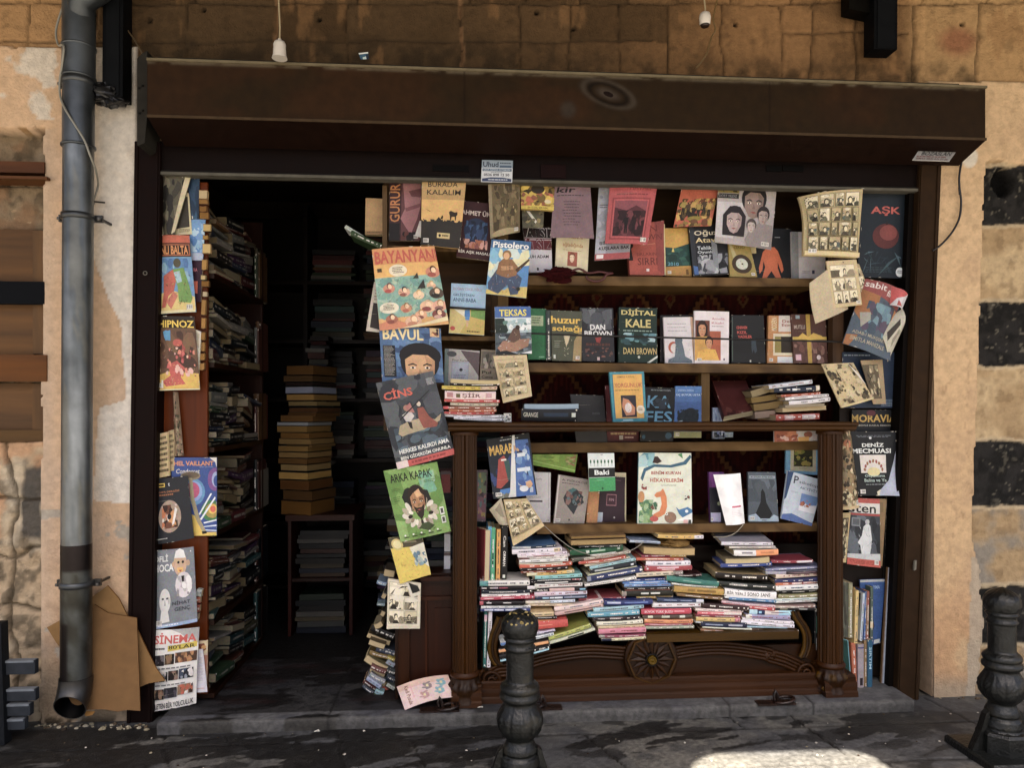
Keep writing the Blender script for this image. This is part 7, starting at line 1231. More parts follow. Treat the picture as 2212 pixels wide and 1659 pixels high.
pile(C_, 'S2', [
    (-130, 205, 780, 172, 42, '7a5c34', {'kind': 'P', 'pages': '94784a'}), (-130, 290, 800, 262, 84, '8a6c44', {'kind': 'P', 'pages': 'b49a6c'}), (0, 357, 700, 336, 28, '24292a'), (-145, 458, 750, 375, 92, '1c5434', {'segs': ((.30, .36, 'd0d8cc', .25, .7), (.40, .66, '9ab8a0', .3, .6), (.89, .94, 'b8ccb8', .3, .7)), 'txt': ()}), (200, 505, 625, 452, 28, 'd0ccc0'), (-110, 590, 870, 442, 44, 'c8c0ac', {'segs': ((0, .2, '4a4c40'),)}), (0, 628, 780, 515, 44, 'b03c1c', {'segs': ((.2, .42, 'd8b0a0', .3, .7), (.62, .84, 'd8a898', .3, .7))}), (100, 668, 870, 548, 38, 'dcd8bc'), (185, 715, 945, 558, 48, '94bcc0'), (190, 768, 960, 632, 68, '20242a', {'segs': ((.1, .5, 'a8acac', .3, .75), (.88, .94, 'd0d4d8', .3, .75)), 'txt': ()}), (150, 832, 985, 690, 20, 'dcd8b0'), (140, 900, 1060, 732, 94, '242f5a', {'segs': ((0, .07, '8a90a0', .1, .9), (.6, .82, '7a88a8', .35, .6))}), (100, 1000, 955, 866, 44, 'e0dcd0')], Y=-.015, group=GP)
D_ = 'of the pile under the torn brown book'
pile(D_, 'S2', [
    (1320, 182, 2080, 192, 60, 'd0a84c', {'segs': ((.8, 1, 'd8d0d4'),)}), (850, 262, 1360, 290, 38, '8494ac', {'segs': ((0, .45, 'b8c4d0'), (.55, 1, 'b4c8d8', 0, .5))}), (1080, 412, 1925, 430, 116, '8a7450', {'kind': 'P', 'pages': 'c8ae80', 'D': .16}), (1050, 512, 1800, 512, 42, '8a2840', {'segs': ((.64, 1, 'c8a04c'), (.25, .36, 'd0a0b0', .3, .7))}), (960, 562, 1750, 567, 44, 'b0441c', {'segs': ((.24, .44, 'e0b898', .25, .7), (.47, .62, 'e0b898', .25, .7))}), (1120, 632, 1855, 620, 82, 'e0dce0'), (1100, 722, 1895, 706, 78, '9c2c34', {'segs': ((.26, .72, 'dcb8bc', .15, .45), (.36, .64, 'dcb8bc', .55, .8), (.04, .08, 'd8c8c4', .3, .7)), 'txt': ()}), (960, 832, 1570, 792, 68, 'd4c4a8'), (1570, 792, 1735, 782, 68, '8a8078'), (1600, 830, 2050, 820, 44, '341414'), (680, 925, 1450, 892, 34, '1c2f70'), (730, 950, 1480, 930, 46, '487cbc', {'segs': ((.25, .46, 'a8c8e0', .3, .7),)}), (760, 1003, 1570, 982, 50, '6894c4', {'segs': ((.2, .36, 'c0d4e4', .3, .7),)}), (760, 1048, 1520, 1036, 34, '1c1614'), (770, 1080, 1520, 1066, 24, '8a4630'), (720, 1142, 1575, 1122, 92, '28261c', {'segs': ((0, .09, '9a8a80', .1, .9), (.37, .52, 'd0d0c4', .35, .65), (.56, .74, 'd0d0c4', .35, .65)), 'txt': ()}), (960, 1206, 1575, 1196, 34, 'a08038')], Y=-.01, group=GP)
crumple('torn_wrapper', 'crumpled torn brown paper wrapper on top of the tall page-edge pile', 'paper', U(*K('S2', 1600, 300), .03), .055, .05, .014, '8f7346', 'card', 12, .6)
E_ = 'of the skewed pile topped by open white leaves'
pile(E_, 'S3', [
    (430, 302, 1260, 295, 58, 'cfcad0', {'D': .17, 'back': '9c98a0', 'tilt': .08}), (560, 365, 1300, 345, 34, 'c8c0b4', {'D': .15}), (640, 460, 1355, 430, 98, 'e0dcd8', {'segs': ((.5, 1, 'e08c48'), (.18, .42, '8a8488', .3, .6), (.6, .9, 'a85c28', .3, .6)), 'txt': ()}), (500, 602, 1205, 552, 98, '7a6c50', {'kind': 'P', 'pages': 'd0be92', 'D': .17}), (415, 672, 1240, 622, 62, '243c80'), (330, 825, 1185, 862, 92, '20160f', {'back': 'b0945c', 'D': .18, 'segs': ((.62, .78, '8a7448', .3, .6),)}), (390, 962, 1290, 1002, 68, '2c302c', {'segs': ((.22, .50, '7a7c78', .1, .8),)}), (485, 1112, 1330, 1162, 118, 'e8e4e0', {'txt': ((.05, .18, .36, .5, 'BİR YERLİ'), (.44, .18, .44, .5, 'SONO SANS')), 'tcol': '24211f'}), (485, 1192, 1320, 1240, 34, 'd8dcdc'), (560, 1218, 1315, 1252, 42, '3c74a0'), (435, 1272, 1300, 1332, 34, 'd8b8bc'), (450, 1322, 1295, 1380, 58, 'b02428', {'segs': ((0, .26, 'dca0a0', .2, .6),)})], Y=-.01, group=GP, yaw=-.10)
F_ = 'of the pile beside the right fluted column'
pile(F_, 'S3', [
    (1260, 602, 1950, 590, 48, '8a2434', {'segs': ((.62, .98, 'dcd8dc', .2, .9),), 'D': .12}), (1170, 745, 2110, 700, 40, '8488a8', {'back': '8084a4', 'D': .17, 'tilt': .10}), (1170, 792, 2100, 765, 46, '9a98a4', {'segs': ((.36, 1, '2c1c24'), (.4, .88, '8a6c74', .35, .6)), 'txt': ()}), (1340, 852, 2135, 812, 74, 'd0bba8'), (1320, 932, 2130, 892, 54, '262a58'), (1335, 986, 2140, 936, 54, '8a3a20', {'segs': ((0, .28, 'b8602c'), (.34, .55, 'd8a8a0', .2, .7), (.58, .76, 'd8a8a0', .2, .7))}), (1340, 1052, 2130, 1012, 78, 'e0e0dc'), (1390, 1110, 2120, 1078, 42, '1c1b1a'), (1380, 1186, 2130, 1142, 68, '827c50', {'segs': ((.0, .95, 'b0a888', .3, .45),)}), (1330, 1242, 2145, 1202, 34, 'c8d4d0'), (1325, 1282, 2125, 1256, 34, 'dce0dc'), (1310, 1356, 1995, 1342, 58, '8c7068', {'segs': ((.0, .5, 'b09c90', .2, .8),)}), (1300, 1397, 1995, 1396, 42, '181616', {'segs': ((.15, .33, '9a9474', .3, .6), (.6, .8, 'b8bcb8', .3, .6)), 'txt': ()})], Y=-.02, group=GP)
pile('of the tilted pair sagging towards the navy book', 'S1', [(1770, 1240, 2550, 1195, 38, '8a2c34', {'Y': .0}), (1365, 1402, 2180, 1262, 68, 'e0c8c0'), (1370, 1482, 2180, 1337, 62, 'c4a298', {'segs': ((.2, .95, '6a4c44', .3, .6),), 'txt': ()})], Y=-.03, group=GP)
pile('of the low pile right behind the middle bollard', 'S1', [(970, 1492, 1355, 1475, 68, 'd0b684'), (1030, 1546, 1410, 1538, 38, '1a1416'), (1045, 1592, 1370, 1582, 24, 'c0641c'), (1075, 1674, 1590, 1625, 126, 'c03420', {'segs': ((.0, .5, 'd87860', .45, .58),), 'txt': ()}), (1060, 1796, 1375, 1745, 34, 'd8d0e0', {'segs': ((.4, .9, '2c1c54', .5, 1),)}), (470, 1990, 1360, 1818, 50, 'd4d8d4', {'segs': ((0, .18, '3c68a4'),)}), (440, 2110, 1280, 1940, 88, '2a1c18', {'segs': ((.0, .16, 'd89450', .15, .65), (.62, .98, 'd89450', .15, .65)), 'txt': ()}), (450, 2200, 1290, 2018, 66, '1a1716'), (465, 2264, 1270, 2052, 24, 'a4d0dc')], Y=-.045, D=.10, group=GP)
pile('of the yellow pair sliding down right of the bollard', 'S4', [(1270, 695, 1975, 482, 66, 'b0b654', {'back': '8a8c34', 'D': .15, 'tilt': .08}), (1285, 770, 2050, 545, 42, 'c8ccb0', {'segs': ((.4, .75, '1e1c18', .2, .8),), 'txt': ()})], Y=-.04, group=GP)
pile('of the middle pile with two light blue books', 'S2', [(425, 1292, 1235, 1277, 76, '1c2c68', {'segs': ((.06, .34, 'b8c0d8', .25, .65), (.42, .9, '5c74b0', .3, .6)), 'txt': ()}), (245, 1417, 1095, 1357, 68, '9cc0c8', {'tcol': '4c7484'}), (150, 1492, 1015, 1447, 84, '5c9cb0'), (240, 1562, 1030, 1532, 48, '2c2024', {'segs': ((.35, .62, '8a7470', 0, .4),)}), (300, 1642, 1070, 1602, 62, 'dcd8c0'), (325, 1706, 1105, 1684, 36, 'c8b48a'), (330, 1775, 1115, 1735, 78, 'cf7a8c'), (340, 1850, 1115, 1820, 44, '84304a', {'segs': ((0, .12, '9a9a8c'),)}), (385, 1910, 1115, 1862, 40, 'd8d0a8', {'segs': ((0, .22, '1c2440'),)})], Y=-.04, group=GP)
pile('of the pile above the carved rosette', 'S2', [(1310, 1242, 2075, 1257, 56, '2c3a5a', {'segs': ((.84, 1, 'c8ccd4'), (.14, .42, '8a98b8', .35, .6), (.5, .75, '8a98b8', .35, .6)), 'txt': ()}), (1230, 1332, 2025, 1312, 72, 'e0dcdc'), (1270, 1386, 1850, 1372, 24, '2a1c34'), (1040, 1442, 1875, 1427, 92, 'b8203c', {'txt': ((.07, .2, .56, .5, 'BÜYÜK TÜRK BUZU'),), 'segs': ((.66, .86, 'd8808c', .3, .6),), 'tcol': 'e8d0d0'}), (1070, 1532, 1890, 1512, 50, '54483c', {'segs': ((.1, .2, 'c8ccb0', 0, .8), (.38, .54, 'b8bca8', .1, .8), (.74, .85, 'd0d4c4', .1, .9)), 'txt': ()}), (1095, 1592, 1900, 1592, 58, 'cf8248'), (1100, 1650, 1895, 1650, 36, 'b84454', {'segs': ((.1, .8, 'dca8b0', .3, .6),)}), (1100, 1708, 1920, 1690, 44, '949c88')], Y=-.03, group=GP)
pile('between the teal book and the gold book', 'S2', [(1465, 880, 2327, 975, 82, '347468', {'segs': ((.32, .66, '7aa898', .4, .6),), 'txt': ()}), (1550, 968, 2310, 1028, 28, 'd8d8cc'), (1590, 1058, 2420, 1118, 98, 'b08830', {'segs': ((.27, .42, '8a6820', .3, .7), (.46, .84, '7a5a18', .3, .65)), 'txt': ()}), (1640, 1152, 2390, 1212, 46, '7a5a30')], Y=-.03, group=GP)
pile('of the pink-striped pile right of the rosette', 'S3', [(110, 1332, 900, 1388, 76, '36201f'), (0, 1402, 810, 1437, 42, 'e0ccc4'), (30, 1457, 770, 1477, 54, 'cf505c', {'segs': ((.6, 1, 'd8ccc4', .1, .9),)}), (0, 1502, 750, 1522, 34, '742030'), (10, 1557, 745, 1577, 68, 'd0b064', {'segs': ((.88, 1, 'c87c84'),)}), (0, 1612, 770, 1632, 20, 'd0d8d8'), (88, 1646, 848, 1666, 78, '18203a', {'segs': ((.1, .48, '8a94ac', .35, .6), (.6, .9, 'a8acb8', .3, .65)), 'txt': ()}), (118, 1696, 928, 1724, 24, 'e0e0c8'), (88, 1745, 868, 1772, 44, '94643c', {'segs': ((.3, .5, 'c8a49c', 0, .4),)})], Y=-.03, group=GP)
pile('of the pale bottom right bay pile', 'S5', [(810, 248, 1600, 268, 86, '16284c', {'segs': ((0, .17, 'a8ccd4'), (.33, 1, 'd8ccc4'), (.62, 1, 'a8d4e0'), (.46, .84, '5c3c4c', .4, .58), (.20, .26, '8ab4d4', .3, .7)), 'txt': ()}), (750, 322, 1500, 352, 66, '9894b4', {'segs': ((0, .14, 'd8d4c8'),)}), (690, 362, 1535, 425, 48, 'dcd4d8'), (670, 418, 1550, 486, 56, 'd8d4dc'), (760, 497, 1450, 517, 20, '9cbcc8'), (810, 572, 1625, 592, 80, '6a4c3c', {'txt': ((.2, .3, .46, .45, 'ERKEKLER SIRASI'),), 'tcol': 'b09a78'})], Y=-.03, group=GP)
# upright books in the bay
GU = 'books standing upright in the cabinet bay'
shown('red book with round portrait turned sideways at the left end of the bay', quad('S1', 62, 30, 215, 75, 195, 938, 60, 905), (.06, -.03, -.03, .06), '8a2024', r(.9, 0, 1, 1, 'b8343c')+e(.25, .42, .42, .22, '8a8c98')+e(.2, .35, .3, .13, '2a2426')+face(.2, .44, .12, 'a8a4a8', '2c2428', '6a666c', 1.2)+lines(.1, .22, .4, .26, 1, 'a89ca0', 3, .6)+blobs(0, .7, .9, .95, ('6a1c20', '7a2024'), 10, .14, 4), .02)
for la, xa, ya, xb, yb, h_, c_, o_ in (('light blue upright spine second from the left of the bay', 290, 20, 250, 935, 62, '3c9cc4', {}), ('green upright spine third from the left of the bay', 348, 35, 330, 930, 72, '469a70', {'segs': ((.35, .75, '1c4c34', .35, .65), (.88, .95, '9cc8a8', .2, .8))}), ('orange upright spine beside the black one in the bay', 438, 62, 422, 922, 66, 'd09434', {'segs': ((.38, .5, '5c3c1c', .35, .6),)}), ('thick black upright spine with white lettering at the left of the bay', 542, 12, 520, 912, 104, '1a1818', {'txt': ((.18, .3, .2, .4, 'Can'), (.46, .3, .28, .4, 'ORMAN')), 'segs': ((.90, .96, 'c8ccc0', .3, .7),)})):
    slab(la, 'S1', xa, ya, xb, yb, h_, c_, Y=-.02, D=.15, group=GU, **o_)
slab('tall teal upright book under the left pile of the bay', 'S4', 222, 240, 198, 1172, 48, '2c6c64', Y=-.02, D=.14, group=GU, segs=((.06, .18, 'c8a0ac'),))
slab('tall white upright book under the left pile of the bay', 'S4', 298, 245, 266, 1175, 62, 'd8d0d4', Y=-.022, D=.14, group=GU)
slab('dark upright book left of the blue one at the bay bottom right', 'S5', 1930, 195, 1922, 1008, 56, '16181a', Y=.0, D=.13, group=GU, segs=((.0, .06, 'c0c4b8', .1, .9), (.15, .5, '4a7c6c', .35, .6), (.6, .85, 'b0b4b0', .35, .6)), txt=())
slab('blue upright book with white label at the bay bottom right', 'S5', 1998, 178, 1992, 1018, 66, '34588c', Y=-.005, D=.13, group=GU, segs=((.46, .54, 'd0d4dc'),))
shown('grey book block standing dim behind the bay bottom right uprights', quad('S5', 1815, 270, 1895, 280, 1890, 980, 1820, 980), .06, '6a6e74', r(0, .3, 1, .55, '3c3e44')+r(0, .6, 1, .7, '2a2c30'), .02)
# sepia strip comic at the left of the lower shelf, white sheet, other displayed books
YL = .07
hung('caped hero comic in dark blue with gold title, hanging in the bay', mq(('B2', 1950, 568), ('C2', 205, 508), ('C2', 272, 1024), ('B2', 2010, 1062)), -.01, '1c2430', r(0, 0, 1, .11, '101418')+lines(.3, .045, .75, .07, 1, '9ca0a0', 3, .6)+t(.04, .12, .66, .16, 'MARABA', 'c89c30', 2)+blobs(0, .3, .6, .95, ('1c2c50', '24386c', '18202c'), 16, .16, 50)+p([(.10, .82), (.22, .36), (.36, .3), (.42, .42), (.40, .72), (.2, .84)], '9a3024')+p([(.34, .40), (.46, .38), (.48, .70), (.38, .72)], '34504c')+r(.28, .36, .4, .39, 'd8d0c8')+p([(.18, .86), (.5, .84), (.5, .95), (.14, .96)], '2c6cac')+blobs(.05, .92, .5, 1, ('8a8c80', '6a6c60'), 10, .05, 51)
     + p([(.60, .0), (.66, 0), (.52, 1), (.34, 1), (.40, .9)], 'd0d0cc')+p([(.66, .08), (.95, .1), (.97, 1), (.52, 1)], '2f5c9c')+blobs(.60, .15, .95, .95, ('2c508c', '5c84b4', '1c2c54', 'a8b8c8', 'c09468'), 30, .07, 52)+r(.66, .30, .84, .36, 'c8ccd0')+r(.62, .54, .92, .60, 'c8d0d8')+e(.72, .88, .10, .05, 'd0d4d8'), .008, name='comic', curl=(1, 1, .5, .012))
hung('small dim comic strip sheet left of the caped hero comic', quad('B2', 1872, 820, 1962, 820, 1945, 1250, 1872, 1250), .04, '54444c', r(.1, .05, .9, .45, '5c6c50')+r(.1, .52, .9, .95, '6a4450')+blobs(.1, .05, .9, .95, ('8a5c5c', '4c6a6c', '8a7c3c', '3c2c34'), 24, .14, 53, .4), name='comic')
hung('open sepia strip comic leaning over the left end of the lower shelf', quad('C2', -8, 1068, 186, 1058, 332, 1282, 72, 1452), -.03, 'c0a874', r(.02, .02, .98, .82, 'c0a874')+panels(.03, .03, .58, .84, (2, 2, 2, 2), 54, 'c4ae7c', '54482f', ('8f8260', '6a5f44', 'a89a70'))+panels(.64, .05, .98, .84, (1, 1, 1), 55, 'c8b484', '3c3424', ('8f8260', '5c523c'))+r(0, .86, 1, 1, 'c8b07c'), .012, name='comic', bend=.01)
hung('pale folded leaf beside the open sepia strip comic', quad('B2', 1975, 1150, 2075, 1050, 2140, 1278, 2060, 1275), -.02, 'b0a488', p([(.3, .2), (.8, .1), (.8, .7), (.5, .6)], '8a8068'), .002, name='comic', bend=.01)
flat('folder', 'lime green folder tucked under the third shelf board', 'folder', quad('C2', 235, 690, 610, 690, 586, 842, 240, 780), .08, .004, '6a8a24', blobs(0, 0, .6, .5, ('5c7c1c', '7c9c30'), 10, .2, 4)+p([(0, .55), (1, .86), (1, .92), (0, .62)], '8aac4c')+blobs(.72, .0, .98, .7, ('9a9458', '8a5430', '6a7c34'), 20, .06, 5))
shown('white book with dark bar behind the open sepia comic', quad('C2', 175, 838, 386, 842, 382, 1270, 195, 1270), YL+.03, 'c8c4c4', t(.3, .1, .35, .05, 'Felsefe', '8a8488', 0)+t(.1, .46, .5, .04, 'ANLATILAR', '8a8488', 0)+r(.12, .545, .66, .575, '2c1c24')+r(.9, 0, .92, .7, 'a8a4a4'), .016)
shown('grey-beige psychology book with dark profile of a head', quad('C2', 452, 860, 716, 905, 664, 1268, 410, 1264), YL, '8f867e', r(0, 0, .05, 1, 'c0b8b0')+t(.12, .05, .8, .065, 'A. PSİKOLOJİ', '2c2626', 1)+lines(.12, .14, .7, .17, 1, '4a4242', 3, .5)+p([(.30, .34), (.4, .26), (.6, .24), (.74, .32), (.86, .40), (.84, .46), (.9, .52), (.80, .58), (.72, .6), (.66, .72), (.62, .80), (.5, .72), (.42, .66), (.28, .56), (.22, .46)], '2a3034')+blobs(.3, .28, .8, .6, ('3c4c50', '6a4440', '1e2426', '54686c', '7a5c54'), 26, .07, 56)+p([(.34, .30), (.5, .22), (.62, .26), (.46, .34)], '3c6464')+r(.47, .90, .51, .94, INK), .022)
hung('banded white, black and green poetry book hanging from the third board', quad('C2', 695, 680, 914, 680, 926, 992, 710, 1002), .02, 'd4dcd8', [q for k in range(7) for q in e(.09+k*.135, .22, .03, .05, '1c5c3c')+r(.085+k*.135, .25, .097+k*.135, .34, '24442c')]+lines(.48, .03, .56, .06, 1, '4a4c4c', 3, .6)+r(0, .385, 1, .63, '16191a')+t(.22, .44, .56, .13, 'Baki', 'd8dcd8', 2)+r(0, .64, 1, 1, '2c9050')+lines(.3, .70, .6, .72, 1, '6ac48c', 4, .6)+e(.5, .93, .04, .035, '16502c'), .01, name='book')
slab('plain orange-tan spine standing below the banded poetry book', 'C2', 748, 1000, 728, 1270, 92, 'a8713a', Y=YL+.01, D=.12, group=FACE, txt=())
shown('dark purple book with small framed square', quad('C2', 800, 868, 1004, 880, 1002, 1266, 768, 1258), YL+.03, '2c1824', r(.30, .38, .68, .63, '8a5c64')+r(.325, .40, .655, .61, '3a1c28')+t(.4, .47, .18, .06, 'FIN', 'a8808a', 0)+lines(.6, .07, .85, .09, 1, '6a4c58', 2, .6)+r(0, .78, .2, 1, 'a0a8b4')+e(.62, .88, .03, .02, 'a8a0a4'), .02, curl=(1, 0, .4, .008))
shown('cream page edges behind the dark purple book', quad('C2', 912, 842, 1014, 845, 1014, 1268, 980, 1268), YL+.04, 'c8bc94', (), .01)
shown('large white childrens book with orange giraffe-like animal and blue branch', quad('C2', 1120, 676, 1556, 680, 1564, 1270, 1108, 1268), YL-.02, 'd8dcc8', blobs(.0, .0, .3, .2, ('8ab8bc', 'a8c8c8', '5c98a4'), 14, .1, 57)+p([(.04, .36), (.1, .22), (.3, .16), (.6, .17), (.85, .12), (.98, .02), (1, .06), (.9, .16), (.62, .205), (.3, .20), (.14, .26), (.08, .4)], '2c5c74')+p([(.26, .14), (.3, .05), (.36, .05), (.44, .12), (.36, .15)], '3a2620')+p([(.74, .02), (.82, .0), (.84, .08)], '4c8c54')
      + t(.24, .245, .56, .06, "BENİM KUR'AN", '9a3024', 2)+t(.22, .345, .62, .065, 'HİKAYELERİM', 'a8442c', 2)+lines(.42, .445, .72, .475, 2, '8a8c78', 3, .35)+p([(.30, .60), (.34, .56), (.42, .54), (.46, .50), (.49, .54), (.53, .62), (.54, .76), (.50, .86), (.42, .90), (.34, .92), (.30, .86), (.40, .82), (.44, .72), (.42, .62), (.34, .63)], 'd07430')+p([(.30, .86), (.2, .95), (.26, .97), (.38, .92)], 'c06028')+blobs(.02, .66, .28, .99, ('6a8c54', '3c6c54', '8aac74', '54805c', '9cb88c'), 40, .06, 58)+e(.30, .93, .08, .04, 'b03c34')+e(.06, .62, .06, .08, 'c08448')
      + e(.60, .91, .11, .08, '8a6a54')+e(.53, .86, .025, .02, 'e8e8e0')+e(.53, .86, .01, .01, INK)+p([(.70, .76), (.76, .80), (.92, .76), (1, .8), (1, .86), (.9, .88), (.84, .92), (.76, .86)], '3470a0')+e(.90, .82, .03, .022, 'e0e8e8')+p([(.72, .95), (1, .84), (1, .97)], 'e8ece8')+blobs(.06, .44, .16, .52, ('a84c3c', '8a3c34'), 6, .03, 4)+blobs(.86, .52, .98, .66, ('3c2c2c', 'b04434'), 6, .02, 5)+blobs(.2, .68, .36, .8, ('6a4434', '3c6c4c', '8a5c3c'), 10, .04, 6)+r(.84, .94, .92, .99, 'd8a8a0')+r(.93, .94, .98, .99, '3c3c3c'), .014, spine='4c8c98')
shown('purple and black book behind the blank white folded card', quad('C2', 1703, 840, 1830, 840, 1842, 1260, 1715, 1260), YL, '5c2464', r(0, .3, 1, 1, '1c1c28')+blobs(0, .0, 1, .3, ('6c2c74', '48205c'), 8, .2, 6)+r(.05, .8, .7, .98, 'a8a8c8')+e(.6, .62, .1, .04, '8a8c70'), .016)
flat('folded_card', 'blank bright white folded card standing on the lower shelf', 'card', quad('C2', 1740, 858, 1966, 846, 2002, 1264, 1846, 1280), .02, .0012, 'f4f4f4', r(.40, .02, .41, 1, 'e4e4e6')+r(.42, .63, .86, .665, 'c05870')+lines(.35, .70, .9, .86, 5, 'dcc8cc', 4, .25), bend=.016, name_=None) if False else flat('folded_card', 'blank bright white folded card standing on the lower shelf', 'card', quad('C2', 1740, 858, 1966, 846, 2002, 1264, 1846, 1280), .02, .0012, 'f4f4f4', r(.40, .02, .41, 1, 'e4e4e6')+r(.42, .63, .86, .665, 'c05870')+lines(.35, .70, .9, .86, 5, 'dcc8cc', 4, .25), bend=.016)
shown('grey-blue book with dark cloaked figure seen from behind', mq(('C2', 2030, 838), ('D2', 142, 840), ('D2', 168, 1250), ('C2', 2034, 1250)), YL-.01, '4c5660', r(.03, .07, .97, .13, '84909a')+t(.1, .08, .8, .035, 'RUZGAR ATES KOL', '2c343c', 1)+blobs(0, .15, 1, .6, ('3f4952', '5a646e', '485058'), 18, .2, 59)+p([(.44, .40), (.5, .33), (.58, .42), (.62, .62), (.8, .84), (.7, .95), (.3, .95), (.24, .84), (.42, .6)], '14181c')+p([(0, .88), (.25, .84), (.4, .94), (.7, .94), (.85, .86), (1, .9), (1, 1), (0, 1)], '94a8b8')+r(.44, .965, .6, .98, '3c4850'), .014)
shown('pale blue psychology activity book leaning at the right of the lower shelf', quad('D2', 245, 825, 545, 908, 442, 1288, 190, 1226), YL-.03, 'b4c0cc', p([(0, 0), (.16, 0), (.06, .55), (0, .6)], '1c3c64')+t(.20, .06, .13, .16, 'P', '2c3444', 1)+t(.36, .13, .62, .075, 'sikolojik', '2c3444', 0)+t(.40, .23, .58, .07, 'AKTİVİTE', '5c6c7c', 1)+lines(.16, .38, .4, .42, 2, '7a8894', 4, .4)+r(.48, .38, .98, .74, '5c80b4')+p([(.48, .64), (.6, .56), (.75, .60), (.98, .56), (.98, .74), (.48, .74)], 'd8d8e0')+blobs(.5, .50, .8, .64, ('a8603c', '8a4434'), 8, .05, 60)+p([(0, .9), (.3, .84), (.7, .9), (1, .94), (1, 1), (0, 1)], '3c5c98'), .012)
shown('blue-framed small picture book at the top right of the lower shelf', quad('D2', 230, 640, 500, 640, 500, 862, 226, 850), YL+.04, '5c94b4', r(.14, .0, .92, .88, 'b0a888')+r(.24, .0, .82, .7, '2c2c14')+blobs(.25, .05, .8, .68, ('6a7024', '8a7c2c', '1e2010', '3c4c1c'), 20, .1, 61)+lines(.4, .76, .66, .80, 1, '6a5c34', 3, .5), .01)
cable('string', 'thin grey string sagging from the lower shelf over the left piles', [U(*K('S1', 1200, 5), -.03), U(*K('S1', 1400, 190), -.035), U(*K('S1', 1650, 375), -.03), U(*K('S2', 120, 470), -.035), U(*K('S2', 420, 540), -.04), U(*K('S2', 860, 420), -.035), U(*K('S2', 1090, 270), -.03)], .0016, '8a8478', 'string')
cable('string', 'thin pale string hanging under the white folded card', [U(*K('C2', 1990, 1275), .0), U(*K('C2', 1930, 1340), -.02), U(*K('C2', 1850, 1375), -.03), U(*K('C2', 1740, 1380), -.03)], .0015, 'a09884', 'string')
c = U(*K('C1', 450, 745), .055); crumple('yarn_tangle', 'tangle of dark red yarn lying on the top shelf edge', 'yarn', c, .06, .025, .026, '54181c', 'wool', 21, .7)
cable('yarn', 'dark red yarn end trailing right along the top shelf edge', [U(*K('C1', u, v), .055) for u, v in ((540, 720), (620, 690), (700, 725), (790, 715), (850, 725), (900, 728))]+[U(*K('C1', u, v), .052) for u, v in ((850, 740), (820, 780), (760, 795), (700, 780), (680, 750))], .0045, '4a1c1c', 'yarn')
# stickers on the shutter
def sticker(label, C4, Yf, base, art):
    q = [U(c_[0], c_[1], Yf(c_) if callable(Yf) else Yf) for c_ in C4]; n_ = ((q[1]-q[0]).cross(q[3]-q[0])).normalized(); n_ = -n_ if n_.y > 0 else n_
    F = lambda u, v, d: (q[0]*(1-u)+q[1]*u)*(1-v)+(q[3]*(1-u)+q[2]*u)*v-n_*d
    m = MB(); shell(m, F, 0, 1, 0, 1, 0, .0012, base); spread(m, F, art); o = m.build('sticker', 'plastic', None, min(q, key=lambda a: a.z)); tag(o, label, 'sticker'); return o
sticker('white and blue advertising sticker with phone number on the shutter slat', quad('B0', 1915, 1330, 2172, 1336, 2166, 1520, 1906, 1514), -.026, 'c8ccd0', r(0, 0, 1, .35, '8a98a4')+t(.04, .07, .5, .24, 'Uhud', '1c2838', 2)+lines(.58, .1, .96, .2, 1, '2c3848', 3, .6)+r(.58, .23, .96, .33, '3c5064')+r(.03, .38, .97, .5, '44586c')+t(.06, .40, .86, .08, 'ÇELIK KEPENK SISTEMLERI', 'b8c4cc', 1)+lines(.3, .54, .7, .58, 1, '54606c', 4, .7)+t(.08, .60, .82, .12, '0536 898 12 50', '14181f', 2)+p([(.03, .84), (.3, .78), (.7, .78), (.97, .84), (.97, .97), (.03, .97)], '1f2f54')+lines(.2, .86, .85, .92, 1, 'c8d0d8', 5, .7))
def under_Y(c_):
    lo, hi = BY, BY+.148
    for _ in range(40):
        m_ = (lo+hi)/2; z_ = BZB+(BZS-BZB)*(m_-BY)/.148-.002
        if U(c_[0], c_[1], m_).z > z_: lo = m_
        else: hi = m_
    return m_
sticker('white slanting maker sticker at the right end under the shutter housing', quad('D0', 1385, 1176, 1700, 1187, 1590, 1342, 1280, 1332), under_Y, 'd0ccc4', t(.32, .10, .16, .36, 'B', '24201f', 2)+t(.46, .10, .18, .36, 'A', 'b8342c', 2)+strokes(.72, .12, .92, .36, ('c87c74',), 8, .05, .02, 3)+t(.14, .54, .78, .20, 'BOZASLAN', '24201f', 1)+lines(.04, .78, .9, .84, 1, '9a4a44', 4, .7)+t(.08, .87, .84, .08, 'ISMAIL 0536 876 23 26', '7a3430', 1))
# small blue carton scrap on the housing
flat('carton_scrap', 'small blue and white paper scrap lying on top of the shutter housing', 'paper', quad('B0', 886, 440, 965, 430, 972, 488, 905, 492), -.16, .0015, '24506c', r(.0, 0, 1, .2, 'd0d4d0')+p([(.3, .7), (.7, .6), (.8, 1), (.25, 1)], 'b8c8c8')+r(.7, .3, 1, 1, '14283c'))

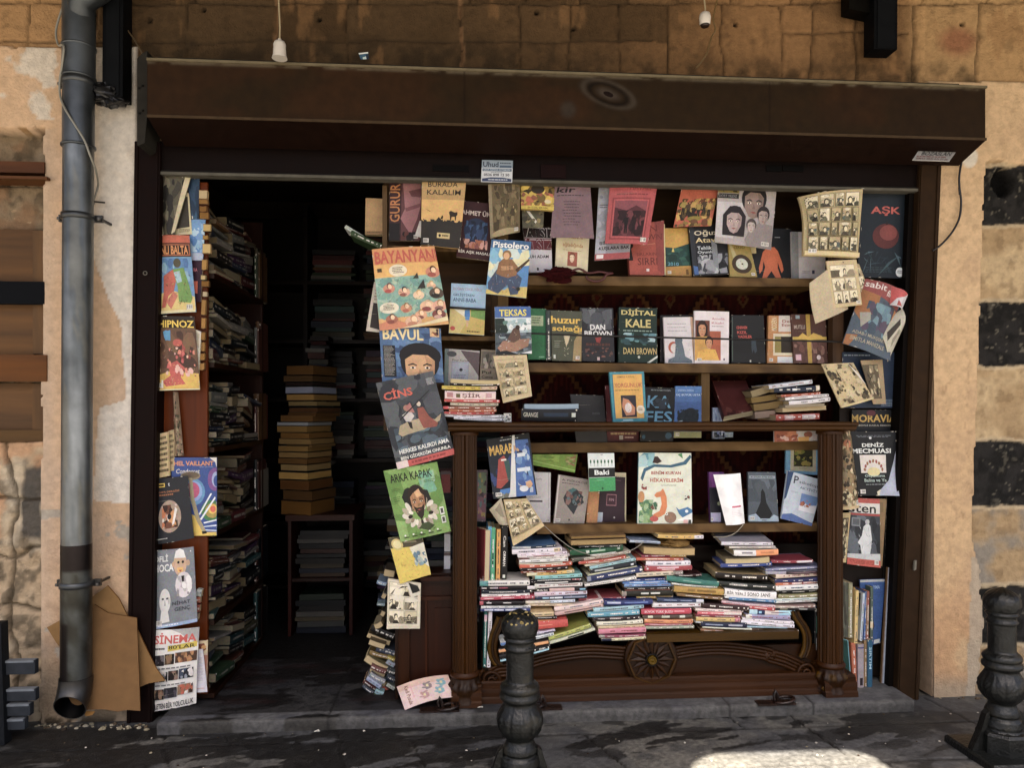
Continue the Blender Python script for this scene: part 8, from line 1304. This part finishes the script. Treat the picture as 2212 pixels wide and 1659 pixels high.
# ---------------- inside the shop
GL = 'books piled in the left bookcase'
XF = -.905
PALS = {'red': ['6a1c20', '8a2c2c', '5c1418', '7a3c24'], 'pale': ['a8a498', '8a8c84', 'b8b0a0', '9a948a'], 'dark': ['1c1f24', '24282c', '18242c', '2c2420'], 'col': ['24484c', '3c5c3c', '2c3c5c', '8a5c24', '6a6448', '3c6c6c', '54305c']}
allc = PALS['red']+PALS['pale']+PALS['dark']+PALS['dark']+PALS['col']
zsh = [(.065, .33), (.335, .64), (.66, .955), (.975, 1.265), (1.29, 1.60), (1.62, 1.93)]
SHN = ['lowest', 'second lowest', 'third', 'fourth', 'fifth', 'top']
rg = random.Random(77)
def dim(c):  # darkens book colours, painting in the shade of the shop interior
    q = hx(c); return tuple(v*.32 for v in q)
for i, (z0, z1) in enumerate(zsh):
    m = MB(); m.wbox(XF-.24, XF+.004, .06, .74, z0-.018, z0, '3c2418'); part(m, 'shelf', 'wood', LB)
m = MB(); m.wbox(XF-.25, XF+.002, .74, .76, .05, 1.98, '3a2018'); m.wbox(XF-.26, XF-.24, .06, .74, .05, 1.98, '241610'); part(m, 'side_panel', 'vwood', LB)
bkall = MB(); SINK.append(bkall)
for i, (z0, z1) in enumerate(zsh):
    for j, (y0, y1) in enumerate(((.065, .25), (.26, .45), (.46, .66))):
        z = z0+.001; top = z1-.018-rg.uniform(.012, .05); lean = rg.uniform(-.035, .02)
        while True:
            th = rg.choice((.011, .014, .018, .022, .03, .036))*rg.uniform(.9, 1.15)
            if z+th > top: break
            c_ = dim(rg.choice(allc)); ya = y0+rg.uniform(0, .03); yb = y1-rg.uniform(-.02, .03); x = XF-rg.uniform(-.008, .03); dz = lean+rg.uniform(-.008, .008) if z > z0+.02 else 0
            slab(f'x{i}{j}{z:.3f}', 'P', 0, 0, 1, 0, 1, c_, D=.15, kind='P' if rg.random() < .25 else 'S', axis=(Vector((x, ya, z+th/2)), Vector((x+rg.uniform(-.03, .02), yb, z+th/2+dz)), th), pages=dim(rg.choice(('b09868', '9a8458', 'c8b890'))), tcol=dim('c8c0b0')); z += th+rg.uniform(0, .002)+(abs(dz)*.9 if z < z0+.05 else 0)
    y = .665                                              # a few upright ones at the back end of the board
    while y < .725:
        th = rg.uniform(.010, .022); hh = rg.uniform(.17, .23); slab(f'u{i}{y}', 'P', 0, 0, 1, 0, 1, dim(rg.choice(allc)), D=.14, axis=(Vector((XF-.01, y, z0+hh)), Vector((XF-.01, y+rg.uniform(-.01, .01), z0+.001)), th)); y += th+.001
SINK.clear()
# pile on the low cabinet in the middle of the shop
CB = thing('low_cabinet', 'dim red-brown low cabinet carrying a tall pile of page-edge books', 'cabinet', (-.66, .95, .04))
zc2 = U(640, 1112, .80).z
for x in (-.80, -.515): m = MB(); m.wbox(x, x+.015, .80, 1.20, .045, zc2-.03, '4a1c14'); part(m, 'side_panel', 'vwood', CB)
m = MB(); m.wbox(-.784, -.516, 1.15, 1.17, .045, zc2-.03, '2a140f'); part(m, 'back_board', 'vwood', CB)
m = MB(); m.wbox(-.784, -.516, .81, 1.14, .30, .315, '3a1c14'); part(m, 'shelf', 'wood', CB)
m = MB(); m.wbox(-.81, -.49, .79, 1.21, zc2-.029, zc2-.002, '4a261c'); part(m, 'top', 'wood', CB)
for z0, z1 in ((.046, .28), (.316, zc2-.04)):
    zz = z0
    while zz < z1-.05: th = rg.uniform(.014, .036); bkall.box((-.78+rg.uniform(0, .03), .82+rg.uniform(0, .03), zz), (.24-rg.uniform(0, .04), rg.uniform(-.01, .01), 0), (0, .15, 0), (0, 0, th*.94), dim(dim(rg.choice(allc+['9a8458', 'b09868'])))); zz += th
rows = [(285, 525, -48, 27, '6a4a24'), (260, 520, 35, 85, '5c4428'), (275, 520, 92, 118, '2c1a14'), (275, 522, 127, 182, '9aa0b4'), (285, 527, 190, 240, 'a8844c'), (300, 555, 248, 286, '8f7a50'), (305, 560, 300, 340, '5c3c20'), (295, 550, 342, 374, '6a4824'), (235, 520, 362, 416, '7a5830'), (205, 485, 420, 450, 'a8acb0'), (205, 475, 452, 504, '9a7844'), (235, 490, 508, 556, '8a6434'), (220, 505, 558, 604, '9a7c4c'), (285, 515, 606, 630, '8a6c40'), (215, 480, 616, 664, '9a7844'), (220, 480, 670, 715, 'a08050'), (215, 475, 720, 766, '7a5830'), (235, 475, 772, 824, 'a88c5c'), (220, 480, 836, 894, 'c8a05c'), (230, 490, 902, 980, '6a4420'), (255, 515, 988, 1066, '5c4020'), (240, 505, 1074, 1190, '7a5424')]
for k, (u0, u1, v0, v1, c_) in enumerate(rows):
    a, b = U(*K('B2', u0, (v0+v1)/2), .85), U(*K('B2', u1, (v0+v1)/2), .85); th = (v1-v0)*KS('B2')*dep(630, .85)/FPX
    d = (b-a).length; a = Vector(a); ang = -.42
    L_ = Vector((math.cos(ang), math.sin(ang), 0)); b2 = a+L_*(d/math.cos(ang)*1.02)
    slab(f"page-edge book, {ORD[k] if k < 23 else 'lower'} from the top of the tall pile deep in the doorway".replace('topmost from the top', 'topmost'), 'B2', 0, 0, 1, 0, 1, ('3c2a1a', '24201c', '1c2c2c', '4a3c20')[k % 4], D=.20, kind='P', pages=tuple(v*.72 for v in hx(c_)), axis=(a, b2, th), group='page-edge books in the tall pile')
# back wall shelving with dim books
BK = thing('bookcase', 'unlit bookcase across the back wall of the shop seen through the doorway', 'bookcase', (-.2, 1.6, .04))
zb = [.10, .47, .83, 1.18, 1.52, 1.86]
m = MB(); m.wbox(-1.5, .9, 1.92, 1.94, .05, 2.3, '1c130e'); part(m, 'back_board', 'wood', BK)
for z in zb: m = MB(); m.wbox(-1.5, .9, 1.60, 1.92, z-.02, z, '2c1c14'); part(m, 'shelf', 'wood', BK)
for x in (-1.5, -.88, -.28, .32, .9): m = MB(); m.wbox(x-.012, x+.012, 1.59, 1.91, .05, 2.3, '24160f'); part(m, 'side_panel', 'vwood', BK)
for i, z in enumerate(zb):
    for j, (x0, x1) in enumerate(((-.86, -.60), (-.56, -.31), (-.26, .0), (.04, .29))):
        zz = z+.001; hi = z+rg.uniform(.16, .29)
        while zz < hi:
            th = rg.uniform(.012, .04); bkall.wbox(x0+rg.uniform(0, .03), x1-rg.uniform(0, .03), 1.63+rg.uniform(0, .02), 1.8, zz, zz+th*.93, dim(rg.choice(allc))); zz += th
for x0, x1, y0, zt in ((-.36, -.20, 1.15, .62), (-.16, .02, 1.2, .9), (.0, .2, 1.0, .66), (-.38, -.26, .92, .34), (-.82, -.70, 1.34, 1.5), (-.34, -.1, 1.3, 1.25)):
    zz = .045
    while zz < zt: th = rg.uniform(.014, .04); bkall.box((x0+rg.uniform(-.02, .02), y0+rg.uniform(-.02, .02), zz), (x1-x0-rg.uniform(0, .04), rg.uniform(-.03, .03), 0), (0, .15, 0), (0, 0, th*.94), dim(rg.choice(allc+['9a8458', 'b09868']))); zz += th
o = bkall.build('book_rows', 'print', None, (-.3, 1.4, .07)); tag(o, 'rows of books packed on the shelves inside the doorway', 'books', kind='stuff')
# messy heap on the floor left of the cabinet wing
GF = 'books heaped on the floor beside the cabinet'
HP = [(210, 640, 300, 600, 60, '8a7c5c', 'P'), (175, 650, 430, 760, 70, '16120f', 'S'), (130, 730, 390, 830, 56, '6a5a3c', 'P'), (150, 810, 330, 870, 60, '5c4c34', 'P'), (230, 890, 440, 950, 60, '3c4454', 'S'), (155, 930, 360, 985, 50, '8a6c2c', 'S'), (360, 990, 440, 1025, 30, 'b09a24', 'S'), (110, 990, 350, 1130, 80, '6a6444', 'P'), (355, 1030, 440, 1085, 60, 'a8b0bc', 'S'), (170, 1090, 340, 1160, 50, '5c2c28', 'S'), (350, 1130, 440, 1170, 80, '2c3434', 'S'), (160, 1130, 330, 1200, 50, '8a8064', 'P'), (345, 1210, 440, 1250, 70, '18222e', 'S'), (160, 1180, 330, 1270, 56, '8a8c90', 'S'), (250, 1230, 340, 1300, 60, '6a5a40', 'P'), (125, 1225, 280, 1330, 44, '8a94ac', 'S'), (350, 1300, 440, 1350, 40, 'a4a89c', 'S'), (90, 1260, 240, 1370, 46, '541818', 'S'), (220, 1370, 310, 1410, 50, '7aa0a8', 'S'), (80, 1310, 210, 1400, 34, '3c4450', 'S'), (290, 1340, 430, 1440, 80, '8a3418', 'S'), (200, 1420, 310, 1460, 40, '2c4424', 'S'), (240, 130, 345, 160, 40, '7a90a8', 'S'), (250, 340, 330, 352, 40, '2c3c50', 'S'), (240, 385, 330, 392, 30, '6a8088', 'S'), (285, 480, 330, 500, 60, '5c5444', 'P'), (300, 275, 345, 300, 60, '8a8478', 'P'), (320, 20, 440, 40, 80, '4a4034', 'P')]
for k, (u0, v0, u1, v1, h_, c_, kd) in enumerate(HP):
    lab = f"{'page-edge book' if kd == 'P' else cname(c_)+'-spined book'}, {ORD[k] if k < 22 else ('upper '+ORD[k-21])} downwards in the slumped heap left of the cabinet wing".replace('topmost downwards', 'uppermost')
    slab(lab, 'W4', u0, v0, u1, v1, h_, c_, Y=.06+.02*(k % 3), D=.12, kind=kd, group=GF)
for o in sc.objects:
    if '_org' in o: del o['_org']
